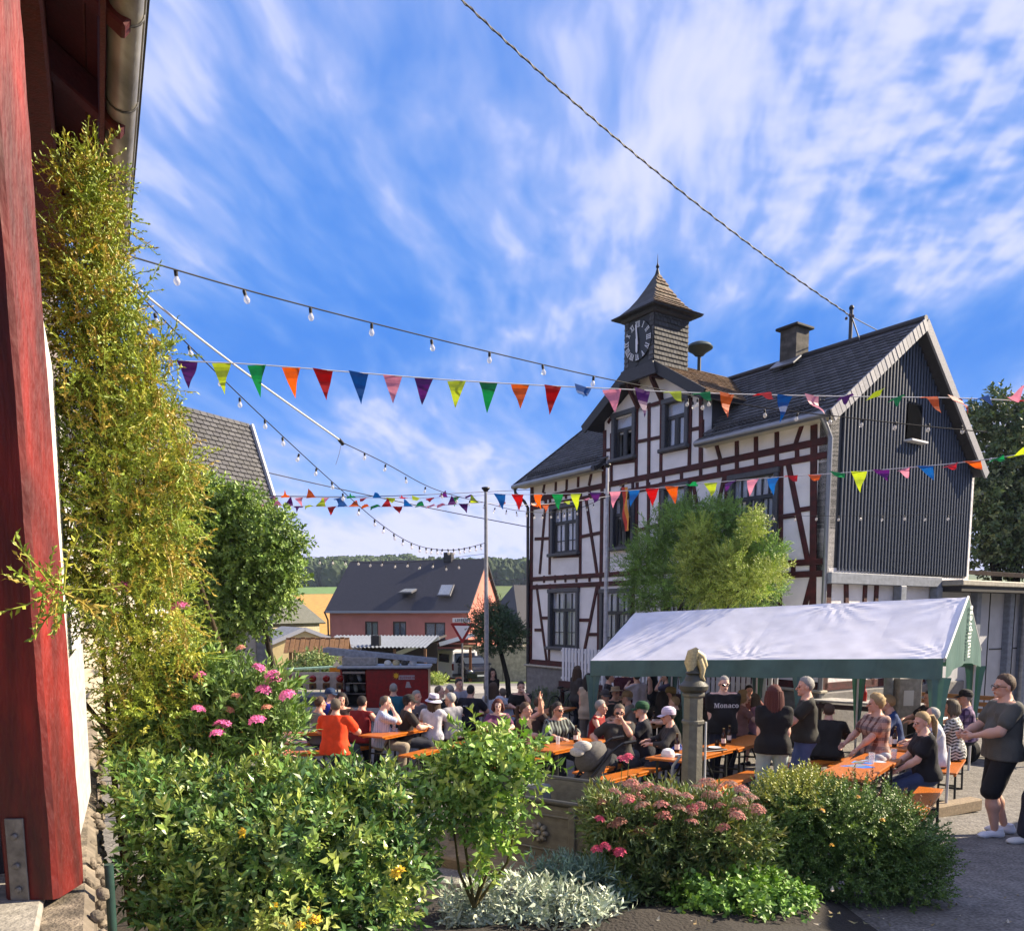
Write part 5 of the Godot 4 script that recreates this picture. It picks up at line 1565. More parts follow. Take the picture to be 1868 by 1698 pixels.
func build_fountain() -> void:
	var iron := mat("fountain paint", K(0.47, 0.46, 0.41), 0.55, "mottle", Vector3.ONE * 1.5, 0.35)
	var rim_m := mat("fountain rim", K(0.28, 0.28, 0.24), 0.5, "mottle", Vector3.ONE * 2.0, 0.3)
	var fr := at(1085, 1475, 6.86)
	var fl := at(952, 1456, 7.27)
	var dir := V(fr.x - fl.x, 0, fr.z - fl.z).normalized()
	var mid := (fl + fr) * 0.5
	var g := ground(mid.x, -mid.z)
	var turn := atan2(-dir.z, dir.x)
	var tr := thing("fountain_trough", "grey-brown cast iron fountain trough with round rosettes on its front panels", "trough", V(mid.x, g, mid.z), turn)
	var H := mid.y - g
	var xl := -1.25
	var xr := 1.55
	var W := 0.95
	var wall := MB.new()
	wall.cbox(V((xl + xr) / 2, H / 2, -0.03), V(xr - xl, H, 0.06), 0.01)
	wall.cbox(V((xl + xr) / 2, H / 2, -W), V(xr - xl, H, 0.06), 0.01)
	wall.cbox(V(xl + 0.03, H / 2, -W / 2), V(0.06, H, W - 0.08), 0.01)
	wall.cbox(V(xr - 0.03, H / 2, -W / 2), V(0.06, H, W - 0.08), 0.01)
	put("basin_wall", wall, iron, tr)
	put("basin_floor", MB.new().box(V((xl + xr) / 2, 0.12, -W / 2), V(xr - xl - 0.1, 0.1, W - 0.1)), rim_m, tr)
	var rim := MB.new()
	for z: float in [0.0, -W]:
		rim.tube([V(xl - 0.03, H, z), V(xr + 0.03, H, z)], 0.03, 10)
	for x: float in [xl, xr]:
		rim.tube([V(x, H, 0.03), V(x, H, -W - 0.03)], 0.03, 10)
	put("rim", rim, rim_m, tr)
	var mould := MB.new()
	for y: float in [H * 0.80, H * 0.29]:
		mould.tube([V(xl, y, 0.004), V(xr, y, 0.004)], 0.012, 8)
	put("moulding", mould, iron, tr)
	for k in 5:
		var x := xl + 0.05 + k * 0.68
		part("pilaster", MB.new().cbox(V(x, H / 2, 0.012), V(0.07, H - 0.02, 0.03), 0.008), iron, tr)
		for y: float in [H * 0.9, H * 0.18]:
			part("stud", MB.new().ball(V(x, y, 0.03), V(0.014, 0.014, 0.01), Basis.IDENTITY, 5, 8), iron, tr)
	var ros := worn(K(0.58, 0.56, 0.50), 0.6, 0.2, 3.0)
	for k in 4:
		var c := V(xl + 0.05 + (k + 0.5) * 0.68, H * 0.53, 0.012)
		var mb := MB.new()
		for i in 8:
			var a := i * TAU / 8
			mb.ball(c + V(cos(a) * 0.062, sin(a) * 0.062, 0.01), V(0.042, 0.026, 0.02), Basis(V(0, 0, 1), a), 5, 8)
		mb.ball(c + V(0, 0, 0.02), V(0.03, 0.03, 0.018), Basis.IDENTITY, 6, 10)
		part("rosette", mb, ros, tr)
	put("water", MB.new().box(V((xl + xr) / 2, H * 0.62, -W / 2), V(xr - xl - 0.14, 0.01, W - 0.14)), glass(K(0.20, 0.25, 0.22), 0.6), tr)
	put("plinth", MB.new().cbox(V((xl + xr) / 2, 0.02, -W / 2 + 0.1), V(xr - xl + 0.7, 0.16, W + 0.75), 0.02), mat("kerb stone", K(0.56, 0.49, 0.38), 0.95, "mottle", Vector3.ONE * 1.5, 0.6), tr)
	var bucket := thing("planter_box", "grey plant box with pale leaves standing in the trough", "planter", tr.transform * V(-0.2, H * 0.62, -0.55), turn)
	put("box", MB.new().cbox(V(-0.35, 0.1, 0), V(0.24, 0.3, 0.2), 0.02), worn(K(0.45, 0.46, 0.46), 0.6, 0.2, 2.0), bucket)
	var d := 8.1
	var top := at(1266, 1245, d)
	var pg := ground(top.x, d)
	var pp := thing("pump_post", "octagonal grey-brown pump post with gilded beak finial behind the pink flowers", "pump", V(top.x, pg, top.z), 0.2)
	var h := top.y - pg
	put("shaft", MB.new().lathe([U(0, 0), U(0.15, 0), U(0.15, 0.2), U(0.118, 0.24), U(0.106, h - 0.42)], Transform3D.IDENTITY, 8, false), iron, pp)
	put("neck", MB.new().lathe([U(0.106, h - 0.42), U(0.122, h - 0.415), U(0.122, h - 0.39), U(0.102, h - 0.38), U(0.102, h - 0.15), U(0.12, h - 0.13), U(0.12, h - 0.11), U(0.105, h - 0.1)], Transform3D.IDENTITY, 8, false), iron, pp)
	put("capital", MB.new().lathe([U(0.105, h - 0.1), U(0.145, h - 0.07), U(0.15, h - 0.03), U(0.13, h - 0.01), U(0.10, h + 0.02), U(0.085, h + 0.06), U(0.07, h + 0.08), U(0.09, h + 0.1), U(0.06, h + 0.13), U(0.05, h + 0.2), U(0, h + 0.21)], Transform3D.IDENTITY, 20), rim_m, pp)
	var gold := mat("gilding", K(0.80, 0.73, 0.55), 0.5, "mottle", Vector3.ONE * 5.0, 0.3, 0.15)
	var head := MB.new()
	head.tube([V(-0.03, h + 0.10, 0), V(-0.035, h + 0.2, 0), V(-0.01, h + 0.3, 0), V(0.03, h + 0.345, 0)], [0.04, 0.075, 0.07, 0.025], 8)
	head.tube([V(0.0, h + 0.33, 0.0), V(0.06, h + 0.26, 0.03), V(0.105, h + 0.17, 0.03), V(0.115, h + 0.145, 0.03)], [0.03, 0.055, 0.035, 0.006], 6)
	head.tube([V(0.03, h + 0.24, 0.05), V(0.06, h + 0.14, 0.07), V(0.05, h + 0.06, 0.075), V(0.085, h + 0.02, 0.07)], [0.04, 0.035, 0.025, 0.012], 6)
	put("finial", head, gold, pp)
	put("spout", MB.new().tube([V(-0.05, 0.62, 0.1), V(-0.12, 0.64, 0.25), V(-0.15, 0.56, 0.36), V(-0.15, 0.48, 0.38)], 0.022, 8), worn(K(0.55, 0.56, 0.55), 0.4, 0.1, 2.0), pp)
	put("rod", MB.new().tube([V(0.115, 0.0, 0.07), V(0.115, h - 0.4, 0.06)], 0.012, 8), paint(K(0.8, 0.8, 0.78), 0.4), pp)
	put("handle", MB.new().tube([V(-0.12, 0.95, -0.02), V(-0.2, 0.85, -0.02), V(-0.22, 0.62, -0.02), V(-0.17, 0.5, -0.02)], 0.016, 8), worn(K(0.62, 0.63, 0.62), 0.4, 0.1, 2.0), pp)
var wood_m: StandardMaterial3D
func beer_bench(called: String, label: String, category: String, length: float, width: float, height: float, where: Vector3, turn: float, group: String) -> Node3D:
	var o := thing(called, label, category, where, turn, group)
	var steel := paint(K(0.08, 0.10, 0.09), 0.5)
	put("tabletop" if category == "table" else "seat", MB.new().cbox(V(0, height - 0.014, 0), V(length, 0.028, width), 0.006), wood_m, o)
	put("edge_batten", MB.new().cbox(V(0, height - 0.045, width / 2 - 0.03), V(length - 0.2, 0.035, 0.03), 0.004).cbox(V(0, height - 0.045, -width / 2 + 0.03), V(length - 0.2, 0.035, 0.03), 0.004), wood_m, o)
	for s: float in [-1.0, 1.0]:
		var x := s * (length / 2 - 0.28)
		var w := width * 0.42
		var l := MB.new()
		for z: float in [-w, w]:
			l.bar(V(x, height - 0.03, z * 0.9), V(x, 0.0, z), 0.028, 0.028)
		l.bar(V(x, 0.02, -w), V(x, 0.02, w), 0.03, 0.03)
		l.bar(V(x, height * 0.55, -w * 0.94), V(x, height * 0.55, w * 0.94), 0.025, 0.025)
		l.bar(V(x, height * 0.5, 0), V(x - s * height * 0.6, height - 0.03, 0), 0.022, 0.022)
		part("leg_frame", l, steel, o)
	return o
func lay(o: Node3D, c: Vector2, along: Vector2) -> void:
	o.position = foot(c.x, c.y)
	var dy := ground(c.x, c.y + 0.5) - ground(c.x, c.y - 0.5)
	var a := along.normalized()
	var x := V(a.x, a.y * dy, -a.y).normalized()
	var z := x.cross(Vector3.UP).normalized()
	o.basis = Basis(x, z.cross(x), z)
var tables := {}
func build_tables() -> void:
	wood_m = mat("orange varnish", K(0.84, 0.47, 0.12), 0.32, "grain", V(0.25, 3.0, 3.0), 0.12, 0.0, false)
	var steep := U(0.54, 0.84)
	var T := [
		["orange beer table in front of the pump post, nearest to it", U(2.47, 10.72), steep, 2.2],
		["orange beer table set end to end behind the table at the pump post", U(3.69, 12.58), steep, 2.2],
		["orange beer table with blue leaflets behind the round green bush", U(3.75, 8.55), steep, 1.85],
		["orange beer table where the navy shirted girl and plaid blouse sit", U(4.78, 10.13), steep, 1.85],
		["orange beer table crowded with drinks under the right end of the tent", U(6.0, 12.15), steep, 2.2],
		["orange beer table with the striped shirt man at its near corner", U(-1.95, 14.3), U(0.42, 0.9), 2.2],
		["orange beer table at the far left with blue cloth on it", U(-4.2, 14.0), U(0.97, 0.22), 2.2],
		["orange beer table between the sunglasses woman and grey shirted woman", U(0.85, 12.05), U(0.47, 0.88), 2.2],
		["orange beer table in front of the sitting green cap man inside the tent", U(2.55, 15.2), U(0.6, 0.8), 2.2],
		["orange beer table left of the flagpole among the back row guests", U(-0.75, 17.3), U(0.7, 0.7), 2.2],
		["orange beer table before the bicycle and hall plinth", U(0.75, 17.6), U(0.5, 0.86), 2.2]]
	var proto: Node3D
	for k in T.size():
		var t: Array = T[k]
		var o: Node3D
		if absf(t[3] - 2.2) > 0.1:
			o = beer_bench("beer_table", t[0], "table", t[3], 0.5, 0.76, Vector3.ZERO, 0, "beer tables on the square")
		elif proto == null:
			o = beer_bench("beer_table", t[0], "table", 2.2, 0.5, 0.76, Vector3.ZERO, 0, "beer tables on the square")
			proto = o
		else:
			o = copy(proto, t[0], Vector3.ZERO)
		lay(o, t[1], t[2])
	var B := [
		["orange beer bench right of the pump post, empty and nearest to the red flower", U(2.83, 10.08), steep],
		["orange beer bench left of the pump post with its end towards the stroller", U(1.72, 11.0), steep],
		["orange beer bench left of the table behind the pump post table", U(3.0, 13.0), steep],
		["orange beer bench under the navy shirted girl, right edge of the leaflet table", U(4.30, 8.2), steep],
		["orange beer bench hidden left of the leaflet table", U(3.2, 8.9), steep],
		["orange beer bench under the plaid blouse woman", U(4.2, 10.5), steep],
		["orange beer bench under the zebra blouse woman by the right tent leg", U(6.6, 11.75), steep],
		["orange beer bench left of the drinks table under the tent", U(5.4, 12.55), steep],
		["orange beer bench in front of the striped shirt table, empty", U(-1.33, 13.98), U(0.42, 0.9)],
		["orange beer bench under the striped shirt man", U(-2.55, 14.6), U(0.42, 0.9)],
		["orange beer bench under the orange shirted guest", U(-4.05, 13.35), U(0.97, 0.22)],
		["orange beer bench behind the far left table", U(-4.35, 14.65), U(0.97, 0.22)],
		["orange beer bench under the grey shirted sunglasses woman", U(1.45, 11.75), U(0.47, 0.88)],
		["orange beer bench under the woman in the striped cardigan", U(0.25, 12.4), U(0.47, 0.88)],
		["orange beer bench behind the green cap man", U(2.05, 15.6), U(0.6, 0.8)],
		["orange beer bench with dark seated jacket behind the standing couple", U(4.95, 12.35), U(0.8, 0.6)],
		["orange beer bench in front of the back row table left of the flagpole", U(-0.3, 16.85), U(0.7, 0.7)]]
	var bp: Node3D
	for k in B.size():
		var b: Array = B[k]
		var o: Node3D
		if bp == null:
			o = beer_bench("beer_bench", b[0], "bench", 2.2, 0.26, 0.47, Vector3.ZERO, 0, "beer benches on the square")
			bp = o
		else:
			o = copy(bp, b[0], Vector3.ZERO)
		lay(o, b[1], b[2])
	var ct := thing("serving_counter", "long serving counter with red bottle beneath the back of the tent", "counter", foot(7.6, 16.6), -0.6637)
	put("top", MB.new().cbox(V(0, 1.05, 0), V(2.4, 0.04, 0.7), 0.008), worn(K(0.75, 0.74, 0.72), 0.5, 0.1, 1.0), ct)
	for x: float in [-1.0, 0, 1.0]:
		part("leg", MB.new().bar(V(x, 0, 0.25), V(x, 1.03, 0.25), 0.05, 0.05).bar(V(x, 0, -0.25), V(x, 1.03, -0.25), 0.05, 0.05), paint(K(0.2, 0.15, 0.13)), ct)
	put("rail", MB.new().cbox(V(0, 0.94, 0.3), V(2.2, 0.1, 0.04), 0.01), paint(K(0.2, 0.12, 0.14)), ct)
	small_things()
	stroller()
func on_table(x: float, d: float) -> Vector3:
	return foot(x, d) + V(0, 0.762, 0)
func small_things() -> void:
	var brown := mat("beer glass", K(0.16, 0.07, 0.03), 0.1)
	var white := paint(K(0.85, 0.84, 0.82), 0.4)
	var bottle_prof := [U(0, 0), U(0.032, 0), U(0.034, 0.01), U(0.034, 0.14), U(0.028, 0.175), U(0.014, 0.21), U(0.013, 0.25), U(0.015, 0.255), U(0.015, 0.265), U(0, 0.266)]
	var proto: Node3D
	var spots := [
		["brown beer bottle with pale label before the sunglasses woman", U(1.0, 12.35)], ["brown bottle beside the white mug on the pump post table", U(2.42, 10.95)],
		["brown bottle furthest along the pump post table", U(3.15, 11.7)], ["brown bottle on the second table near the black shirted man", U(3.4, 12.3)],
		["brown bottle with orange drink right behind the pump post", U(2.25, 10.7)], ["brown bottle on the drinks table beside the right tent leg", U(5.9, 12.1)],
		["brown bottle on the drinks table before the white haired man", U(6.05, 11.75)], ["brown bottle on the table inside the tent", U(2.7, 15.0)], ["dark bottle before the black cap man", U(-1.75, 14.55)],
		["brown bottle on the drinks table nearest the plaid blouse", U(5.65, 11.6)]]
	for s: Array in spots:
		var o: Node3D
		if proto == null:
			o = thing("beer_bottle", s[0], "bottle", Vector3.ZERO, 0.0, "bottles on the beer tables")
			put("glass", MB.new().lathe(bottle_prof, Transform3D.IDENTITY, 12), brown, o)
			put("label", MB.new().lathe([U(0.0345, 0.05), U(0.0345, 0.12)], Transform3D.IDENTITY, 12), white, o)
			put("cap", MB.new().lathe([U(0.015, 0.258), U(0.016, 0.27), U(0, 0.272)], Transform3D.IDENTITY, 8), paint(K(0.7, 0.65, 0.5), 0.3, 0.6), o)
			proto = o
		else:
			o = copy(proto, s[0], Vector3.ZERO)
		o.position = on_table(s[1].x, s[1].y)
	var gp_: Node3D
	var cups := [
		["clear drinking glass beside the leaflets on the near right table", U(4.2, 9.15), K(0.8, 0.82, 0.85)], ["tall clear glass at the far right corner of the leaflet table", U(4.75, 9.75), K(0.8, 0.82, 0.85)],
		["clear glass on the drinks table under the tent", U(6.1, 12.3), K(0.8, 0.8, 0.85)], ["clear glass by the white haired man under the tent", U(5.75, 11.9), K(0.8, 0.8, 0.85)],
		["glass of orange drink by the pump post", U(2.3, 10.45), K(0.9, 0.45, 0.1)], ["clear glass before the woman in the striped cardigan", U(0.7, 12.0), K(0.8, 0.82, 0.85)],
		["glass of dark cola on the pump post table", U(2.95, 11.3), K(0.12, 0.05, 0.03)], ["white paper cup before the striped shirt man", U(-2.1, 14.0), K(0.85, 0.85, 0.85)],
		["clear glass at the edge of the far left table", U(-3.6, 14.1), K(0.8, 0.82, 0.85)]]
	for s: Array in cups:
		var o := thing("drinking_glass", s[0], "glass", on_table(s[1].x, s[1].y), 0.0, "glasses on the beer tables")
		put("glass", MB.new().lathe([U(0, 0), U(0.028, 0), U(0.036, 0.13), U(0.033, 0.13), U(0.026, 0.008), U(0, 0.008)], Transform3D.IDENTITY, 14), glass(K(0.9, 0.92, 0.95), 0.25) if s[2].b > 0.5 else mat("drink " + s[2].to_html(), s[2], 0.15), o)
	var mug := thing("white_mug", "white mug with a dark motif on the pump post table", "mug", on_table(2.42, 10.62), -0.3)
	put("cup", MB.new().lathe([U(0, 0), U(0.038, 0), U(0.041, 0.01), U(0.041, 0.1), U(0.037, 0.1), U(0.036, 0.015), U(0, 0.015)], Transform3D.IDENTITY, 18), white, mug)
	put("handle", MB.new().tube([V(0.038, 0.08, 0), V(0.065, 0.07, 0), V(0.065, 0.035, 0), V(0.038, 0.025, 0)], 0.006, 6), white, mug)
	put("motif", MB.new().ball(V(0, 0.055, 0.039), V(0.014, 0.02, 0.004)), paint(K(0.15, 0.05, 0.04)), mug)
	var tray := thing("serving_tray", "dark tray with plates on the pump post table", "tray", on_table(2.78, 11.05), 0.5)
	put("tray", MB.new().cbox(V(0, 0.012, 0), V(0.42, 0.02, 0.28), 0.006), paint(K(0.15, 0.07, 0.04), 0.4), tray)
	put("plate", MB.new().lathe([U(0, 0.022), U(0.06, 0.022), U(0.09, 0.036), U(0.09, 0.039), U(0.055, 0.027), U(0, 0.027)], TR(V(0.1, 0, 0)), 16), white, tray)
	var cap := thing("white_cap_on_table", "white baseball cap lying on the near end of the pump post table", "cap", on_table(2.02, 10.15), 0.4)
	put("crown", MB.new().lathe([U(0.095, 0), U(0.092, 0.04), U(0.07, 0.085), U(0.03, 0.105), U(0, 0.108)], Transform3D.IDENTITY, 16, true, 0.9, 1.1), white, cap)
	put("visor", MB.new().ball(V(0.12, 0.012, 0), V(0.09, 0.012, 0.085)), white, cap)
	for k in 3:
		var p := on_table([3.86, 4.05, 4.28][k], [8.75, 9.1, 9.35][k])
		var o := thing("printed_leaflet", ["blue printed leaflet at the near end of the right table", "second blue leaflet a little further along the right table", "pale leaflet under the glass on the right table"][k], "leaflet", p, [0.4, 0.9, 0.5][k], "leaflets on the right table")
		put("sheet", MB.new().box(V(0, 0.004, 0), V(0.30, 0.006, 0.21)), paint([K(0.20, 0.42, 0.75), K(0.32, 0.52, 0.8), K(0.75, 0.8, 0.85)][k], 0.4), o)
		put("picture", MB.new().box(V(0.02, 0.0085, -0.03), V(0.22, 0.001, 0.1)), worn([K(0.55, 0.6, 0.62), K(0.5, 0.55, 0.5), K(0.35, 0.45, 0.6)][k], 0.4, 0.0, 12.0), o)
	var bag := thing("folded_cloth", "crumpled grey-white cloth at the far end of the leaflet table", "cloth", on_table(4.45, 9.55), 0.3)
	put("cloth", MB.new().ball(V(0, 0.03, 0), V(0.16, 0.05, 0.09)).ball(V(0.1, 0.05, 0.02), V(0.08, 0.05, 0.06)), worn(K(0.72, 0.72, 0.74), 0.9, 0.8, 6.0), bag)
	var bl := thing("blue_cloth", "bright blue cloth lying on the far left table", "cloth", on_table(-4.35, 13.95), 0.2)
	put("cloth", MB.new().ball(V(0, 0.04, 0), V(0.2, 0.06, 0.12)).ball(V(-0.12, 0.06, 0), V(0.1, 0.07, 0.09)), worn(K(0.08, 0.16, 0.62), 0.8, 0.8, 6.0), bl)
	var rb := thing("red_bottle", "red sauce bottle on the serving counter", "bottle", foot(7.45, 16.7) + V(0, 1.07, 0))
	put("bottle", MB.new().lathe([U(0, 0), U(0.05, 0), U(0.05, 0.2), U(0.02, 0.26), U(0.012, 0.34), U(0, 0.345)], Transform3D.IDENTITY, 12), paint(K(0.55, 0.04, 0.03), 0.3), rb)
	var hb := thing("handbag", "dark brown handbag on the ground right of the standing couple", "bag", foot(at(1520, 1390, 11.0).x, 11.0), 0.4)
	put("body", MB.new().ball(V(0, 0.17, 0), V(0.22, 0.18, 0.12)), worn(K(0.13, 0.05, 0.05), 0.6, 0.4, 4.0), hb)
	put("strap", MB.new().tube([V(-0.15, 0.28, 0), V(-0.08, 0.42, 0), V(0.08, 0.42, 0), V(0.15, 0.28, 0)], 0.012, 6), paint(K(0.1, 0.04, 0.04)), hb)
	var bp := thing("blue_bag", "bright blue bag on the bench beside the white cap woman", "bag", foot(at(1236, 1360, 11.3).x, 11.3) + V(0, 0.47, 0), 0.3)
	put("body", MB.new().ball(V(0, 0.17, 0), V(0.14, 0.17, 0.11)), worn(K(0.03, 0.2, 0.55), 0.7, 0.6, 4.0), bp)
	put("strap", MB.new().tube([V(-0.08, 0.3, 0.02), V(0, 0.38, 0.03), V(0.08, 0.3, 0.02)], 0.012, 6), paint(K(0.05, 0.25, 0.6)), bp)
func stroller() -> void:
	var o := thing("stroller", "grey stroller with black push handles in front of the grey shirted woman", "stroller", foot(at(1075, 1440, 9.9).x, 9.9), 0.25)
	var black := paint(K(0.05, 0.05, 0.055), 0.5)
	var grey := worn(K(0.36, 0.35, 0.34), 0.85, 0.6, 4.0)
	for s: float in [-0.2, 0.2]:
		part("side_frame", MB.new().tube([V(-0.5, 0.15, s), V(-0.1, 0.5, s), V(0.2, 0.85, s), V(0.36, 0.96, s), V(0.5, 0.98, s)], 0.017, 8).tube([V(0.35, 0.15, s), V(-0.05, 0.55, s)], 0.015, 8), black, o)
		wheel(o, V(-0.5, 0.11, s), 0.11, 0.05, V(0, 0, 1))
		wheel(o, V(0.36, 0.12, s), 0.12, 0.05, V(0, 0, 1))
		part("handle_grip", MB.new().tube([V(0.38, 0.965, s), V(0.54, 0.985, s)], 0.023, 8), black, o)
	var seat := MB.new()
	for k in 10:
		var f := k / 10.0
		var g := (k + 1) / 10.0
		var pt := func(t: float, z: float) -> Vector3: return V(lerpf(-0.35, 0.22, t), 0.38 + 0.5 * t * t + 0.03 * sin(t * 9), z + 0.0)
		seat.quad(pt.call(f, 0.19), pt.call(g, 0.19), pt.call(g, -0.19), pt.call(f, -0.19))
		for z: float in [0.19, -0.19]:
			seat.quad(pt.call(f, z) - V(0, 0.16, 0), pt.call(g, z) - V(0, 0.1, 0), pt.call(g, z), pt.call(f, z))
	put("seat", seat, grey, o)
	put("hood", MB.new().ball(V(0.02, 0.78, 0), V(0.24, 0.16, 0.2), Basis(V(0, 0, 1), 0.7)), grey, o)
	put("blanket", MB.new().ball(V(-0.1, 0.92, 0.02), V(0.12, 0.07, 0.13)).ball(V(-0.18, 0.86, 0.05), V(0.1, 0.06, 0.1)), worn(K(0.82, 0.80, 0.76), 0.9, 0.8, 8.0), o)
class IM:
	var v := PackedVector3Array()
	var n := PackedVector3Array()
	var c := PackedColorArray()
	var i := PackedInt32Array()
	func join(o: IM, t: Transform3D, skin: Color, flip := false) -> void:
		var base := v.size()
		v.append_array(t * o.v)
		var r := Transform3D(t.basis.orthonormalized(), Vector3.ZERO)
		if flip:
			r = Transform3D(t.basis.inverse().transposed(), Vector3.ZERO)
		n.append_array(r * o.n)
		var cc := PackedColorArray()
		cc.resize(o.v.size())
		if o.c.is_empty():
			cc.fill(skin)
		else:
			for k in o.c.size():
				var q := o.c[k]
				cc[k] = Color(q, 1.0) if q.a > 0.5 else Color(skin.r * q.r, skin.g * q.g, skin.b * q.b)
		c.append_array(cc)
		var ii := o.i.duplicate()
		for k in range(0, ii.size(), 3):
			ii[k] += base
			var a := ii[k + 1] + base
			var b := ii[k + 2] + base
			ii[k + 1] = b if flip else a
			ii[k + 2] = a if flip else b
		i.append_array(ii)
	func done(use_color := true) -> ArrayMesh:
		var m := ArrayMesh.new()
		if v.is_empty():
			return m
		var a := []
		a.resize(Mesh.ARRAY_MAX)
		a[Mesh.ARRAY_VERTEX] = v
		a[Mesh.ARRAY_NORMAL] = n
		if use_color and c.size() == v.size():
			a[Mesh.ARRAY_COLOR] = c
		a[Mesh.ARRAY_INDEX] = i
		m.add_surface_from_arrays(Mesh.PRIMITIVE_TRIANGLES, a)
		return m
static func skin_field(prims: Array, cell: float, k: float, cuts: Array, rough: float) -> IM:
	var lo := Vector3(1e9, 1e9, 1e9)
	var hi := -lo
	for p: Array in prims:
		if p.size() == 4:
			var r: float = maxf(p[2], p[3])
			var rv := Vector3(r, r, r)
			lo = lo.min(p[0] - rv).min(p[1] - rv)
			hi = hi.max(p[0] + rv).max(p[1] + rv)
		else:
			var e: Vector3 = p[1].abs()
			lo = lo.min(p[0] - e)
			hi = hi.max(p[0] + e)
	var pad := Vector3.ONE * (cell * 2.5)
	lo -= pad
	hi += pad
	var nx := int((hi.x - lo.x) / cell) + 2
	var ny := int((hi.y - lo.y) / cell) + 2
	var nz := int((hi.z - lo.z) / cell) + 2
	var f := PackedFloat32Array()
	f.resize(nx * ny * nz)
	f.fill(1.0)
	var m := k + cell * 1.8
	var inv := 1.0 / cell
	for p: Array in prims:
		var cap := p.size() == 4
		var a: Vector3 = p[0]
		var b: Vector3 = p[1]
		var e := Vector3.ZERO
		var plo: Vector3
		var phi: Vector3
		var ra := 0.0
		var dr := 0.0
		var ab := Vector3.ZERO
		var il := 0.0
		var cut := false
		var mn := 0.0
		if cap:
			ra = p[2]
			dr = p[3] - ra
			var r := maxf(ra, ra + dr) + m
			plo = a.min(b) - Vector3(r, r, r)
			phi = a.max(b) + Vector3(r, r, r)
			ab = b - a
			il = 1.0 / maxf(ab.length_squared(), 1e-9)
		else:
			cut = b.x < 0
			e = b.abs()
			mn = minf(e.x, minf(e.y, e.z))
			plo = a - e - Vector3(m, m, m)
			phi = a + e + Vector3(m, m, m)
		var x0 := maxi(0, int((plo.x - lo.x) * inv))
		var x1 := mini(nx - 1, int((phi.x - lo.x) * inv) + 1)
		var y0 := maxi(0, int((plo.y - lo.y) * inv))
		var y1 := mini(ny - 1, int((phi.y - lo.y) * inv) + 1)
		var z0 := maxi(0, int((plo.z - lo.z) * inv))
		var z1 := mini(nz - 1, int((phi.z - lo.z) * inv) + 1)
		for z in range(z0, z1 + 1):
			for y in range(y0, y1 + 1):
				var at_ := (z * ny + y) * nx
				for x in range(x0, x1 + 1):
					var q := Vector3(lo.x + x * cell, lo.y + y * cell, lo.z + z * cell) - a
					var d: float
					if cap:
						var t := clampf(q.dot(ab) * il, 0.0, 1.0)
						d = (q - ab * t).length() - ra - dr * t
					else:
						var u := q / e
						var k0 := u.length()
						d = k0 * (k0 - 1.0) / maxf((u / e).length(), 1e-6) if k0 > 1e-4 else -mn
					var o := f[at_ + x]
					if cut:
						if -d > o - k:
							var h := maxf(k - absf(o + d), 0.0) / maxf(k, 1e-6)
							f[at_ + x] = maxf(o, -d) + h * h * k * 0.25
					elif d < o + k:
						var h := maxf(k - absf(o - d), 0.0) / k
						f[at_ + x] = minf(o, d) - h * h * k * 0.25
	if rough > 0.0 or cuts.size():
		var noise := FastNoiseLite.new()
		noise.frequency = 7.0
		noise.fractal_octaves = 2
		var idx := 0
		for z in nz:
			for y in ny:
				for x in nx:
					var o := f[idx]
					if o < 0.06 and o > -0.08:
						var q := Vector3(lo.x + x * cell, lo.y + y * cell, lo.z + z * cell)
						if rough > 0.0:
							o += noise.get_noise_3d(q.x, q.y * 0.6, q.z) * rough
						for c: Array in cuts:
							o = maxf(o, (q - c[0]).dot(c[1]))
						f[idx] = o
					elif o <= -0.08:
						for c: Array in cuts:
							o = maxf(o, (Vector3(lo.x + x * cell, lo.y + y * cell, lo.z + z * cell) - c[0]).dot(c[1]))
						f[idx] = o
					idx += 1
	var out := IM.new()
	var vid := PackedInt32Array()
	vid.resize(nx * ny * nz)
	vid.fill(-1)
	var sy := nx
	var sz := nx * ny
	var lim := cell * 1.75
	for z in nz - 1:
		for y in ny - 1:
			var base := z * sz + y * sy
			for x in nx - 1:
				var i0 := base + x
				var f0 := f[i0]
				if f0 > lim or f0 < -lim:
					continue
				var f1 := f[i0 + 1]
				var f2 := f[i0 + sy]
				var f3 := f[i0 + sy + 1]
				var f4 := f[i0 + sz]
				var f5 := f[i0 + sz + 1]
				var f6 := f[i0 + sz + sy]
				var f7 := f[i0 + sz + sy + 1]
				var inside := int(f0 < 0) + int(f1 < 0) + int(f2 < 0) + int(f3 < 0) + int(f4 < 0) + int(f5 < 0) + int(f6 < 0) + int(f7 < 0)
				if inside == 0 or inside == 8:
					continue
				var s := Vector3.ZERO
				var cnt := 0
				if (f0 < 0) != (f1 < 0):
					s += Vector3(f0 / (f0 - f1), 0, 0); cnt += 1
				if (f2 < 0) != (f3 < 0):
					s += Vector3(f2 / (f2 - f3), 1, 0); cnt += 1
				if (f4 < 0) != (f5 < 0):
					s += Vector3(f4 / (f4 - f5), 0, 1); cnt += 1
				if (f6 < 0) != (f7 < 0):
					s += Vector3(f6 / (f6 - f7), 1, 1); cnt += 1
				if (f0 < 0) != (f2 < 0):
					s += Vector3(0, f0 / (f0 - f2), 0); cnt += 1
				if (f1 < 0) != (f3 < 0):
					s += Vector3(1, f1 / (f1 - f3), 0); cnt += 1
				if (f4 < 0) != (f6 < 0):
					s += Vector3(0, f4 / (f4 - f6), 1); cnt += 1
				if (f5 < 0) != (f7 < 0):
					s += Vector3(1, f5 / (f5 - f7), 1); cnt += 1
				if (f0 < 0) != (f4 < 0):
					s += Vector3(0, 0, f0 / (f0 - f4)); cnt += 1
				if (f1 < 0) != (f5 < 0):
					s += Vector3(1, 0, f1 / (f1 - f5)); cnt += 1
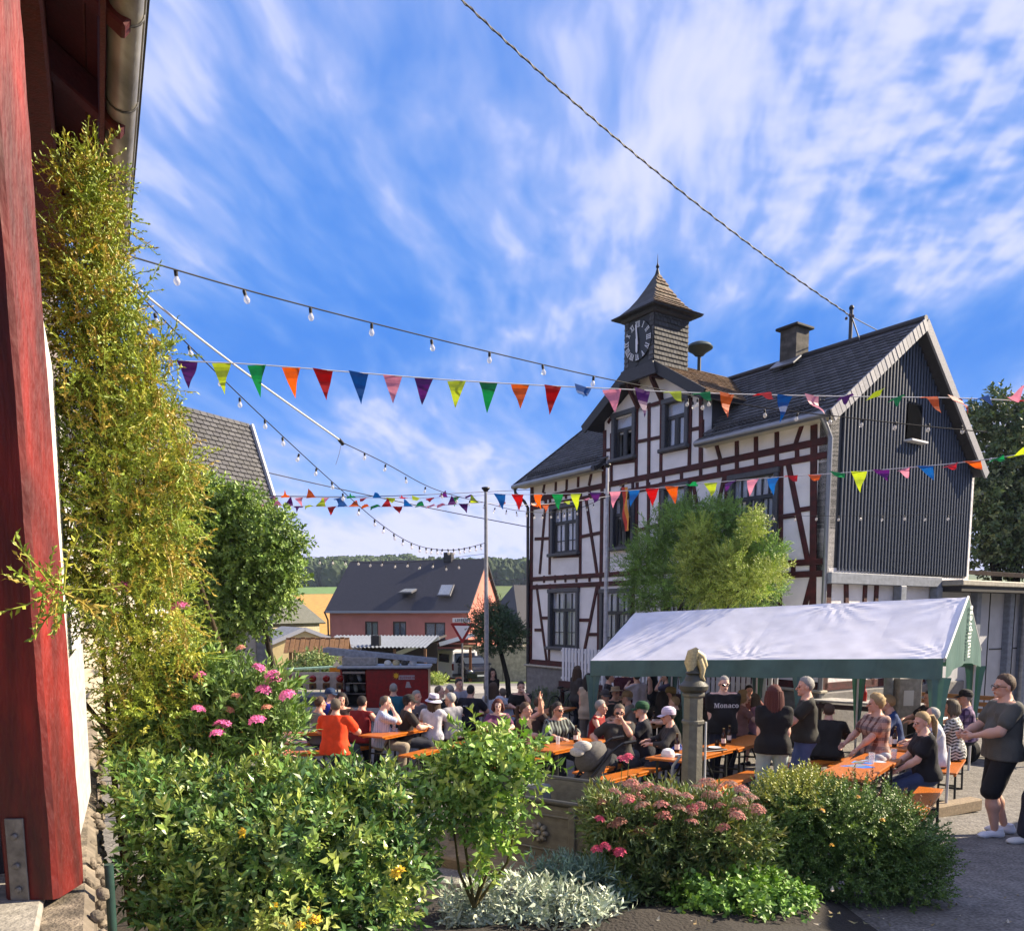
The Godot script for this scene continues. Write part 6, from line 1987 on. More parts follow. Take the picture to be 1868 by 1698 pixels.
				if (f2 < 0) != (f6 < 0):
					s += Vector3(0, 1, f2 / (f2 - f6)); cnt += 1
				if (f3 < 0) != (f7 < 0):
					s += Vector3(1, 1, f3 / (f3 - f7)); cnt += 1
				vid[i0] = out.v.size()
				out.v.push_back(lo + (Vector3(x, y, z) + s / cnt) * cell)
				out.n.push_back(Vector3(f1 + f3 + f5 + f7 - f0 - f2 - f4 - f6, f2 + f3 + f6 + f7 - f0 - f1 - f4 - f5, f4 + f5 + f6 + f7 - f0 - f1 - f2 - f3).normalized())
	for z in range(1, nz - 1):
		for y in range(1, ny - 1):
			var base := z * sz + y * sy
			for x in range(1, nx - 1):
				var i0 := base + x
				if vid[i0] < 0:
					continue
				var neg := f[i0] < 0
				for ax in 3:
					var st: int = [1, sy, sz][ax]
					if (f[i0 + st] < 0) == neg:
						continue
					var u: int = [sy, sz, 1][ax]
					var w: int = [sz, 1, sy][ax]
					var a := vid[i0]
					var b := vid[i0 - u]
					var c := vid[i0 - u - w]
					var d := vid[i0 - w]
					if a < 0 or b < 0 or c < 0 or d < 0:
						continue
					if neg:
						out.i.append_array(PackedInt32Array([a, d, c, a, c, b]))
					else:
						out.i.append_array(PackedInt32Array([a, b, c, a, c, d]))
	return out
var head_mesh := {}
var hand_mesh := {}
var hair_mesh := {}
func make_heads() -> void:
	for kind: String in ["man", "woman"]:
		for fine in 2:
			var w := 1.0 if kind == "man" else 0.94
			var p := [[V(0, 0.03, -0.012), V(0.076, 0.098, 0.094) * w], [V(0, -0.055, 0.018), V(0.056 * w, 0.066, 0.07)], [V(0, -0.02, 0.035), V(0.06 * w, 0.05, 0.052)],
				[V(0, 0.012, 0.086), V(0, -0.03, 0.107), 0.009, 0.014], [V(-0.045, 0.024, 0.067), V(0.045, 0.024, 0.067), 0.013, 0.013], [V(0, -0.103, 0.068), V(0.022, 0.018, 0.02)],
				[V(-0.02, -0.064, 0.078), V(0.02, -0.064, 0.078), 0.011, 0.011], [V(0, -0.05, -0.02), V(0, -0.17, -0.04), 0.056 * w, 0.058 * w],
				[V(-0.078 * w, -0.008, -0.012), V(0.011, 0.032, 0.02)], [V(0.078 * w, -0.008, -0.012), V(0.011, 0.032, 0.02)],
				[V(-0.031, 0.0, 0.096), V(-0.02, 0.012, 0.014)], [V(0.031, 0.0, 0.096), V(0.02, 0.012, 0.014)]]
			var m := skin_field(p, 0.0065 if fine else 0.011, 0.012, [], 0.0)
			m.c.resize(m.v.size())
			for i in m.v.size():
				var q := m.v[i]
				var col := K(1, 1, 1, 0)
				if q.z > 0.05:
					for s: float in [-1.0, 1.0]:
						var e := U((q.x - s * 0.031) / 0.0155, (q.y - 0.001) / 0.0085)
						if e.length() < 1.0:
							col = K(0.10, 0.08, 0.07, 1.0)
						e = U((q.x - s * 0.032) / 0.02, (q.y - 0.022) / 0.006)
						if e.length() < 1.0:
							col = K(0.45, 0.36, 0.3, 0)
					if U(q.x / 0.025, (q.y + 0.064) / 0.009).length() < 1.0:
						col = K(0.82, 0.52, 0.50, 0)
					if U(q.x / 0.05, (q.y + 0.025) / 0.02).length() > 0.7 and absf(q.y + 0.025) < 0.02 and absf(q.x) > 0.025:
						col = K(1.0, 0.88, 0.86, 0)
				m.c[i] = col
			head_mesh[kind + str(fine)] = m
	for kind: String in ["open", "grip", "spread"]:
		var curl: float = {"open": 0.28, "grip": 1.15, "spread": 0.05}[kind]
		var p := [[V(0, 0.0, 0), V(0, 0.03, 0), 0.026, 0.03], [V(-0.022, 0.03, 0), V(-0.027, 0.085, 0), 0.015, 0.013], [V(0.02, 0.03, 0), V(0.027, 0.088, 0), 0.016, 0.013], [V(0, 0.03, 0), V(0, 0.09, 0), 0.016, 0.013]]
		for i in 4:
			var x: float = [0.029, 0.010, -0.010, -0.028][i]
			var l: float = [0.07, 0.078, 0.072, 0.056][i]
			var a := V(x, 0.088 - 0.006 * absf(i - 1.3), 0)
			var ang := 0.12
			var side: float = (x * 6.0) if kind == "spread" else x * 1.6
			for j in 3:
				ang += curl * [0.55, 0.9, 0.6][j]
				var seg: float = l * [0.44, 0.31, 0.25][j]
				var b := a + V(sin(side), cos(side) * cos(ang), sin(ang)) .normalized() * seg
				p.push_back([a, b, 0.0092 - 0.001 * j, 0.0085 - 0.001 * j])
				a = b
		var ta := V(0.022, 0.015, 0.006)
		var tb := V(0.052, 0.05, 0.018 + curl * 0.008)
		var tc := tb + V(0.008 - curl * 0.02, 0.032, 0.008 + curl * 0.012)
		p.push_back([ta, tb, 0.017, 0.0115])
		p.push_back([tb, tc, 0.0115, 0.009])
		hand_mesh[kind] = skin_field(p, 0.0055, 0.006, [], 0.0)
func hair(style: String) -> ArrayMesh:
	if hair_mesh.has(style):
		return hair_mesh[style]
	var mb := MB.new()
	var nz := FastNoiseLite.new()
	nz.frequency = 14.0
	nz.seed = style.hash() % 1000
	var thick: float = {"short": 0.015, "cropped": 0.007, "fringe": 0.009, "long": 0.024, "bob": 0.026, "pony": 0.014, "bun": 0.014, "curly": 0.032}[style]
	var rings := 12
	var sides := 30
	var limit := func(az: float) -> float:
		var a := absf(az)
		var front := 0.62
		if style == "fringe":
			front = 1.25 if a < 1.3 else 0.15
		var ear := 0.02
		var back := -0.85
		if style in ["long", "bob"]:
			ear = -0.75
			back = -1.05
		if style == "curly":
			ear = -0.35
			back = -1.0
		if a < 0.95:
			return front - 0.12 * a + 0.10 * nz.get_noise_1d(az * 0.3)
		if a < 1.45:
			return lerpf(front - 0.114, ear, (a - 0.95) / 0.5)
		return lerpf(ear, back, smoothstep(1.45, 2.3, a))
	var c := V(0, 0.03, -0.012)
	var point := func(i: int, k: int) -> Vector3:
		var az := TAU * k / sides
		if az > PI:
			az -= TAU
		var el := lerpf(PI / 2, limit.call(az), minf(float(i) / (rings - 1), 1.0))
		var dir := V(sin(az) * cos(el), sin(el), cos(az) * cos(el))
		var q: Vector3 = dir * V(0.076, 0.098, 0.094)
		if i >= rings:
			return c + q * 0.9
		var g := thick * (1.0 + 0.9 * nz.get_noise_3d(dir.x * 0.35, dir.y * 0.16, dir.z * 0.35))
		g *= lerpf(1.0, 0.3, pow(float(i) / (rings - 1), 4.0))
		if el > 0.9 and style == "fringe":
			g *= 0.5
		return c + q + dir * g
	for i in rings:
		for k in sides:
			var a: Vector3 = point.call(i, k)
			var b: Vector3 = point.call(i, (k + 1) % sides)
			var d: Vector3 = point.call(i + 1, (k + 1) % sides)
			var e: Vector3 = point.call(i + 1, k)
			var na := (a - c).normalized()
			var nb := (b - c).normalized()
			var nd := (d - c).normalized()
			var ne := (e - c).normalized()
			mb.stri(a, e, d, na, ne, nd)
			mb.stri(a, d, b, na, nd, nb)
	if style == "long" or style == "bob":
		var rng := RandomNumberGenerator.new()
		rng.seed = 9
		for k in 13:
			var az := PI + (k - 6) * 0.30
			var dir := V(sin(az), 0, cos(az))
			var l := (-0.34 if style == "long" else -0.13) + rng.randf_range(-0.03, 0.03)
			var s := c + dir * 0.088
			mb.tube([s + V(0, 0.03, 0), s + V(0, -0.06, 0) + dir * 0.012, s + V(0, l * 0.6, 0) + dir * 0.022, s + V(0, l, 0) + dir * (0.02 if style == "long" else -0.01)], [0.026, 0.032, 0.030, 0.012], 7)
	if style == "pony":
		mb.tube([V(0, 0.06, -0.1), V(0, 0.05, -0.15), V(0, -0.03, -0.175), V(0.01, -0.15, -0.16), V(0.012, -0.28, -0.15)], [0.02, 0.034, 0.038, 0.032, 0.008], 9)
	if style == "bun":
		mb.ball(V(0, 0.10, -0.10), V(0.045, 0.042, 0.045))
	hair_mesh[style] = mb.done()
	return hair_mesh[style]
func hat(style: String) -> ArrayMesh:
	if hair_mesh.has("hat " + style):
		return hair_mesh["hat " + style]
	var mb := MB.new()
	var t := Transform3D(Basis(V(1, 0, 0), -0.12), V(0, 0.055, -0.014))
	match style:
		"cap":
			mb.lathe([U(0.106, -0.02), U(0.108, 0.02), U(0.098, 0.06), U(0.07, 0.09), U(0.03, 0.103), U(0, 0.105)], t, 20, true, 0.89, 1.06)
			var v := MB.new()
			for i in 10:
				var a0 := -1.15 + 2.3 * i / 10.0
				var a1 := -1.15 + 2.3 * (i + 1) / 10.0
				var r0 := V(sin(a0) * 0.092, 0.042, cos(a0) * 0.108 - 0.016)
				var r1 := V(sin(a1) * 0.092, 0.042, cos(a1) * 0.108 - 0.016)
				var o0 := V(sin(a0) * 0.088, 0.042 - 0.02 - 0.012 * absf(sin(a0)), cos(a0) * 0.095 + 0.075)
				var o1 := V(sin(a1) * 0.088, 0.042 - 0.02 - 0.012 * absf(sin(a1)), cos(a1) * 0.095 + 0.075)
				mb.quad(r0, o0, o1, r1)
				var dn := V(0, -0.005, 0)
				mb.quad(r0 + dn, r1 + dn, o1 + dn, o0 + dn)
				mb.quad(o0 + dn, o1 + dn, o1, o0)
			mb.ball(V(0, 0.158, -0.026), V(0.008, 0.005, 0.008), Basis.IDENTITY, 4, 8)
		"bucket":
			mb.lathe([U(0.165, -0.055), U(0.168, -0.05), U(0.112, -0.008), U(0.106, 0.0), U(0.098, 0.075), U(0.085, 0.092), U(0, 0.1)], t, 24, true, 0.92, 1.05)
			mb.lathe([U(0.108, -0.01), U(0.165, -0.056)], t, 24, true, 0.92, 1.05)
		"straw":
			mb.lathe([U(0.175, -0.012), U(0.176, -0.006), U(0.108, 0.004), U(0.1, 0.012), U(0.095, 0.08), U(0.08, 0.092), U(0, 0.094)], t, 24, true, 0.92, 1.05)
			mb.lathe([U(0.105, 0.0), U(0.175, -0.014)], t, 24, true, 0.92, 1.05)
	hair_mesh["hat " + style] = mb.done()
	return hair_mesh["hat " + style]
func spectacles(dark: bool) -> ArrayMesh:
	var key := "glasses" + str(dark)
	if hair_mesh.has(key):
		return hair_mesh[key]
	var mb := MB.new()
	for s: float in [-1.0, 1.0]:
		if dark:
			mb.ball(V(s * 0.034, 0.0, 0.093), V(0.028, 0.02, 0.008), Basis(Vector3.UP, s * 0.25), 6, 12)
		else:
			var ring := []
			for i in 13:
				ring.push_back(V(s * 0.033 + cos(i * TAU / 12) * 0.024, sin(i * TAU / 12) * 0.017, 0.099))
			mb.tube(ring, 0.0025, 5, false)
		mb.bar(V(s * 0.058, 0.004, 0.092), V(s * 0.079, 0.006, -0.005), 0.003, 0.006)
	mb.bar(V(-0.012, 0.005, 0.1), V(0.012, 0.005, 0.1), 0.004, 0.005)
	hair_mesh[key] = mb.done()
	return hair_mesh[key]
func shoe_mesh() -> ArrayMesh:
	if hair_mesh.has("shoe"):
		return hair_mesh["shoe"]
	var m := skin_field([[V(0, 0.045, -0.05), V(0, 0.035, 0.12), 0.042, 0.034], [V(0, 0.05, -0.04), V(0, 0.09, -0.04), 0.042, 0.044], [V(0, 0.03, 0.13), V(0.042, 0.026, 0.06)], [V(0, 0.03, -0.05), V(0.042, 0.03, 0.055)]], 0.012, 0.03, [[V(0, 0.004, 0), V(0, -1, 0)], [V(0, 0.105, 0), V(0, 1, 0)]], 0.0)
	hair_mesh["shoe"] = m.done(false)
	return hair_mesh["shoe"]
func limb(a: Vector3, target: Vector3, l1: float, l2: float, pole: Vector3) -> Array:
	var d := target - a
	var dist := clampf(d.length(), absf(l1 - l2) + 0.01, l1 + l2 - 0.002)
	d = d.normalized()
	var x := (dist * dist + l1 * l1 - l2 * l2) / (2 * dist)
	var y := sqrt(maxf(l1 * l1 - x * x, 0.0))
	var p := (pole - d * pole.dot(d)).normalized()
	return [a + d * x + p * y, a + d * dist]
var jobs := []
var job_out := []
func run_job(i: int) -> void:
	var j: Array = jobs[i]
	job_out[i] = skin_field(j[0], j[1], j[2], j[3], j[4])
func cloth_mat(key: String, color: Color, pattern := "") -> StandardMaterial3D:
	var k := "cloth %s %s" % [color.to_html(), pattern]
	if mats.has(k):
		return mats[k]
	var m := mat(k, color, 0.88, "soft", Vector3.ONE * 2.0, 0.5, 0.0, false)
	if pattern:
		var im := Image.create(64, 64, false, Image.FORMAT_RGB8)
		for y in 64:
			for x in 64:
				var c := Color.WHITE
				match pattern:
					"pinstripe":
						c = K(0.72, 0.76, 0.86) if x % 8 < 3 else K(1, 1, 1)
					"plaid":
						c = K(0.55, 0.35, 0.3) if (x % 32 < 12) else K(0.95, 0.85, 0.8)
						if y % 32 < 12:
							c = c.lerp(K(0.35, 0.38, 0.48), 0.55)
						if x % 32 == 22 or y % 32 == 22:
							c = K(1, 1, 1)
					"check":
						c = K(0.30, 0.16, 0.35) if (x % 32 < 16) else K(0.85, 0.78, 0.85)
						if y % 32 < 16:
							c = c.lerp(K(0.2, 0.15, 0.3), 0.5)
					"zebra":
						c = K(0.05, 0.05, 0.06) if sin(y * TAU / 12.8 + sin(x * TAU / 32) * 1.8) > 0.1 else K(0.9, 0.9, 0.88)
					"stripes":
						c = K(0.12, 0.13, 0.14) if (x / 8) % 2 == 0 else K(0.85, 0.86, 0.85)
				im.set_pixel(x, y, c)
		m.albedo_texture = ImageTexture.create_from_image(im)
		m.uv1_scale = Vector3.ONE * 4.0
	mats[k] = m
	return m
const SKIN := [Color(0.56, 0.315, 0.225), Color(0.62, 0.37, 0.275), Color(0.50, 0.26, 0.175), Color(0.66, 0.42, 0.325)]
const HAIR := {"grey": Color(0.48, 0.46, 0.43), "white": Color(0.62, 0.60, 0.56), "brown": Color(0.12, 0.065, 0.035), "dark": Color(0.03, 0.022, 0.02), "blonde": Color(0.62, 0.42, 0.19), "red": Color(0.17, 0.035, 0.025), "ash": Color(0.22, 0.17, 0.12)}
func person(px: float, d: float, face: float, pose: String, o: Dictionary) -> void:
	var tall: float = o.get("h", 1.72)
	var s := tall / 1.75
	var bw: float = o.get("w", 1.0)
	var lady: bool = o.get("lady", false)
	var lean: float = o.get("lean", 0.0)
	var x := at(px, o.get("py", 1250.0), d).x
	var node := thing("person", o.label, "person", foot(x, d), PI - deg_to_rad(face), o.get("group", ""))
	var sit := pose == "sit"
	var seat: float = o.get("seat", 0.47)
	var pel := V(0, seat + 0.105 * s, 0) if sit else V(0, 0.94 * s, 0)
	if pose == "child":
		pel = V(0, 0.92 * s, 0)
	var u := V(o.get("tilt", 0.0), cos(lean), sin(lean)).normalized()
	var fwd := V(0, -sin(lean), cos(lean))
	var tw: float = deg_to_rad(o.get("twist", 0.0))
	var side := V(cos(tw), 0, -sin(tw))
	fwd = V(fwd.x + sin(tw) * fwd.z, fwd.y, fwd.z * cos(tw))
	var neck := pel + u * 0.52 * s
	var sh := pel + u * 0.475 * s
	var sw := (0.165 if lady else 0.19) * s * lerpf(1.0, bw, 0.5)
	var hy := o.get("yaw", 0.0) as float
	var hp := o.get("nod", 0.0) as float
	var hb := Basis(Vector3.UP, deg_to_rad(hy)) * Basis(V(1, 0, 0), deg_to_rad(hp))
	var head := neck + u * 0.06 * s + V(0, 0.095 * s, 0) + fwd * 0.035
	var prim := []
	var top := []
	var bot := []
	var off := 0.015
	var torso := [[pel - side * 0.075 * s, pel + side * 0.075 * s, 0.112 * s * bw, 0.112 * s * bw]]
	for q: float in [-1.0, 1.0]:
		torso.push_back([pel + u * 0.06 * s + side * q * 0.05 * s * bw, pel + u * 0.36 * s + side * q * 0.075 * s * lerpf(1, bw, 0.6), (0.098 if lady else 0.104) * s * bw, 0.104 * s * lerpf(1, bw, 0.6)])
	torso.push_back([sh - side * sw * 0.82, sh + side * sw * 0.82, 0.062 * s, 0.062 * s])
	torso.push_back([sh - u * 0.03 * s, neck + u * 0.02 * s, 0.085 * s, 0.06 * s])
	if o.get("belly", 0.0) > 0.0:
		torso.push_back([pel + u * 0.16 * s + fwd * (0.05 + o.belly * 0.5), V(0.13, 0.14, 0.10) * s * (1.0 + o.belly * 2.0)])
	if lady:
		for q: float in [-1.0, 1.0]:
			torso.push_back([pel + u * 0.33 * s + side * q * 0.075 * s + fwd * 0.085 * s, V(0.068, 0.065, 0.06) * s * bw])
	prim.append_array(torso)
	prim.push_back([neck - u * 0.02, head - V(0, 0.06 * s, 0) - fwd * 0.02, 0.06 * s, 0.053 * s])
	for t: Array in torso:
		if t.size() == 4:
			var ex := off + (0.02 if top.is_empty() else 0.0)
			top.push_back([t[0], t[1], t[2] + ex, t[3] + ex])
		else:
			top.push_back([t[0], t[1] + Vector3.ONE * off])
	if o.get("hem", -0.06) < 0.0:
		var hm: Vector3 = pel + u * ((o.get("hem", -0.06) as float) - 0.02) * s
		top.push_back([hm - side * 0.088 * s, hm + side * 0.088 * s, 0.121 * s * bw + off, 0.121 * s * bw + off])
	var sleeve: float = o.get("sleeve", 0.62)
	var hands := []
	var arm_def: Array = o.get("arms", ["table", "table"] if sit else ["down", "down"])
	for q in 2:
		var sg := 1.0 if q == 0 else -1.0   # left arm is +x
		var a := sh + side * sw * sg - u * 0.012
		var kind = arm_def[q]
		var target: Vector3
		var pole := V(sg * 0.5, -0.6, -0.6)
		var hk := "open"
		if kind is Vector3:
			target = kind
			pole = V(sg * 0.8, -0.7, -0.2)
		else:
			match kind:
				"table":
					target = V(sg * 0.16, seat + 0.35, 0.40) if sit else V(sg * 0.2, 0.9, 0.4)
					pole = V(sg * 1.0, -0.8, 0.0)
				"lap":
					target = pel + V(sg * 0.12, 0.06, 0.36)
				"mouth":
					target = head + hb * V(sg * 0.03, -0.09, 0.13)
					pole = V(sg * 0.5, -1.0, 0.5)
					hk = "grip"
				"raise":
					target = sh + V(sg * 0.22, 0.36, 0.22) * s
					pole = V(sg * 0.6, -0.8, 0.2)
					hk = "spread"
				"bend":
					target = pel + V(sg * 0.12, 0.16, 0.36) * s
					hk = "grip"
					pole = V(sg * 0.7, -0.6, -0.5)
				"hip":
					target = pel + V(sg * 0.22, 0.05, 0.02) * s
					pole = V(sg * 1.0, 0, -0.6)
				_:
					target = sh + V(sg * (0.07 + 0.05 * bw), -0.53, 0.05) * s
					pole = V(sg * 0.4, 0, -1.0)
		var j := limb(a, target, 0.285 * s, 0.25 * s, pole)
		var el: Vector3 = j[0]
		var wr: Vector3 = j[1]
		var ar := lerpf(1.0, bw, 0.6) * (0.9 if lady else 1.0)
		prim.push_back([a, el, 0.05 * s * ar, 0.041 * s * ar])
		prim.push_back([el, el.lerp(wr, 0.35), 0.041 * s * ar, 0.041 * s * ar])
		prim.push_back([el.lerp(wr, 0.35), wr, 0.041 * s * ar, 0.027 * s])
		if sleeve > 0.0:
			var e1 := a.lerp(el, minf(sleeve, 1.0))
			top.push_back([a, e1, 0.052 * s * ar + off + 0.004, 0.047 * s * ar + off + (0.012 if sleeve < 1.0 else 0.0)])
			if sleeve > 1.0:
				top.push_back([el, el.lerp(wr, (sleeve - 1.0)), 0.045 * s * ar + off, 0.034 * s * ar + off])
		var dirh := (wr - el).normalized()
		var inw := V(-sg, 0, 0.2) if not (kind is String and kind in ["table", "lap"]) else V(-sg * 0.3, -1, 0)
		if kind is String and kind == "raise":
			inw = V(0, 0, 1)
		if kind is String and kind == "mouth":
			inw = V(-sg * 0.6, 0, -0.8)
		var zz := (inw - dirh * inw.dot(dirh)).normalized()
		var xx := dirh.cross(zz)
		hands.push_back([Transform3D(Basis(xx, dirh, zz).scaled_local(Vector3.ONE * s * (0.92 if lady else 1.02)), wr), o.get("grip", hk) if kind is Vector3 else hk, xx.dot(V(0, 0, 1)) < -0.2 if not (kind is String and kind == "raise") else false])
	var shoes := []
	var legs: float = o.get("legs", 1.9)   # 1.0 to the knee, 2.0 to the ankle
	for q in 2:
		var sg := 1.0 if q == 0 else -1.0
		var hip := pel + side * sg * 0.088 * s * bw + V(0, -0.02, 0)
		var knee: Vector3
		var ank: Vector3
		if sit:
			if o.has("feet"):
				ank = (o.feet as Vector3) + V(sg * 0.09, 0, 0)
			else:
				ank = V(sg * 0.13, 0.085, 0.42 + 0.05 * sg)
			var j := limb(hip, ank, 0.43 * s, 0.41 * s, V(sg * 0.25, 0.8, 0.7))
			knee = j[0]
			ank = j[1]
		else:
			var st: float = o.get("stride", 0.0) * sg
			ank = V(sg * (0.10 + 0.01 * bw), 0.085 * s, -0.02 + st)
			var j := limb(hip, ank, 0.44 * s, 0.425 * s, V(sg * 0.1, 0, 1))
			knee = j[0]
			ank = j[1]
		var lr := lerpf(1.0, bw, 0.7)
		prim.push_back([hip, knee, 0.086 * s * lr, 0.057 * s * lr])
		prim.push_back([knee, knee.lerp(ank, 0.35) + (V(0, 0, -0.012) if not sit else Vector3.ZERO), 0.055 * s * lr, 0.056 * s * lr])
		prim.push_back([knee.lerp(ank, 0.35), ank, 0.055 * s * lr, 0.036 * s])
		var fl := 0.02 if legs < 1.6 else 0.004
		bot.push_back([hip, hip.lerp(knee, minf(legs, 1.0)), 0.088 * s * lr + off, 0.060 * s * lr + off + (fl if legs < 1.6 else 0.0)])
		if legs > 1.0:
			var e := knee.lerp(ank, legs - 1.0)
			bot.push_back([knee, e, 0.060 * s * lr + off + fl, 0.046 * s * lr + off + fl + (0.008 if legs > 1.6 else 0.0)])
		var fdir := V(sg * 0.25, 0, 1).normalized()
		shoes.push_back(Transform3D(Basis(Vector3.UP.cross(fdir), Vector3.UP, fdir).scaled_local(Vector3.ONE * s * (0.92 if lady else 1.04)), V(ank.x, ank.y - 0.085 * s, ank.z)))
	bot.push_back([pel - side * 0.078 * s, pel + side * 0.078 * s, 0.114 * s * bw + off * 0.7, 0.114 * s * bw + off * 0.7])
	var hem: float = o.get("hem", -0.06)
	var cell := 0.021 if d < 13.5 else 0.027
	var nd := {"node": node, "o": o, "hands": hands, "shoes": shoes, "s": s, "head": Transform3D(hb.scaled_local(Vector3.ONE * s * o.get("head", 1.0)), head), "fine": d < 14.0, "lady": lady}
	var cuts := [[pel + u * hem * s, -u], [neck + u * 0.012 * s, (u + fwd * 0.35).normalized()]]
	if o.get("tank", false):
		cuts[1] = [neck - u * 0.05 * s, (u + fwd * 0.8).normalized()]
	nd.first = jobs.size()
	jobs.push_back([prim, cell, 0.045 * s, [], 0.0])
	jobs.push_back([top, cell, 0.045 * s, cuts, 0.009])
	jobs.push_back([bot, cell, 0.04 * s, [[pel + u * 0.07 * s, u]], 0.007])
	crowd.push_back(nd)
var crowd := []
func finish_person(nd: Dictionary) -> void:
	var node: Node3D = nd.node
	var o: Dictionary = nd.o
	var skin: Color = SKIN[o.get("skin", 0)]
	var body := IM.new()
	body.join(job_out[nd.first], Transform3D.IDENTITY, skin)
	body.join(head_mesh[("woman" if nd.lady else "man") + ("1" if nd.fine else "0")], nd.head, skin)
	for q in 2:
		var h: Array = nd.hands[q]
		var t: Transform3D = h[0]
		var flip: bool = t.basis.x.dot(V(0, 0.6, 0.8)) < 0
		if flip:
			t.basis.x = -t.basis.x
		body.join(hand_mesh[h[1]], t, skin, flip)
	var sm := mat("skin", Color.WHITE, 0.55)
	sm.vertex_color_use_as_albedo = true
	sm.subsurf_scatter_enabled = true
	sm.subsurf_scatter_strength = 0.08
	put("body", body.done(), sm, node)
	put(o.get("top_name", "shirt"), job_out[nd.first + 1].done(false), cloth_mat("", o.top, o.get("pattern", "")), node)
	put(o.get("bot_name", "trousers"), job_out[nd.first + 2].done(false), cloth_mat("", o.get("bot", K(0.12, 0.14, 0.2))), node)
	for t: Transform3D in nd.shoes:
		put("shoe", shoe_mesh(), paint(o.get("shoe", K(0.12, 0.11, 0.11)), 0.7), node).transform = t
	var ht: Transform3D = nd.head
	if o.has("hair"):
		var hm := mat("hair " + o.hair[1], ((HAIR[o.hair[1]] as Color) * 0.75).linear_to_srgb(), 0.8, "grain", V(8, 2, 8), 0.9, 0.0, false)
		put("hair", hair(o.hair[0]), hm, node).transform = ht
	if o.has("hat"):
		put("hat", hat(o.hat[0]), cloth_mat("", o.hat[1]), node).transform = ht
	if o.has("glasses"):
		put("sunglasses" if o.glasses == "dark" else "glasses", spectacles(o.glasses == "dark"), paint(K(0.025, 0.02, 0.02), 0.12), node).transform = ht
	if o.has("text"):
		var t := put("shirt_lettering", lettering(o.text[0], o.text[1], true, 0.004), paint(K(0.78, 0.78, 0.78), 0.7), node)
		t.position = o.text[2]
		if o.text.size() > 3:
			t.rotation.y = o.text[3]
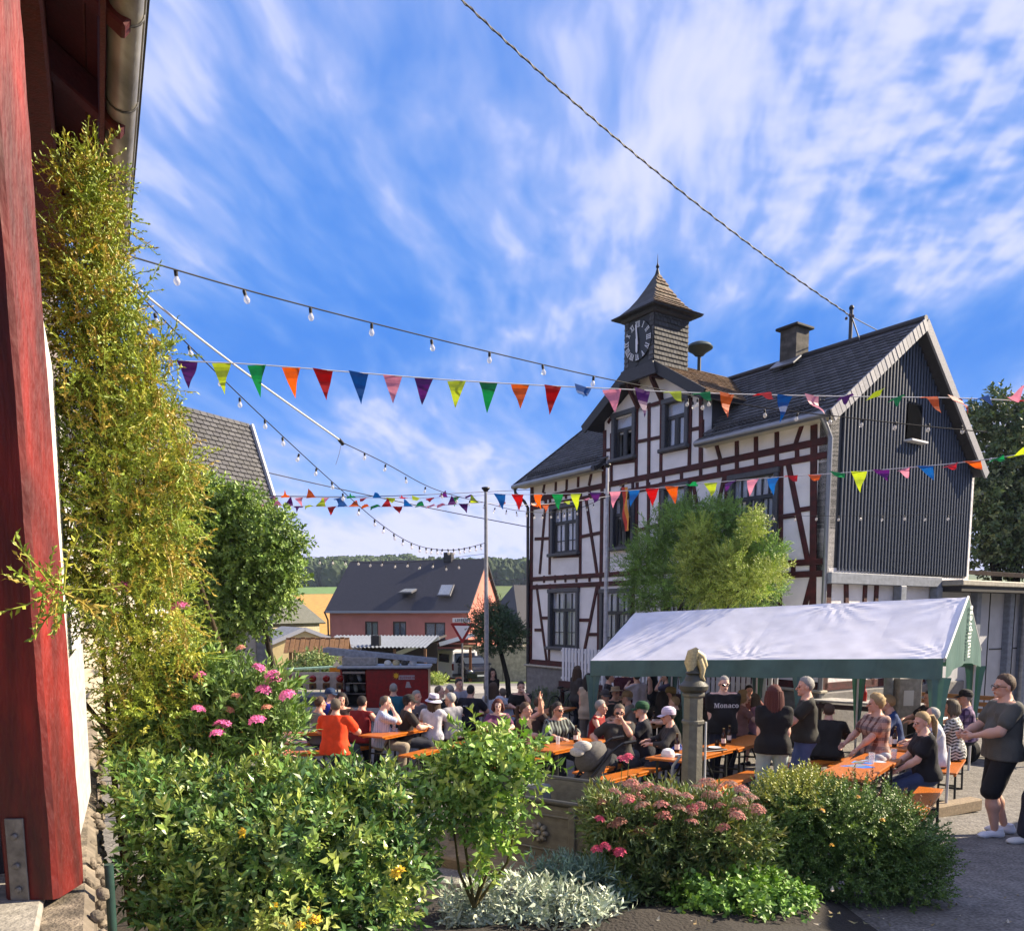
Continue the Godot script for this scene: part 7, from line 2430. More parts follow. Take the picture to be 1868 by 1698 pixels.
func build_people() -> void:
	make_heads()
	var navy := K(0.06, 0.075, 0.16)
	var black := K(0.045, 0.045, 0.055)
	var white := K(0.84, 0.84, 0.86)
	var jeans := K(0.30, 0.38, 0.55)
	var P := [
		[1838, 8.66, -82, "stand", {label = "man in grey T-shirt, black shorts and white trainers standing at the right edge", h = 1.80, w = 1.22, belly = 0.06, top = K(0.33, 0.33, 0.31), hem = -0.10, bot = K(0.06, 0.06, 0.07), legs = 0.98, bot_name = "shorts", shoe = white, hair = ["short", "brown"], glasses = "clear", arms = ["bend", "bend"], stride = 0.10, skin = 0, yaw = 4}],
		[1917, 8.3, -80, "stand", {label = "person mostly outside the right edge with one white shoe stepping in", h = 1.75, top = K(0.3, 0.3, 0.33), bot = K(0.15, 0.15, 0.2), shoe = K(0.75, 0.74, 0.72), hair = ["short", "brown"], stride = 0.22, arms = ["down", "down"]}],
		[1414, 10.4, 12, "stand", {label = "woman with long red hair in black top and pale trousers seen from behind", lady = true, h = 1.68, w = 1.22, top = black, hem = -0.12, sleeve = 0.5, bot = K(0.72, 0.80, 0.78), legs = 1.8, shoe = white, hair = ["long", "red"], skin = 1}],
		[1474, 10.7, -75, "stand", {label = "grey haired man in dark olive T-shirt and jeans with his hand on her back", h = 1.80, w = 1.18, belly = 0.05, top = K(0.16, 0.16, 0.13), hem = -0.04, bot = jeans, hair = ["short", "grey"], arms = [V(0.28, 1.08, 0.40), V(-0.25, 1.1, 0.3)], yaw = 6, skin = 0}],
		[1320, 13.1, 178, "stand", {label = "man in black printed T-shirt and sunglasses standing behind the table", h = 1.80, w = 1.25, belly = 0.05, top = K(0.05, 0.05, 0.06), hem = -0.12, bot = K(0.10, 0.12, 0.18), hair = ["cropped", "grey"], glasses = "dark", text = ["Monaco", 0.075, V(0, 1.32, 0.19)], nod = 8, skin = 3}],
		[1602, 10.75, -100, "sit", {label = "blonde woman in plaid blouse perched sideways with legs stretched left", lady = true, h = 1.72, w = 1.18, seat = 0.66, top = K(0.72, 0.66, 0.62), pattern = "plaid", hem = -0.14, bot = K(0.25, 0.23, 0.22), legs = 1.25, shoe = K(0.3, 0.25, 0.2), hair = ["curly", "blonde"], feet = V(0.1, 0.09, 0.78), arms = ["lap", V(-0.25, 0.85, 0.30)], yaw = -25, lean = -0.02}],
		[1642, 12.3, -70, "sit", {label = "blonde person with glasses in blue top leaning over the drinks table", lady = true, h = 1.74, w = 1.1, seat = 0.62, top = K(0.10, 0.22, 0.42), hair = ["short", "blonde"], glasses = "clear", lean = 0.22, yaw = -8}],
		[1700, 9.75, -78, "sit", {label = "girl with long blonde hair in navy T-shirt sitting on the near right bench", lady = true, h = 1.70, w = 1.12, top = K(0.04, 0.05, 0.09), bot = K(0.20, 0.26, 0.40), hair = ["pony", "blonde"], arms = ["lap", "lap"], lean = 0.10, yaw = 18, nod = 10, feet = V(0.05, 0.085, 0.62), skin = 1}],
		[1718, 11.4, -70, "sit", {label = "white haired man in white shirt sitting behind the right tent leg", h = 1.72, w = 1.1, top = K(0.82, 0.83, 0.86), bot = K(0.35, 0.35, 0.38), hair = ["fringe", "white"], lean = 0.12, legs = 1.9}],
		[1750, 12.4, -55, "sit", {label = "grey haired woman in zebra print blouse seen from behind", lady = true, h = 1.74, w = 1.12, seat = 0.52, top = K(0.9, 0.9, 0.9), pattern = "zebra", sleeve = 1.5, hem = -0.12, bot = K(0.1, 0.1, 0.12), hair = ["bob", "ash"], lean = 0.1}],
		[1772, 13.6, -60, "sit", {label = "man in dark cap and purple checked shirt at the right tent leg", h = 1.76, w = 1.1, seat = 0.60, top = K(0.75, 0.7, 0.78), pattern = "check", hat = ["cap", K(0.12, 0.12, 0.13)], hair = ["cropped", "grey"], lean = 0.08}],
		[1700, 14.6, -90, "sit", {label = "dark haired person half hidden behind the white haired man", seat = 0.55, top = K(0.15, 0.15, 0.17), hair = ["short", "dark"]}],
		[1515, 12.5, 20, "sit", {label = "person in dark jacket seated with back to us behind the standing couple", h = 1.72, w = 1.15, top = K(0.09, 0.09, 0.085), sleeve = 1.9, hair = ["short", "brown"], lean = 0.1, bot = K(0.08, 0.08, 0.09)}],
		[1130, 12.15, 178, "sit", {label = "woman in dark grey T-shirt and sunglasses holding her hand to her mouth", lady = true, h = 1.74, w = 1.22, top = K(0.20, 0.19, 0.18), bot = K(0.10, 0.11, 0.13), legs = 1.05, shoe = K(0.5, 0.4, 0.35), hair = ["short", "ash"], glasses = "dark", arms = ["mouth", V(-0.34, 0.80, 0.16)], yaw = -6, skin = 2}],
		[1086, 13.7, 115, "sit", {label = "short grey haired woman in red sleeveless top", lady = true, h = 1.7, w = 1.1, top = K(0.52, 0.035, 0.04), sleeve = 0.0, hair = ["short", "grey"], lean = 0.14, skin = 0}],
		[1016, 13.0, 150, "sit", {label = "woman in sunglasses and striped dark cardigan over white top", lady = true, h = 1.72, w = 1.12, top = K(0.55, 0.58, 0.56), pattern = "stripes", sleeve = 1.2, hair = ["pony", "dark"], glasses = "dark", yaw = 12, skin = 2}],
		[956, 13.2, 110, "sit", {label = "brown haired person raising a spread hand with wristband", h = 1.68, top = K(0.32, 0.22, 0.20), hair = ["pony", "brown"], arms = ["raise", "table"], skin = 0}],
		[1180, 12.7, -78, "sit", {label = "man in green cap and navy printed T-shirt turned to the left", h = 1.76, w = 1.15, belly = 0.04, top = K(0.045, 0.055, 0.12), hat = ["cap", K(0.03, 0.27, 0.14)], hair = ["cropped", "white"], bot = K(0.27, 0.31, 0.36), lean = 0.08, text = ["Mk", 0.09, V(0.02, 0.92, -0.175), PI], skin = 1}],
		[1234, 11.7, -88, "sit", {label = "woman in white baseball cap and dark grey top beside the pump post", lady = true, h = 1.68, w = 1.1, top = K(0.17, 0.16, 0.16), sleeve = 1.6, hat = ["cap", K(0.80, 0.76, 0.84)], hair = ["short", "dark"], lean = 0.14, nod = 6, bot = K(0.08, 0.1, 0.14)}],
		[1052, 18.8, 60, "stand", {label = "woman with long hair and dark backpack standing by the hall plinth", lady = true, h = 1.7, top = K(0.24, 0.22, 0.22), bot = K(0.10, 0.12, 0.18), hair = ["long", "brown"], arms = ["bend", "down"]}],
		[1074, 16.2, 8, "stand", {label = "dark haired woman in cream sleeveless blouse seen from behind", lady = true, h = 1.68, top = K(0.74, 0.67, 0.58), sleeve = 0.0, hem = -0.16, bot = K(0.5, 0.46, 0.42), hair = ["long", "dark"], skin = 0}],
		[1104, 16.0, 165, "sit", {label = "man in grey cap under the left tent edge", top = K(0.20, 0.20, 0.20), hat = ["cap", K(0.33, 0.32, 0.33)], hair = ["short", "grey"], w = 1.1}],
		[1122, 16.8, 150, "sit", {label = "person in pale straw hat with dark band", top = K(0.28, 0.28, 0.27), hat = ["straw", K(0.66, 0.58, 0.47)], hair = ["short", "grey"]}],
		[1153, 15.6, -70, "sit", {label = "man in beige cap and light grey shirt under the tent", top = K(0.56, 0.54, 0.50), hat = ["cap", K(0.56, 0.47, 0.33)], hair = ["short", "grey"], lean = 0.12}],
		[1140, 18.6, 10, "stand", {label = "person in maroon shirt standing at the back of the tent", top = K(0.27, 0.05, 0.13), w = 1.15, hair = ["short", "dark"], h = 1.72}],
		[1170, 17.6, -20, "stand", {label = "dark haired woman in white top hugging someone in the tent", lady = true, top = K(0.72, 0.70, 0.74), hair = ["bun", "dark"], arms = [V(0.1, 1.35, 0.42), V(-0.2, 1.3, 0.42)], tilt = 0.2, h = 1.66}],
		[1190, 19.2, -60, "stand", {label = "person in black sleeveless top and hat behind the hugging woman", top = black, sleeve = 0.0, hat = ["cap", K(0.6, 0.5, 0.3)], hair = ["short", "blonde"], h = 1.74}],
		[1217, 18.2, -80, "stand", {label = "girl in grey printed T-shirt drinking at the back of the tent", lady = true, h = 1.6, top = K(0.28, 0.27, 0.36), hair = ["pony", "dark"], arms = ["mouth", "down"]}],
		[1110, 17.8, 90, "stand", {label = "dark haired man in black and white top at the left tent leg", h = 1.62, top = K(0.12, 0.09, 0.12), hair = ["short", "dark"], arms = ["bend", "bend"]}],
		[1209, 15.4, 5, "sit", {label = "person with long black hair seen from behind in the tent", lady = true, top = K(0.13, 0.13, 0.11), hair = ["long", "dark"], sleeve = 1.5}],
		[1226, 16.2, -75, "sit", {label = "man in olive beige cap near the pump post finial", top = K(0.3, 0.28, 0.24), hat = ["cap", K(0.50, 0.43, 0.25)], hair = ["short", "brown"], h = 1.78}],
		[1234, 14.9, -60, "sit", {label = "strawberry blonde child in green shirt left of the pump post", h = 1.62, top = K(0.03, 0.22, 0.13), hair = ["short", "blonde"], skin = 3}],
		[1354, 14.8, 95, "sit", {label = "light haired woman half hidden behind the black shirted man", lady = true, h = 1.7, seat = 0.55, top = K(0.55, 0.40, 0.38), hair = ["bob", "blonde"], skin = 3}],
		[1366, 16.4, 175, "sit", {label = "dark haired boy facing us between the guests under the tent", seat = 0.6, h = 1.6, top = K(0.5, 0.3, 0.28), hair = ["short", "dark"]}],
		[1380, 15.0, -60, "stand", {label = "little girl in pale pink dress walking under the tent", lady = true, h = 1.34, top = K(0.72, 0.55, 0.62), sleeve = 1.4, hem = -0.2, bot = K(0.7, 0.55, 0.6), legs = 1.2, hair = ["long", "ash"], stride = 0.12, head = 1.15}],
		[608, 13.1, 8, "sit", {label = "grey haired person in bright orange T-shirt with back to us", h = 1.80, w = 1.25, top = K(0.92, 0.26, 0.03), hem = -0.1, bot = K(0.2, 0.24, 0.28), hair = ["short", "ash"], lean = 0.10, yaw = 12}],
		[576, 14.2, 50, "sit", {label = "woman with pinned up brown hair in grey tank top", lady = true, h = 1.72, top = K(0.42, 0.41, 0.41), sleeve = 0.0, tank = true, hair = ["bun", "brown"], lean = 0.08, skin = 2}],
		[484, 12.6, 60, "sit", {label = "bare shouldered person in strappy top beside the pink flowers", lady = true, h = 1.6, w = 1.15, top = K(0.5, 0.2, 0.12), sleeve = 0.0, tank = true, hair = ["bun", "brown"], lean = 0.3, skin = 1}],
		[622, 14.9, 165, "sit", {label = "dark haired woman facing us beside the red trailer shutter", lady = true, h = 1.74, top = K(0.18, 0.08, 0.09), hair = ["bob", "dark"], skin = 0}],
		[655, 14.3, 20, "sit", {label = "dark haired person in red tank top next to the orange shirt", h = 1.72, w = 1.15, top = K(0.48, 0.03, 0.05), sleeve = 0.0, hair = ["short", "dark"], lean = 0.12}],
		[600, 16.2, 95, "sit", {label = "man in blue cap and royal blue shirt behind the left table", h = 1.74, top = K(0.04, 0.12, 0.55), hat = ["cap", K(0.12, 0.22, 0.36)], hair = ["short", "grey"]}],
		[690, 14.0, 78, "sit", {label = "bald topped man in light blue striped shirt with hand at his chin", h = 1.80, w = 1.15, belly = 0.05, top = K(0.70, 0.75, 0.84), pattern = "pinstripe", hem = -0.08, bot = K(0.60, 0.55, 0.48), shoe = K(0.7, 0.68, 0.65), hair = ["fringe", "ash"], arms = ["lap", "mouth"], lean = 0.16, nod = 8, skin = 1}],
		[736, 14.25, 70, "sit", {label = "man in black cap and dark brown T-shirt beside the striped shirt man", h = 1.76, w = 1.1, top = K(0.14, 0.11, 0.10), hat = ["cap", K(0.05, 0.045, 0.045)], hair = ["short", "dark"], lean = 0.12, skin = 1}],
		[717, 17.0, 5, "sit", {label = "shaved headed man in turquoise T-shirt with back to us at the trailer", seat = 0.5, h = 1.78, w = 1.2, top = K(0.02, 0.34, 0.42), hair = ["cropped", "grey"]}],
		[756, 15.8, 130, "sit", {label = "grey haired man in grey shirt before the red trailer", h = 1.74, top = K(0.40, 0.38, 0.40), hair = ["short", "grey"], lean = 0.06}],
		[788, 14.7, 12, "sit", {label = "long haired girl in white bucket hat and white T-shirt", lady = true, h = 1.72, top = white, hat = ["bucket", K(0.83, 0.81, 0.88)], hair = ["long", "brown"], bot = K(0.15, 0.2, 0.3), lean = 0.05, yaw = 60}],
		[799, 16.4, 80, "sit", {label = "bald man in black shirt behind the white hat", seat = 0.5, h = 1.78, w = 1.1, top = K(0.07, 0.07, 0.09), hair = ["fringe", "ash"], skin = 1}],
		[827, 14.9, -50, "sit", {label = "white haired man in sunglasses and pale grey sweater", h = 1.76, w = 1.08, top = K(0.55, 0.55, 0.58), sleeve = 1.9, hair = ["short", "white"], glasses = "dark", lean = 0.1, yaw = 20}],
		[822, 17.0, -70, "sit", {label = "grey cropped man between the bald man and the navy shirt", top = K(0.10, 0.09, 0.11), hair = ["cropped", "grey"], seat = 0.5}],
		[836, 18.2, 140, "sit", {label = "dark haired person in white top in the back row", top = K(0.62, 0.62, 0.66), hair = ["short", "dark"], seat = 0.55}],
		[856, 16.6, 20, "sit", {label = "dark haired man in navy shirt with a small yellow mark on the back", h = 1.76, w = 1.15, seat = 0.5, top = K(0.035, 0.05, 0.12), hair = ["short", "dark"], text = ["***", 0.05, V(0.03, 0.98, -0.15), PI], lean = 0.1}],
		[897, 19.6, 150, "stand", {label = "dark haired woman standing behind the flagpole", lady = true, h = 1.6, top = K(0.13, 0.09, 0.08), hair = ["long", "dark"]}],
		[899, 17.1, 15, "sit", {label = "long dark haired woman in white T-shirt seen from behind", lady = true, seat = 0.52, h = 1.74, w = 1.1, top = K(0.78, 0.80, 0.84), hair = ["long", "brown"]}],
		[925, 17.4, -30, "sit", {label = "person in pale blue shirt right of the long haired woman", seat = 0.48, h = 1.6, w = 1.1, top = K(0.66, 0.70, 0.78), hair = ["short", "ash"], lean = 0.35}],
		[950, 17.6, 170, "sit", {label = "dark haired person in black T-shirt resting chin on hand near the corner", h = 1.74, top = K(0.05, 0.05, 0.055), hair = ["short", "dark"], arms = ["mouth", "table"], seat = 0.52}],
		[908, 14.2, 175, "sit", {label = "auburn haired woman in mauve top behind the garden rose leaves", lady = true, h = 1.62, top = K(0.42, 0.22, 0.36), hair = ["bob", "red"], skin = 3}],
		[972, 14.6, 60, "sit", {label = "brown haired person in brown jacket behind the raised hand", h = 1.66, top = K(0.24, 0.17, 0.15), hair = ["short", "brown"], sleeve = 1.9, lean = 0.2}]]
	for p: Array in P:
		var o: Dictionary = p[4]
		person(p[0], p[1], p[2], p[3], o)
	job_out.resize(jobs.size())
	var id := WorkerThreadPool.add_group_task(run_job, jobs.size(), 4, true)
	WorkerThreadPool.wait_for_group_task_completion(id)
	for nd: Dictionary in crowd:
		finish_person(nd)
func smooth_line(pts: Array, per := 6) -> Array:
	var out := []
	var n := pts.size()
	for i in n - 1:
		var p0: Vector3 = pts[maxi(i - 1, 0)]
		var p1: Vector3 = pts[i]
		var p2: Vector3 = pts[i + 1]
		var p3: Vector3 = pts[mini(i + 2, n - 1)]
		for k in per:
			out.push_back(p1.cubic_interpolate(p2, p0, p3, float(k) / per))
	out.push_back(pts[n - 1])
	return out
func sight(list: Array) -> Array:
	var out := []
	for p: Array in list:
		out.push_back(at(p[0], p[1], p[2]))
	return out
var bulb_socket: ArrayMesh
var bulb_glass: ArrayMesh
func festoon(label: String, path: Array, bulbs: Array, size := 1.0, cord := 0.008) -> void:
	var o := thing("festoon_lights", label, "string lights", at(path[0][0], path[0][1], path[0][2]), 0.0, "strings of festoon bulbs")
	var org := o.position
	if path.size() > 1:
		var pts := smooth_line(sight(path))
		for k in pts.size():
			pts[k] -= org
		put("cord", MB.new().tube(pts, cord, 5), paint(K(0.03, 0.035, 0.04), 0.7), o)
	if bulb_socket == null:
		bulb_socket = MB.new().lathe([U(0, -0.045), U(0.017, -0.045), U(0.019, 0.0), U(0.012, 0.012), U(0, 0.014)], Transform3D.IDENTITY, 10).done()
		bulb_glass = MB.new().lathe([U(0, -0.125), U(0.018, -0.12), U(0.03, -0.1), U(0.032, -0.085), U(0.022, -0.06), U(0.015, -0.044)], Transform3D.IDENTITY, 12).done()
	var gm := mat("bulb glass", K(0.95, 0.93, 0.88, 0.35), 0.05)
	gm.transparency = BaseMaterial3D.TRANSPARENCY_ALPHA
	var rng := RandomNumberGenerator.new()
	rng.seed = label.hash()
	for b: Array in bulbs:
		var s := part("bulb", bulb_socket, paint(K(0.03, 0.03, 0.035), 0.6), o)
		s.position = at(b[0], b[1], b[2]) - org
		s.rotation = V(rng.randf_range(-0.25, 0.25), rng.randf() * 6.0, rng.randf_range(-0.3, 0.3))
		s.scale = Vector3.ONE * size
		put("glass", bulb_glass, gm, s)
func wire(label: String, pts: Array, r: float, color: Color, category := "cable") -> Node3D:
	var o := thing("overhead_cable" if category == "cable" else "guy_cord", label, category, at(pts[0][0], pts[0][1], pts[0][2]))
	var p := smooth_line(sight(pts), 8)
	for k in p.size():
		p[k] -= o.position
	put("strand", MB.new().tube(p, r, 6), paint(color, 0.6), o)
	return o
const FLAGS := {"purple": Color(0.33, 0.07, 0.42), "yellow": Color(0.72, 0.80, 0.16), "green": Color(0.03, 0.50, 0.26), "orange": Color(0.86, 0.36, 0.03), "red": Color(0.72, 0.03, 0.06), "blue": Color(0.02, 0.32, 0.62), "pink": Color(0.84, 0.52, 0.62)}
func pennants(label: String, path: Array, flags: Array, d0: float, px0: float, d1: float, px1: float, w: float, h: float, seed_: int) -> void:
	var rng := RandomNumberGenerator.new()
	rng.seed = seed_
	var dd := func(px: float) -> float: return lerpf(d0, d1, (px - px0) / (px1 - px0))
	var list := []
	for p: Array in path:
		list.push_back([p[0], p[1], dd.call(p[0])])
	var o := thing("pennant_string", label, "bunting", at(list[0][0], list[0][1], list[0][2]), 0.0, "pennant strings over the square")
	var pts := smooth_line(sight(list), 8)
	for k in pts.size():
		pts[k] -= o.position
	put("cord", MB.new().tube(pts, 0.006, 5), paint(K(0.75, 0.75, 0.76), 0.7), o)
	for f: Array in flags:
		var best := 0
		var c := Vector3.ZERO
		for k in pts.size() - 1:
			var a := _column(pts[k] + o.position)
			var b := _column(pts[k + 1] + o.position)
			if a <= f[0] and f[0] <= b:
				c = (pts[k] as Vector3).lerp(pts[k + 1], (f[0] - a) / maxf(b - a, 0.001))
				best = k
				break
		if c == Vector3.ZERO:
			continue
		var along: Vector3 = (pts[best + 1] - pts[best]).normalized()
		var lift: float = f[2] if f.size() > 2 else rng.randf_range(-0.2, 0.15)
		var down := V(rng.randf_range(-0.1, 0.1), -cos(lift), sin(lift)).normalized()
		if f.size() > 3:
			down = (down + along * f[3]).normalized()
		var nn := along.cross(down).normalized()
		var mb := MB.new()
		var n := 8
		var curl := rng.randf_range(-1.5, 1.5)
		var wav := rng.randf_range(0.0, 6.0)
		var hh: float = h * (f[4] if f.size() > 4 else 1.0)
		for i in n:
			var q0 := float(i) / n
			var q1 := float(i + 1) / n
			var half0 := w * 0.5 * (1.0 - q0)
			var half1 := w * 0.5 * (1.0 - q1)
			var m0: Vector3 = c + down * hh * q0 + nn * (curl * 0.10 * q0 * q0 + 0.022 * sin(q0 * 7 + wav))
			var m1: Vector3 = c + down * hh * q1 + nn * (curl * 0.10 * q1 * q1 + 0.022 * sin(q1 * 7 + wav))
			var b0 := nn * 0.04 * sin(wav) * (1.0 - q0)
			var b1 := nn * 0.04 * sin(wav) * (1.0 - q1)
			mb.quad(m1 - along * half1 + b1, m1, m0, m0 - along * half0 + b0)
			mb.quad(m1, m1 + along * half1 - b1, m0 + along * half0 - b0, m0)
		part("pennant", mb, flag_mat(f[1]), o)
func _column(p: Vector3) -> float:
	var r := p - EYE
	var depth := -r.z * cos(PITCH) - r.y * sin(PITCH)
	return CENTRE.x + FOCAL * r.x / depth
func flag_mat(c: String) -> StandardMaterial3D:
	var m := mat("pennant " + c, FLAGS[c], 0.45, "soft", Vector3.ONE * 4.0, 0.25)
	m.backlight_enabled = true
	m.backlight = K(1.0, 1.0, 1.0)
	m.cull_mode = BaseMaterial3D.CULL_DISABLED
	return m
func build_lines() -> void:
	var A := [[341, "purple"], [403, "yellow"], [467, "green"], [530, "orange"], [589, "red"], [654, "blue"], [716, "pink"], [773, "purple"], [833, "yellow"], [891, "green"], [949, "orange"], [1008, "red"], [1063, "blue", 0.5, 0, 0.8], [1117, "pink"], [1171, "purple", 0.2, 0.1], [1225, "yellow", 1.1, 0.5, 0.8], [1277, "green", 1.1, 0.6, 0.7], [1325, "orange", 0.1], [1388, "red", 1.4, 0.5, 0.7], [1432, "blue"], [1480, "pink", 0.3, 0.25], [1543, "purple", 1.3, -0.3, 0.6], [1590, "yellow", 1.55, 0.3, 0.7], [1636, "green", 1.25, -0.3, 0.7], [1692, "orange", 1.15, 0.4, 0.8], [1742, "red", 1.15, 0.4, 0.8], [1780, "blue", 1.6, 0.3, 0.8], [1842, "pink", 1.5, 0.3, 0.6], [1866, "red", 1.3, 0.5, 0.6], [270, "pink", 0.0]]
	pennants("upper pennant string from the shelter gutter across the clock hall to the right edge", [[240, 655], [341, 659], [467, 665], [654, 680], [833, 694], [1008, 704], [1117, 709], [1250, 716], [1432, 721], [1600, 724], [1742, 726], [1900, 733]], A, 8.4, 240, 9.6, 1868, 0.2, 0.29, 5)
	var B := [[912, "blue"], [945, "red"], [981, "orange"], [1017, "green"], [1051, "yellow"], [1087, "purple", 0.3, -0.1, 0.8], [1122, "pink"], [1157, "blue"], [1191, "red"], [1226, "orange", 0.3], [1262, "green", 1.2, 0.3, 0.7], [1297, "yellow", 0.1, 0.15, 0.9], [1333, "purple", 0.6, -0.5, 0.8], [1373, "pink"], [1410, "blue", 0.1, -0.1, 0.9], [1443, "red", 1.35, 0.2, 0.7], [1487, "orange", 0.7, -0.2, 0.8], [1528, "green", 0.7, 0.3, 0.8], [1568, "yellow"], [1608, "purple", 0.6, 0.1, 0.8], [1648, "pink", 0.9, 0, 0.7], [1688, "blue", 0.6, 0.3, 0.8], [1733, "red", 0.8, 0.0, 0.8], [1774, "orange", 0.7, 0.4, 0.8], [1815, "green", 1.2, 0.3, 0.7], [1853, "yellow", 1.5, 0.4, 0.9]]
	pennants("middle pennant string from the grey flagpole across the barn gable", [[886, 900], [945, 902], [1051, 900], [1157, 894], [1262, 884], [1373, 874], [1487, 866], [1608, 857], [1733, 846], [1815, 836], [1900, 822]], B, 15.5, 886, 10.5, 1868, 0.22, 0.29, 6)
	var C := []
	var cols := ["green", "orange", "red", "yellow", "purple", "pink", "blue", "red", "orange", "blue", "yellow", "purple", "pink", "green", "red"]
	for k in 25:
		C.push_back([385 + k * 20, cols[(k * 7) % cols.size()], [PI - 0.3, PI + 0.3, 1.3, 1.8, PI, 0.2][k % 6], 0.4 * sin(k * 2.0), 0.8])
	pennants("wind tossed low pennant string from the slate roofed house to the grey flagpole", [[360, 915], [500, 922], [640, 924], [780, 923], [886, 916]], C, 16.6, 360, 17.0, 886, 0.2, 0.24, 7)
	var E := []
	for k in 20:
		E.push_back([400 + k * 24, cols[(k * 4 + 3) % cols.size()], [1.5, 0.4, 2.6, 0.2, 1.2][k % 5], -0.4 * cos(k * 1.7), 0.8])
	pennants("second low pennant string just above it, fluttering before the pale sky", [[370, 906], [520, 907], [660, 908], [780, 908], [886, 903]], E, 17.4, 370, 17.2, 886, 0.2, 0.22, 8)
	var G := [[975, "orange", 1.0, 0.3, 0.8], [996, "orange", 0.4, 0, 0.8], [1034, "yellow", 1.5, 0.3, 0.6], [1070, "pink", 1.5, 0.3, 0.6], [1114, "orange", 0.5, 0.2, 1.2], [948, "blue", 1.4, -0.4, 0.6], [915, "orange", 1.4, 0.4, 0.6]]
	pennants("short orange pennant string between the two flagpoles", [[886, 918], [960, 921], [1034, 916], [1112, 905]], G, 17.0, 886, 18.8, 1112, 0.2, 0.26, 9)
	var b1 := []
	for p: Array in [[320, 494], [445, 531], [566, 563], [678, 592], [787, 621], [893, 644], [990, 667], [1083, 688], [1175, 712]]:
		b1.push_back([p[0], p[1], lerpf(7.3, 11.8, (p[0] - 222.0) / 953.0)])
	festoon("festoon string from the gutter end to the clock gable with nine large bulbs", [[222, 463, 7.3], [445, 528, 8.35], [678, 589, 9.45], [893, 642, 10.5], [1083, 686, 11.4], [1265, 722, 12.2]], b1, 1.0)
	var b2 := []
	for k in 7:
		b2.push_back([1395 + k * 60.0, 748 + k * 7.0 - k * k * 0.35, 11.6])
	for k in 5:
		b2.push_back([1255 + k * 9.0, 729 + 5.0 * (k % 2), 12.1])
	festoon("festoon string across the hall eaves and barn gable under the upper pennants", [[1265, 722, 12.2], [1395, 744, 11.8], [1550, 762, 11.6], [1692, 778, 11.5], [1800, 788, 11.4]], b2, 0.85)
	var b3 := []
	for p: Array in [[282, 573, 8.3], [344, 633, 9.0], [403, 688, 9.7], [437, 727, 10.2], [483, 767, 10.8], [515, 799, 11.3], [545, 829, 11.8], [577, 855, 12.3], [605, 880, 12.8], [625, 901, 13.2], [655, 929, 13.7], [683, 949, 14.1], [700, 962, 14.4], [718, 975, 14.7], [735, 985, 15.0], [750, 992, 15.3], [765, 998, 15.6]]:
		b3.push_back(p)
	for k in 11:
		b3.push_back([777 + k * 10.0, 1000 + 5.0 * sin(k / 10.0 * PI) - k * 0.6, 15.8 + k * 0.1])
	festoon("steep festoon string of many small bulbs dropping to the grey flagpole", [[216, 497, 7.4], [344, 630, 9.0], [483, 765, 10.8], [605, 878, 12.8], [700, 960, 14.4], [765, 996, 15.6], [830, 1003, 16.4], [886, 990, 17.0]], b3, 0.9, 0.007)
	wire("taut pale rope from the gutter end down to the plug", [[218, 500, 7.4], [420, 660, 9.0], [620, 803, 11.0]], 0.011, K(0.75, 0.75, 0.75), "rope")
	var plug := thing("cable_plug", "black plug and socket where pale rope meets the festoon string", "plug", at(622, 806, 11.0))
	put("socket", MB.new().cbox(V(0, 0, 0), V(0.05, 0.1, 0.05), 0.012, Basis(V(0, 0, 1), 0.7)), paint(K(0.04, 0.04, 0.045), 0.5), plug)
	put("tail", MB.new().tube([V(0, -0.03, 0), V(-0.03, -0.16, 0), V(-0.08, -0.3, 0)], 0.003, 4), paint(K(0.4, 0.4, 0.42)), plug)
	var b4 := []
	for p: Array in [[665, 827, 11.8], [703, 848, 12.4], [740, 871, 13.0], [776, 889, 13.7], [805, 900, 14.2], [832, 908, 14.8], [857, 914, 15.4], [884, 920, 17.0], [903, 927, 17.2], [924, 931, 17.4], [942, 934, 17.6], [960, 936, 17.8], [974, 939, 18.0], [990, 939, 18.2], [1004, 938, 18.4], [1018, 938, 18.6], [1030, 936, 18.8], [1040, 934, 18.9], [1052, 932, 19.0], [1070, 925, 19.0], [1083, 920, 19.0]]:
		b4.push_back(p)
	festoon("festoon string from the plug past the flagpole to the hall window", [[622, 806, 11.0], [703, 845, 12.4], [776, 885, 13.7], [832, 905, 14.8], [884, 917, 17.0], [942, 931, 17.6], [1004, 935, 18.4], [1052, 929, 19.0], [1108, 905, 19.2]], b4, 0.8, 0.007)
	var b5 := []
	for k in 9:
		b5.push_back([1410 + k * 40.0, 941 + 1.0 * (k % 2), 13.2])
	festoon("festoon string level across the lower barn gable", [[1300, 938, 13.4], [1500, 941, 13.2], [1760, 938, 13.0]], b5, 0.62, 0.003)
	var b6 := []
	for k in 13:
		b6.push_back([560 + k * 23.0, 1020 + 14.0 * (k / 12.0) * (1.0 if k % 2 else 0.7), 17.5])
	festoon("far festoon string in front of the pink house roof", [[530, 1010, 17.2], [700, 1028, 17.5], [886, 1010, 17.2]], b6, 0.8, 0.004)
	var main := wire("thick twisted overhead cable from the top edge to the roof mast", [[800, -40, 13.0], [1000, 145, 15.0], [1200, 315, 17.5], [1400, 470, 20.0], [1553, 577, 21.6]], 0.014, K(0.10, 0.10, 0.12))
	var tp := smooth_line(sight([[800, -40, 13.0], [1000, 145, 15.0], [1200, 315, 17.5], [1400, 470, 20.0], [1553, 577, 21.6]]), 60)
	for k in tp.size():
		tp[k] = tp[k] - main.position + V(0, cos(k * 0.9), sin(k * 0.9)) * 0.02
	put("twisted_strand", MB.new().tube(tp, 0.011, 5), paint(K(0.30, 0.30, 0.32), 0.6), main)
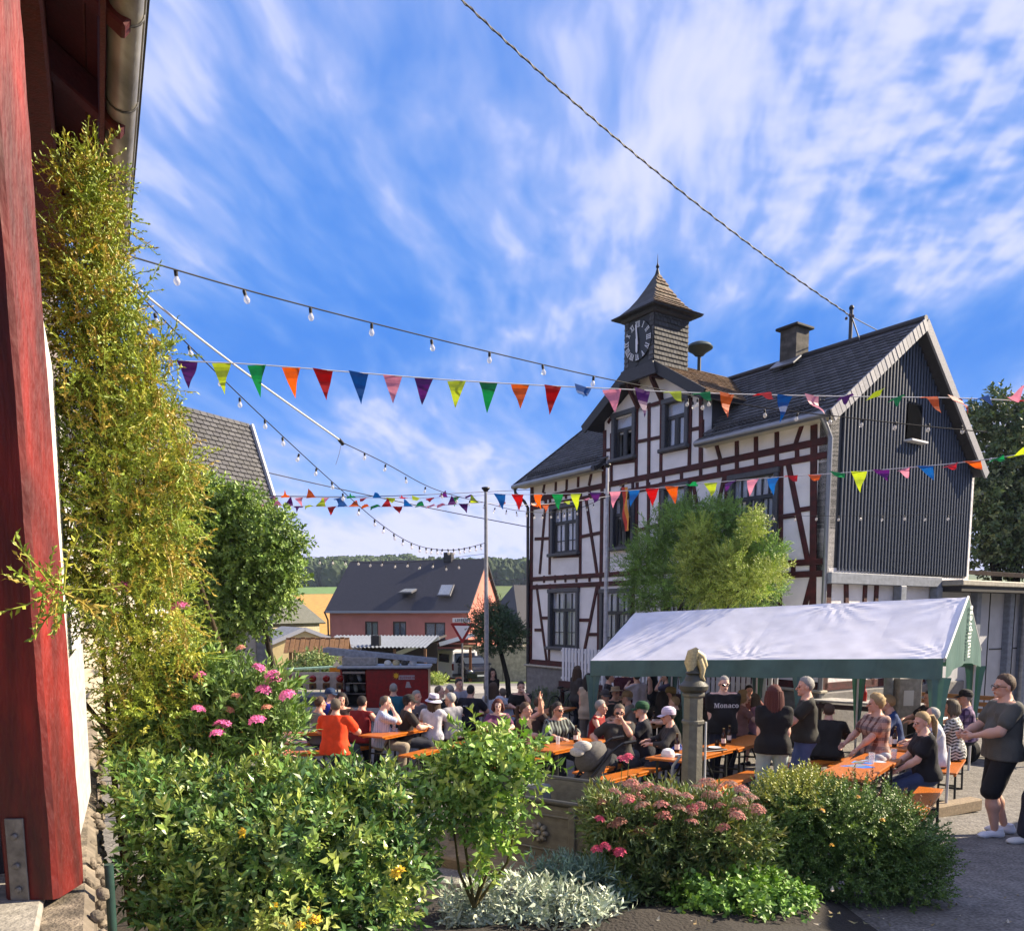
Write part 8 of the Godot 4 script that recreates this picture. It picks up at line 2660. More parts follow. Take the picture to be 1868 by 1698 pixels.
	wire("short cable running on from the roof mast", [[1553, 577, 21.6], [1600, 602, 24.0]], 0.012, K(0.12, 0.12, 0.14))
	wire("thin cable from the slate roofed house to the hall corner", [[462, 856, 21.0], [620, 892, 23.0], [800, 930, 25.0], [968, 962, 26.4]], 0.014, K(0.15, 0.16, 0.18))
	wire("thin level cable above the low pennants", [[455, 904, 18.0], [700, 905, 20.0], [968, 893, 26.0]], 0.010, K(0.2, 0.2, 0.22))
	wire("far cable left of the hall at the height of the pink house ridge", [[890, 1058, 40.0], [968, 1056, 27.0]], 0.014, K(0.15, 0.16, 0.18))
func leaf_mesh(l: float, w: float, fold := 0.25, curve := 0.2) -> MB:
	var mb := MB.new()
	_leaf(mb, Vector3.ZERO, Basis.IDENTITY, l, w, fold, curve)
	return mb
func _leaf(mb: MB, o: Vector3, b: Basis, l: float, w: float, fold: float, curve: float) -> void:
	var p := [V(0, 0, 0), V(0, l * 0.45, curve * l * 0.12), V(0, l, -curve * l * 0.35)]
	var e1 := V(w * 0.5, l * 0.42, fold * w * 0.5)
	var e2 := V(-w * 0.5, l * 0.42, fold * w * 0.5)
	var q := []
	for v: Vector3 in [p[0], p[1], p[2], e1, e2]:
		q.push_back(o + b * v)
	mb.tri(q[0], q[3], q[1])
	mb.tri(q[1], q[3], q[2])
	mb.tri(q[0], q[1], q[4])
	mb.tri(q[1], q[2], q[4])
func sprig_mesh(n: int, stem: float, l: float, w: float, seed_: int, spread := 1.0, bend := 0.3) -> ArrayMesh:
	var mb := MB.new()
	var rng := RandomNumberGenerator.new()
	rng.seed = seed_
	for i in n:
		var f := (i + 0.6) / n
		var y := stem * f
		var a := i * 2.4 + rng.randf_range(-0.3, 0.3)
		var pos := V(bend * stem * f * f * 0.4, y, 0)
		var tilt := spread * lerpf(1.2, 0.5, f) + rng.randf_range(-0.2, 0.2)
		var dir := V(cos(a) * sin(tilt), cos(tilt), sin(a) * sin(tilt)).normalized()
		var side := dir.cross(V(0.1, 1, 0.2)).normalized()
		var face := side.cross(dir).normalized()
		var k := rng.randf_range(0.75, 1.15)
		_leaf(mb, pos, Basis(side, dir, face).rotated(dir, rng.randf_range(-0.5, 0.5)), l * k, w * k, rng.randf_range(0.1, 0.5), rng.randf_range(-0.2, 0.6))
	mb.bar(Vector3.ZERO, V(bend * stem * 0.1, stem * 0.5, 0), stem * 0.025, stem * 0.025)
	mb.bar(V(bend * stem * 0.1, stem * 0.5, 0), V(bend * stem * 0.38, stem * 0.97, 0), stem * 0.018, stem * 0.018)
	return mb.done()
func scatter(called: String, parent: Node, mesh: Mesh, m: Material, xf: Array, cols: Array) -> MultiMeshInstance3D:
	var mm := MultiMesh.new()
	mm.transform_format = MultiMesh.TRANSFORM_3D
	mm.use_colors = true
	mm.mesh = mesh
	mm.instance_count = xf.size()
	for k in xf.size():
		mm.set_instance_transform(k, xf[k])
		mm.set_instance_color(k, cols[k])
	var o := MultiMeshInstance3D.new()
	var k := 0
	var nm := called
	while parent.has_node(nm):
		k += 1
		nm = "%s_%03d" % [called, k]
	o.name = nm
	o.multimesh = mm
	o.material_override = m
	parent.add_child(o)
	stuff(o)
	return o
func foliage(called: String, parent: Node3D, lobes: Array, meshes: Array, m: Material, count: int, size: Vector2, palette: Array, up := 0.4, seed_ := 1, hollow := 0.45, droop := 0.0, gaps := 0.0) -> void:
	var rng := RandomNumberGenerator.new()
	rng.seed = seed_
	var gap := FastNoiseLite.new()
	gap.seed = seed_
	gap.frequency = 1.0
	gap.fractal_octaves = 2
	var weights := []
	var total := 0.0
	var mean := 0.0
	for l: Array in lobes:
		var r: Vector3 = l[1]
		total += pow(r.x * r.y * r.z, 0.667)
		weights.push_back(total)
		mean += (r.x + r.y + r.z) / 3.0 / lobes.size()
	gap.frequency = 0.9 / mean
	var inv := parent.transform.affine_inverse()
	var xf := []
	var cols := []
	for q in meshes.size():
		xf.push_back([])
		cols.push_back([])
	var made := 0
	var tries := 0
	while made < count and tries < count * 4:
		tries += 1
		var pick := rng.randf() * total
		var li := 0
		while weights[li] < pick:
			li += 1
		var c: Vector3 = lobes[li][0]
		var r: Vector3 = lobes[li][1]
		var dir := V(rng.randfn(), rng.randfn(), rng.randfn()).normalized()
		var rad := pow(rng.randf(), hollow)
		var pos := c + dir * r * rad
		var g := gap.get_noise_3dv(pos)
		if g < gaps - 0.35 and rng.randf() < 0.85:
			continue
		var outw := (dir / r).normalized()
		var y := (outw * 0.8 + Vector3.UP * up + V(rng.randfn(), rng.randfn(), rng.randfn()) * 0.35 - Vector3.UP * droop).normalized()
		var x := y.cross(V(rng.randfn(), rng.randfn(), rng.randfn())).normalized()
		var b := Basis(x, y, x.cross(y)) * rng.randf_range(size.x, size.y)
		var k := rng.randi() % meshes.size()
		xf[k].push_back(inv * Transform3D(b, pos))
		var col: Color = palette[rng.randi() % palette.size()]
		col = col.lerp(palette[0], 0.3)
		var v := rng.randf_range(1.0, 1.5) * (1.0 + 0.35 * g)
		cols[k].push_back(K(col.r * v, col.g * v, col.b * v))
		made += 1
	for k in meshes.size():
		scatter(called, parent, meshes[k], m, xf[k], cols[k])
func stems(parent: Node3D, base: Vector3, ends: Array, r: float, color: Color, called := "branch", seed_ := 3) -> void:
	var rng := RandomNumberGenerator.new()
	rng.seed = seed_
	for e: Vector3 in ends:
		var inv := parent.transform.affine_inverse()
		var a := inv * base
		var z := inv * e
		var m1 := a.lerp(z, 0.35) + V(rng.randfn(), 0, rng.randfn()) * 0.06 * (z - a).length()
		var m2 := a.lerp(z, 0.7) + V(rng.randfn(), 0, rng.randfn()) * 0.06 * (z - a).length()
		part(called, MB.new().tube([a, m1, m2, z], [r, r * 0.75, r * 0.5, r * 0.2], 7), worn(color, 0.9, 0.6, 4.0), parent)
func lobe(px: float, py: float, d: float, rx: float, ry: float, rz := -1.0) -> Array:
	var k := d / FOCAL
	return [at(px, py, d), V(rx * k, ry * k, (rx * k) if rz < 0 else rz)]
func flower_head(seed_: int, n: int, r: float, pr: float) -> ArrayMesh:
	var mb := MB.new()
	var rng := RandomNumberGenerator.new()
	rng.seed = seed_
	for i in n:
		var a := i * 2.4
		var f := sqrt((i + 0.5) / n)
		var dir := V(cos(a) * f, sqrt(1.0 - f * f * 0.75), sin(a) * f).normalized()
		var c := dir * r * rng.randf_range(0.85, 1.1)
		var x := dir.cross(V(0.3, 0.1, 1)).normalized()
		var y := dir.cross(x)
		var t0 := rng.randf() * 6
		for k in 5:
			var t := t0 + TAU * k / 5
			var tip := c + (x * cos(t) + y * sin(t)) * pr + dir * pr * 0.3
			var e1 := c + (x * cos(t + 0.5) + y * sin(t + 0.5)) * pr * 0.6 + dir * pr * 0.12
			var e2 := c + (x * cos(t - 0.5) + y * sin(t - 0.5)) * pr * 0.6 + dir * pr * 0.12
			mb.tri(c, e1, tip)
			mb.tri(c, tip, e2)
	return mb.done()
func flowers(parent: Node3D, spots: Array, mesh: Mesh, m: Material, scale_ := 1.0, stalk := 0.12, called := "flower_head") -> void:
	var inv := parent.transform.affine_inverse()
	var st := MB.new()
	var k := 0
	for p: Vector3 in spots:
		var o := part(called, mesh, m, parent)
		o.position = inv * p
		o.rotation = V(0.3 * sin(k * 1.7), k * 1.3, 0.3 * cos(k * 2.1))
		o.scale = Vector3.ONE * scale_ * (0.85 + 0.3 * absf(sin(k * 3.3)))
		st.tube([inv * p, inv * p - V(0.02, stalk, 0.01)], 0.003, 4, false)
		k += 1
	if stalk > 0.0:
		stuff(put("stalk", st, paint(K(0.25, 0.33, 0.12), 0.8), parent))
func petal(key: String, c: Color) -> StandardMaterial3D:
	var m := mat("petal " + key, c, 0.6)
	m.backlight_enabled = true
	m.backlight = K(0.5, 0.5, 0.5)
	m.cull_mode = BaseMaterial3D.CULL_DISABLED
	return m
func build_plants() -> void:
	var lm := leafy("leaf", 0.55)
	var gloss := leafy("glossy leaf", 0.45)
	gloss.roughness = 0.33
	var soil := MB.new()
	var edge := func(d: float) -> Vector2: return U(-4.2, lerpf(2.3, 2.55, clampf((d - 3.0) / 3.2, 0, 1)))
	for i in 8:
		var d0 := 2.6 + i * 0.46
		var d1 := d0 + 0.46
		for k in 12:
			var xa := lerpf(-4.2, edge.call(d0).y, k / 12.0)
			var xb := lerpf(-4.2, edge.call(d0).y, (k + 1) / 12.0)
			var xc := lerpf(-4.2, edge.call(d1).y, (k + 1) / 12.0)
			var xd := lerpf(-4.2, edge.call(d1).y, k / 12.0)
			var hgt := func(x: float, d: float) -> Vector3: return foot(x, d) + V(0, (0.16 + 0.05 * sin(x * 3 + d * 5)) * smoothstep(0.0, 0.35, (edge.call(d) as Vector2).y - x) * smoothstep(6.3, 5.9, d) + 0.006, 0)
			soil.quad(hgt.call(xa, d0), hgt.call(xb, d0), hgt.call(xc, d1), hgt.call(xd, d1))
	structure("garden_bed", soil, mat("soil", K(0.25, 0.225, 0.20), 0.95, "gravel", Vector3.ONE * 1.2, 1.0))
	var sh := thing("tall_barberry_shrub", "tall narrow yellow-green shrub with rusty tips climbing beside the red post", "shrub", foot(-2.35, 4.7))
	var L := []
	for q: Array in [[178, 310, 30, 34], [160, 340, 45, 36], [165, 390, 55, 45], [150, 450, 60, 45], [150, 510, 62, 45], [165, 570, 72, 50], [180, 630, 85, 48], [190, 690, 95, 55], [200, 755, 100, 55], [210, 820, 108, 58], [225, 890, 118, 60], [230, 960, 112, 60], [225, 1030, 112, 60], [230, 1100, 105, 60], [245, 1170, 85, 60], [265, 1240, 75, 60], [280, 1310, 75, 60], [112, 600, 22, 60], [118, 720, 22, 60], [128, 840, 22, 60], [135, 960, 20, 60], [142, 1060, 20, 50]]:
		L.push_back(lobe(q[0], q[1], 4.75, q[2], q[3], clampf(q[2] * 0.0035, 0.12, 0.36)))
	for q: Array in [[290, 645, 50, 14], [300, 765, 45, 16], [270, 700, 40, 16], [320, 850, 40, 20], [230, 560, 28, 18], [110, 320, 22, 14]]:
		L.push_back(lobe(q[0], q[1], 4.6, q[2], q[3], 0.1))
	var br := RandomNumberGenerator.new()
	br.seed = 6
	for k in 40:
		var y := 420.0 + k * 22.0
		var edge_x := 190.0 + 140.0 * smoothstep(440, 900, y) + br.randf_range(-25, 22)
		L.push_back(lobe(edge_x, y, br.randf_range(4.45, 4.9), br.randf_range(22, 40), br.randf_range(7, 13), 0.08))
	for q: Array in [[95, 1078, 36, 16], [125, 1092, 30, 18]]:
		L.push_back(lobe(q[0], q[1], 2.42, q[2], q[3], 0.05))
	var fine := [sprig_mesh(13, 0.13, 0.026, 0.011, 1, 1.0, 0.6), sprig_mesh(15, 0.15, 0.028, 0.012, 2, 1.1, 0.8), sprig_mesh(11, 0.11, 0.024, 0.011, 3, 0.9, 0.3)]
	foliage("foliage", sh, L, fine, lm, 6000, U(0.75, 1.35), [K(0.24, 0.28, 0.03), K(0.17, 0.25, 0.03), K(0.31, 0.30, 0.04), K(0.32, 0.20, 0.04), K(0.13, 0.20, 0.03)], 0.0, 5, 0.6, 0.0, 0.24)
	stems(sh, foot(-2.35, 4.75), [at(180, 700, 4.8), at(200, 500, 4.85), at(170, 320, 4.8), at(260, 850, 4.7), at(150, 900, 4.8)], 0.022, K(0.28, 0.22, 0.12))
	var tr := thing("plum_tree", "dense mid-green garden tree in front of the slate roofed house", "tree", foot(at(425, 1200, 10.0).x, 10.0))
	L = []
	for q: Array in [[415, 945, 62, 42], [380, 1000, 75, 50], [455, 1000, 62, 48], [420, 1070, 95, 58], [485, 1035, 42, 45], [370, 1130, 65, 55], [455, 1120, 55, 40], [500, 965, 28, 30], [520, 1000, 22, 16], [385, 1190, 45, 35], [340, 1050, 50, 60], [510, 1090, 25, 20], [335, 930, 45, 50], [370, 900, 40, 26], [440, 915, 30, 22], [535, 985, 12, 12], [530, 1045, 20, 16], [300, 1000, 40, 60]]:
		L.push_back(lobe(q[0], q[1], 10.0, q[2], q[3], 0.4))
	var mid := [sprig_mesh(9, 0.16, 0.055, 0.032, 11, 1.1, 0.4), sprig_mesh(8, 0.14, 0.06, 0.034, 12, 1.2, 0.5)]
	foliage("crown", tr, L, mid, lm, 5200, U(0.8, 1.25), [K(0.11, 0.19, 0.035), K(0.16, 0.25, 0.045), K(0.07, 0.13, 0.03), K(0.20, 0.28, 0.05)], 0.3, 7, 0.6, 0.1, 0.12)
	stems(tr, tr.position, [at(420, 1050, 10.0), at(380, 1000, 10.1), at(470, 1000, 9.9)], 0.07, K(0.2, 0.17, 0.13), "trunk")
	var lb := thing("glossy_evergreen_bush", "broad glossy dark green bush filling the lower left foreground", "bush", foot(-1.35, 4.1))
	L = []
	for q: Array in [[320, 1500, 85, 80, 4.2], [430, 1475, 105, 55, 4.3], [560, 1480, 100, 55, 4.3], [665, 1515, 80, 60, 4.3], [360, 1580, 125, 100, 4.0], [520, 1570, 150, 110, 3.9], [660, 1590, 110, 95, 4.1], [430, 1660, 170, 60, 3.8], [610, 1670, 130, 50, 3.9], [285, 1430, 60, 50, 4.5], [725, 1570, 40, 55, 4.3], [630, 1450, 50, 25, 4.4], [500, 1425, 40, 14, 4.3], [700, 1450, 25, 20, 4.3]]:
		L.push_back(lobe(q[0], q[1], q[4], q[2], q[3], 0.28))
	var big := [sprig_mesh(9, 0.15, 0.062, 0.027, 21, 1.1, 0.4), sprig_mesh(11, 0.18, 0.058, 0.025, 22, 1.0, 0.3), sprig_mesh(7, 0.10, 0.066, 0.030, 23, 1.25, 0.2)]
	foliage("foliage", lb, L, big, gloss, 4600, U(0.55, 1.1), [K(0.065, 0.14, 0.035), K(0.10, 0.18, 0.04), K(0.04, 0.09, 0.03), K(0.19, 0.26, 0.05), K(0.28, 0.32, 0.07)], 0.45, 9, 0.5, 0.0, 0.14)
	stems(lb, foot(-1.35, 4.2), [at(350, 1500, 4.1), at(500, 1480, 4.1), at(640, 1500, 4.2), at(430, 1560, 3.9), at(560, 1640, 3.9)], 0.014, K(0.22, 0.24, 0.1))
	var ph := thing("pink_phlox", "tall phlox with pink flower heads between evergreen bush and left tables", "flowers", foot(-1.9, 4.9))
	L = []
	for q: Array in [[380, 1290, 70, 60], [460, 1290, 60, 55], [300, 1330, 80, 60], [420, 1370, 100, 50], [510, 1330, 35, 50], [350, 1230, 45, 30], [270, 1380, 50, 70]]:
		L.push_back(lobe(q[0], q[1], 4.9, q[2], q[3], 0.2))
	var lance := [sprig_mesh(10, 0.2, 0.07, 0.02, 31, 0.9, 0.1), sprig_mesh(9, 0.17, 0.075, 0.021, 32, 0.95, 0.2)]
	foliage("foliage", ph, L, lance, lm, 900, U(0.8, 1.2), [K(0.13, 0.22, 0.05), K(0.18, 0.25, 0.06), K(0.10, 0.17, 0.05)], 0.9, 13, 0.8, 0.0, -0.05)
	var head := flower_head(1, 26, 0.045, 0.018)
	var pink := petal("phlox", K(0.85, 0.36, 0.62))
	flowers(ph, [at(366, 1238, 4.7), at(360, 1300, 4.6), at(397, 1345, 4.5), at(470, 1225, 4.8), at(497, 1238, 4.7), at(480, 1265, 4.7), at(526, 1275, 4.6), at(470, 1322, 4.5), at(330, 1115, 4.7), at(228, 1080, 4.6), at(405, 1330, 4.6), at(500, 1250, 4.75)], head, pink, 1.0, 0.2)
	var pale := petal("faded phlox", K(0.80, 0.50, 0.42))
	flowers(ph, [at(440, 1187, 4.8), at(430, 1275, 4.7), at(487, 1296, 4.7), at(415, 1300, 4.7), at(520, 1378, 4.5), at(470, 1430, 4.3), at(455, 1445, 4.2)], head, pale, 0.8, 0.15, "faded_flower_head")
	var ro := thing("rose_sapling", "slender light green rose bush with bare stems left of the trough", "shrub", foot(at(865, 1650, 4.7).x, 4.7))
	ro.position.y = at(865, 1655, 4.7).y
	L = []
	for q: Array in [[870, 1385, 72, 36], [930, 1372, 52, 28], [820, 1430, 50, 36], [900, 1415, 65, 40], [975, 1385, 34, 14], [860, 1475, 55, 25], [800, 1490, 30, 45], [895, 1545, 38, 30], [940, 1470, 22, 30], [865, 1348, 40, 12], [790, 1440, 35, 35]]:
		L.push_back(lobe(q[0], q[1], 4.6, q[2], q[3], 0.2))
	var rose := [sprig_mesh(7, 0.14, 0.062, 0.034, 41, 1.3, 0.5), sprig_mesh(7, 0.12, 0.066, 0.036, 42, 1.4, 0.6)]
	foliage("foliage", ro, L, rose, lm, 520, U(0.75, 1.15), [K(0.16, 0.29, 0.05), K(0.22, 0.34, 0.06), K(0.11, 0.20, 0.05), K(0.32, 0.37, 0.09)], 0.3, 15, 0.6, 0.2, 0.03)
	stems(ro, ro.position, [at(840, 1400, 4.6), at(900, 1380, 4.6), at(960, 1440, 4.6), at(810, 1470, 4.6), at(880, 1440, 4.6)], 0.012, K(0.40, 0.36, 0.18))
	var se := thing("stonecrop_mound", "dense mound of stonecrop with dusty pink flower heads in front of the pump post", "flowers", foot(1.15, 5.6))
	L = []
	for q: Array in [[1145, 1520, 60, 55], [1210, 1510, 80, 60], [1290, 1520, 75, 60], [1150, 1600, 80, 60], [1240, 1600, 95, 65], [1330, 1590, 60, 65], [1350, 1530, 40, 50], [1115, 1490, 35, 25]]:
		L.push_back(lobe(q[0], q[1], 5.6, q[2], q[3], 0.3))
	foliage("foliage", se, L, lance, lm, 2600, U(0.7, 1.05), [K(0.11, 0.16, 0.045), K(0.15, 0.21, 0.05), K(0.07, 0.11, 0.035), K(0.19, 0.17, 0.05)], 0.6, 17, 0.55)
	var dusty := petal("dusty pink", K(0.66, 0.33, 0.30))
	var rust := petal("rust", K(0.52, 0.28, 0.20))
	var hd2 := flower_head(4, 34, 0.055, 0.013)
	var spots := []
	var spots2 := []
	for k in 62:
		var f := k / 61.0
		var p := at(1100 + 270 * f + 12 * sin(k * 2.3), lerpf(1470, 1462, f) + 34 * sin(k * 1.9) + 10 * (k % 3), 5.45 + 0.25 * sin(k * 1.3))
		if k % 2:
			spots.push_back(p)
		else:
			spots2.push_back(p)
	flowers(se, spots, hd2, dusty, 0.95, 0.15)
	flowers(se, spots2, hd2, rust, 0.95, 0.15, "faded_flower_head")
	flowers(se, [at(1147, 1387, 6.4), at(1135, 1392, 6.4)], flower_head(6, 26, 0.05, 0.02), petal("hot pink", K(0.82, 0.22, 0.38)), 1.2, 0.5, "tall_flower_head")
	flowers(se, [at(1150, 1465, 5.4), at(1093, 1500, 5.3), at(1090, 1555, 5.2), at(1102, 1550, 5.2), at(1130, 1560, 5.2), at(1262, 1480, 5.4)], flower_head(6, 26, 0.05, 0.02), petal("hot pink", K(0.82, 0.22, 0.38)), 0.9, 0.2, "pink_flower_head")
	var ge := thing("red_geranium", "bright red geranium flowers right of the pump post", "flowers", foot(at(1325, 1500, 6.2).x, 6.2))
	flowers(ge, [at(1331, 1462, 6.1), at(1322, 1455, 6.15), at(1303, 1453, 6.2)], flower_head(8, 30, 0.042, 0.024), petal("scarlet", K(0.85, 0.03, 0.015)), 1.0, 0.2)
	foliage("foliage", ge, [lobe(1300, 1478, 6.2, 35, 18), lobe(1345, 1490, 6.1, 28, 22)], [sprig_mesh(6, 0.08, 0.06, 0.05, 51, 1.3, 0.2)], lm, 90, U(0.7, 1.0), [K(0.13, 0.17, 0.11), K(0.08, 0.13, 0.06)], 0.5, 19)
	var rb := thing("round_cinquefoil_bush", "big round small-leaved bush with few yellow flowers at the lower right", "bush", foot(2.55, 6.0))
	L = []
	for q: Array in [[1470, 1490, 95, 60], [1560, 1490, 105, 60], [1640, 1530, 75, 55], [1450, 1570, 85, 70], [1550, 1580, 125, 75], [1650, 1600, 65, 55], [1430, 1465, 50, 26], [1490, 1452, 45, 20], [1700, 1570, 22, 30], [1400, 1500, 35, 35]]:
		L.push_back(lobe(q[0], q[1], 6.0, q[2], q[3], 0.38))
	var tiny := [sprig_mesh(13, 0.11, 0.026, 0.015, 61, 1.1, 0.3), sprig_mesh(12, 0.10, 0.028, 0.016, 62, 1.2, 0.4)]
	foliage("foliage", rb, L, tiny, lm, 6400, U(0.75, 1.2), [K(0.085, 0.15, 0.03), K(0.11, 0.18, 0.035), K(0.06, 0.11, 0.025), K(0.15, 0.22, 0.04)], 0.4, 23, 0.45)
	foliage("sunlit_tips", rb, [lobe(1440, 1452, 5.95, 60, 26, 0.3), lobe(1480, 1432, 6.05, 45, 16, 0.3), lobe(1395, 1490, 6.0, 25, 25, 0.2)], tiny, lm, 650, U(0.75, 1.2), [K(0.27, 0.28, 0.05), K(0.22, 0.26, 0.06)], 0.5, 25, 0.5)
	foliage("dry_tips", rb, [lobe(1560, 1425, 6.1, 55, 10, 0.3), lobe(1640, 1470, 6.1, 45, 16, 0.3)], tiny, lm, 90, U(0.6, 0.95), [K(0.12, 0.055, 0.02), K(0.17, 0.09, 0.03)], 0.9, 26, 0.5)
	flowers(rb, [at(1518, 1543, 5.55), at(1565, 1455, 5.7), at(1610, 1497, 5.6), at(1500, 1480, 5.6)], flower_head(9, 5, 0.012, 0.018), petal("yellow", K(0.88, 0.66, 0.05)), 1.0, 0.03)
	var gc := thing("geranium_ground_cover", "bright green lobed ground cover at the foot of the round bush", "plant", foot(1.5, 5.2))
	foliage("foliage", gc, [lobe(1290, 1640, 5.2, 70, 38), lobe(1370, 1640, 5.2, 90, 40), lobe(1440, 1655, 5.2, 55, 32), lobe(1360, 1615, 5.4, 75, 30)], [sprig_mesh(5, 0.07, 0.052, 0.045, 71, 1.35, 0.2), sprig_mesh(6, 0.08, 0.046, 0.04, 72, 1.3, 0.2)], lm, 900, U(0.7, 1.1), [K(0.14, 0.27, 0.04), K(0.18, 0.32, 0.05), K(0.10, 0.20, 0.04)], 0.7, 27, 0.5)
	var le := thing("lambs_ear", "silvery grey-green lambs ear carpet at the lower middle edge", "plant", foot(at(930, 1680, 4.9).x, 4.9))
	L = []
	for q: Array in [[860, 1660, 55, 38], [930, 1645, 65, 35], [1010, 1650, 70, 38], [1090, 1670, 60, 28], [900, 1690, 90, 20], [1040, 1690, 90, 20]]:
		L.push_back(lobe(q[0], q[1], 4.9, q[2], q[3], 0.25))
	foliage("foliage", le, L, [sprig_mesh(8, 0.10, 0.075, 0.020, 81, 1.1, 0.2), sprig_mesh(7, 0.09, 0.07, 0.022, 82, 1.2, 0.1)], leafy("felt leaf", 0.25), 620, U(0.7, 1.1), [K(0.37, 0.41, 0.31), K(0.30, 0.36, 0.27), K(0.42, 0.45, 0.33), K(0.22, 0.29, 0.22)], 0.7, 29, 0.55)
	var bs := thing("blue_green_sage", "blue-green sage clump beneath the right trough corner", "plant", foot(at(1030, 1620, 5.3).x, 5.3))
	foliage("foliage", bs, [lobe(1000, 1605, 5.3, 45, 25), lobe(1060, 1600, 5.35, 50, 32), lobe(1110, 1640, 5.3, 40, 30)], [sprig_mesh(9, 0.12, 0.07, 0.014, 85, 1.0, 0.2)], lm, 330, U(0.7, 1.1), [K(0.15, 0.23, 0.18), K(0.19, 0.27, 0.20), K(0.10, 0.17, 0.13)], 0.7, 31, 0.6)
	var yf := thing("yellow_primrose", "yellow flowering plant at the bottom edge below the evergreen bush", "flowers", foot(at(520, 1690, 3.6).x, 3.6))
	flowers(yf, [at(500, 1655, 3.5), at(515, 1690, 3.45), at(548, 1690, 3.45), at(560, 1665, 3.5), at(730, 1590, 3.7), at(720, 1597, 3.7), at(445, 1520, 3.7), at(575, 1680, 3.5)], flower_head(12, 5, 0.012, 0.026), petal("primrose", K(0.88, 0.74, 0.10)), 1.0, 0.08)
	foliage("foliage", yf, [lobe(530, 1690, 3.5, 70, 30), lobe(725, 1610, 3.75, 25, 20)], rose, lm, 60, U(0.5, 0.8), [K(0.2, 0.28, 0.07), K(0.28, 0.30, 0.08)], 0.6, 33)
	var wl := thing("feathery_willow", "feathery light green tree between the tent and the hall front", "tree", hall_t * V(7.3, -0.5, 1.35))
	L = []
	var hp := func(px: float, py: float, rx: float, ry: float, z := 1.35) -> Array:
		var q := fp(px, py, z)
		var w := hall_t * V(q.x, q.y, z)
		var k := -w.z / FOCAL
		return [w, V(rx * k, ry * k, 0.55)]
	for q: Array in [[1170, 1030, 50, 50], [1215, 985, 55, 55], [1270, 950, 42, 35], [1320, 960, 45, 45], [1180, 1085, 50, 35], [1250, 1060, 75, 55], [1300, 1020, 65, 55], [1360, 1030, 55, 55], [1390, 1075, 40, 35], [1240, 935, 28, 20], [1310, 930, 22, 16], [1400, 1010, 30, 25], [1320, 1085, 70, 30]]:
		L.push_back(hp.call(q[0], q[1], q[2], q[3]))
	var feather := [sprig_mesh(15, 0.22, 0.07, 0.018, 91, 1.1, 0.6), sprig_mesh(13, 0.20, 0.075, 0.019, 92, 1.2, 0.8)]
	foliage("crown", wl, L, feather, lm, 5600, U(0.75, 1.25), [K(0.16, 0.28, 0.05), K(0.20, 0.32, 0.06), K(0.12, 0.21, 0.045)], 0.6, 35, 0.6, 0.25, 0.05)
	L = []
	for q: Array in [[1275, 985, 28, 45], [1270, 1030, 40, 45], [1330, 1030, 45, 40], [1360, 1060, 50, 40], [1300, 1080, 65, 25], [1373, 960, 14, 28], [1410, 1040, 28, 16]]:
		L.push_back(hp.call(q[0], q[1], q[2], q[3], 2.0))
	foliage("young_growth", wl, L, feather, lm, 2400, U(0.7, 1.15), [K(0.26, 0.33, 0.05), K(0.21, 0.29, 0.05), K(0.30, 0.35, 0.07)], 0.6, 37, 0.6, 0.25)
	stems(wl, wl.position, [L[1][0], L[3][0], L[5][0]], 0.07, K(0.22, 0.2, 0.14), "trunk")
	var rt := thing("round_street_tree", "small dark round-headed tree with a leaning bare trunk left of the hall corner", "tree", foot(at(932, 1285, 19.5).x, 19.5))
	foliage("crown", rt, [lobe(908, 1150, 19.5, 46, 40), lobe(885, 1145, 19.4, 26, 30), lobe(935, 1160, 19.6, 26, 26), lobe(905, 1125, 19.5, 30, 22), lobe(890, 1180, 19.4, 22, 16)], mid, lm, 1700, U(0.7, 1.1), [K(0.035, 0.075, 0.03), K(0.05, 0.095, 0.035), K(0.03, 0.06, 0.025)], 0.3, 39, 0.5)
	foliage("thin_tips", rt, [lobe(890, 1110, 19.5, 34, 22), lobe(865, 1135, 19.4, 14, 22)], [sprig_mesh(6, 0.2, 0.05, 0.025, 95, 0.8, 0.2)], lm, 130, U(0.7, 1.1), [K(0.12, 0.09, 0.04), K(0.06, 0.09, 0.03)], 0.9, 40, 0.8)
	var ti := rt.transform.affine_inverse()
	put("trunk", MB.new().tube([Vector3.ZERO, ti * at(926, 1240, 19.5), ti * at(915, 1195, 19.5), ti * at(903, 1160, 19.5)], [0.075, 0.065, 0.055, 0.03], 9), worn(K(0.13, 0.12, 0.10), 0.95, 0.6, 3.0), rt)
	var bt := thing("walnut_tree", "dark broad-leaved tree rising behind the barn at the right edge", "tree", foot(at(1850, 1000, 28.0).x, 28.0))
	L = []
	for q: Array in [[1835, 800, 50, 50], [1870, 850, 70, 60], [1825, 890, 55, 55], [1800, 960, 45, 50], [1850, 960, 70, 60], [1900, 920, 80, 90], [1820, 1015, 50, 32], [1880, 1010, 70, 40], [1790, 770, 18, 26], [1815, 745, 22, 22], [1862, 760, 25, 26], [1790, 900, 25, 40]]:
		L.push_back(lobe(q[0], q[1], 28.0, q[2], q[3], 1.0))
	foliage("crown", bt, L, [sprig_mesh(9, 0.42, 0.17, 0.09, 97, 1.1, 0.4), sprig_mesh(8, 0.38, 0.18, 0.09, 98, 1.2, 0.5)], lm, 3000, U(0.75, 1.2), [K(0.05, 0.085, 0.03), K(0.07, 0.11, 0.035), K(0.04, 0.065, 0.025), K(0.13, 0.15, 0.06)], 0.3, 41, 0.6, 0.1, 0.10)
	stems(bt, bt.position, [at(1830, 850, 28), at(1870, 900, 28), at(1800, 960, 28), at(1850, 1000, 28)], 0.25, K(0.13, 0.11, 0.09), "trunk")
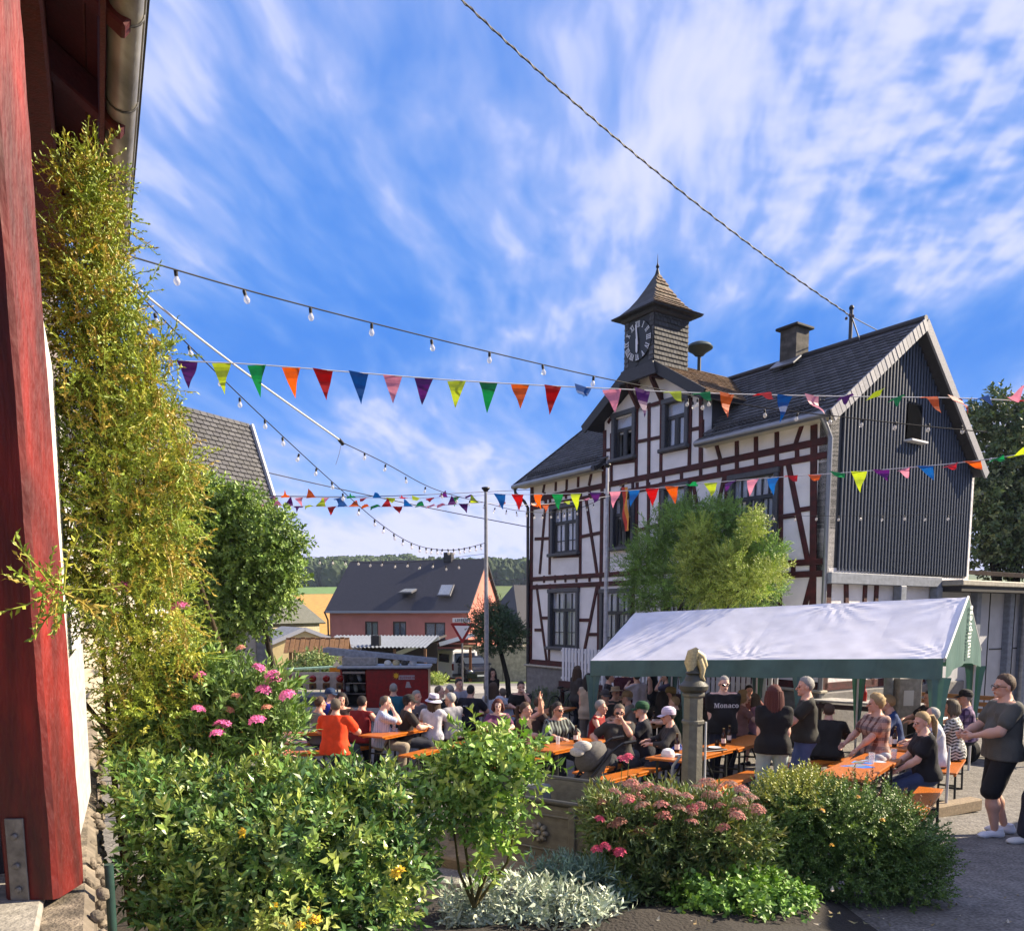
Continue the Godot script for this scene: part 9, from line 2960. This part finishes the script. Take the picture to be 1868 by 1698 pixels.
	var gb := thing("garden_bean_rows", "light green bean plants behind the rail below the garden shelter", "plant", foot(at(570, 1230, 32.5).x, 32.5))
	foliage("foliage", gb, [lobe(545, 1225, 32.5, 20, 22), lobe(575, 1218, 32.5, 26, 26), lobe(600, 1222, 32.5, 20, 22)], [sprig_mesh(8, 0.35, 0.14, 0.09, 99, 1.1, 0.2)], lm, 420, U(0.7, 1.1), [K(0.15, 0.21, 0.06), K(0.20, 0.25, 0.08), K(0.10, 0.16, 0.05)], 0.8, 43)
	var hg := thing("clipped_green_shrub", "yellow-green shrub beside the red trailer in front of the white van", "shrub", foot(at(795, 1240, 40.0).x, 40.0))
	foliage("foliage", hg, [lobe(797, 1243, 40.0, 15, 9)], [sprig_mesh(8, 0.3, 0.12, 0.07, 100, 1.1, 0.2)], lm, 160, U(0.7, 1.1), [K(0.30, 0.36, 0.08), K(0.2, 0.28, 0.06)], 0.6, 44)
	var hb := thing("plinth_weeds", "low dark green plants along the foot of the hall plinth", "plant", hall_t * V(1.8, -0.5, 0.5))
	foliage("foliage", hb, [[hall_t * V(1.6, -0.3, 0.6), V(0.7, 0.35, 0.5)], [hall_t * V(2.6, -0.35, 0.6), V(0.6, 0.3, 0.5)]], mid, lm, 420, U(0.8, 1.3), [K(0.07, 0.11, 0.05), K(0.10, 0.14, 0.06)], 0.7, 45)
	var fall := thing("fallen_leaves", "dry leaves and petals scattered on the dark asphalt at the lower right", "leaf litter", foot(2.6, 5.0))
	var fr := RandomNumberGenerator.new()
	fr.seed = 71
	var fx := []
	var fc := []
	for k in 170:
		var q := foot(fr.randf_range(0.8, 4.2), fr.randf_range(4.6, 6.4)) + V(0, 0.012 + 0.16 * 0.0, 0)
		if q.x < 2.3:
			q.y += 0.19
		var b := Basis.from_euler(V(PI / 2 + fr.randf_range(-0.4, 0.4), 0, 0)).rotated(Vector3.UP, fr.randf() * 6.0)
		fx.push_back(Transform3D(b.scaled(Vector3.ONE * fr.randf_range(0.5, 1.2)), q - fall.position))
		var v := fr.randf_range(0.5, 1.4)
		fc.push_back([K(0.30 * v, 0.22 * v, 0.10 * v), K(0.42 * v, 0.38 * v, 0.30 * v), K(0.16 * v, 0.15 * v, 0.06 * v)][k % 3])
	scatter("leaf", fall, leaf_mesh(0.05, 0.025, 0.5, 0.6).done(), lm, fx, fc)
	var blob := MB.new()
	var nz := FastNoiseLite.new()
	nz.frequency = 1.3
	nz.fractal_octaves = 4
	var rg := 12
	var sd := 16
	var bp := func(i: int, k: int) -> Vector3:
		var el := -PI / 2 + PI * i / rg
		var az := TAU * (k % sd) / sd
		var d := V(cos(el) * cos(az), sin(el), cos(el) * sin(az))
		return d * (1.0 + 0.55 * nz.get_noise_3dv(d * 1.3)) + V(0, 0.9, 0)
	for i in rg:
		for k in sd:
			blob.quad(bp.call(i, k), bp.call(i + 1, k), bp.call(i + 1, k + 1), bp.call(i, k + 1))
	var rng := RandomNumberGenerator.new()
	rng.seed = 51
	var xf := []
	var cols := []
	for k in 5200:
		var d := rng.randf_range(312, 480)
		var x := rng.randf_range(-0.62, 0.4) * d
		if x > -0.12 * d and d > 380:
			continue
		var h := rng.randf_range(3.2, 5.4)
		var g := foot(x, d)
		xf.push_back(Transform3D(Basis.from_euler(V(0, rng.randf() * 6, 0)).scaled(V(h * rng.randf_range(0.6, 0.85), h, h * rng.randf_range(0.6, 0.85))), g - V(0, 0.5, 0)))
		var v := rng.randf_range(0.55, 1.3)
		cols.push_back(K(0.05 * v, 0.085 * v, 0.025 * v))
	var fm := leafy("forest leaf", 0.1)
	fm.roughness = 0.9
	var forest := scatter("forest", self, blob.done(), fm, xf, cols)
	forest.name = "forest"
	tag(forest, "dark green mixed forest covering the hill behind the wheat field", "forest")
func V(x: float, y: float, z: float) -> Vector3:
	return Vector3(x, y, z)
func U(x: float, y: float) -> Vector2:
	return Vector2(x, y)
func K(r: float, g: float, b: float, a := 1.0) -> Color:
	return Color(r, g, b, a)
func TR(o: Vector3) -> Transform3D:
	return Transform3D(Basis.IDENTITY, o)
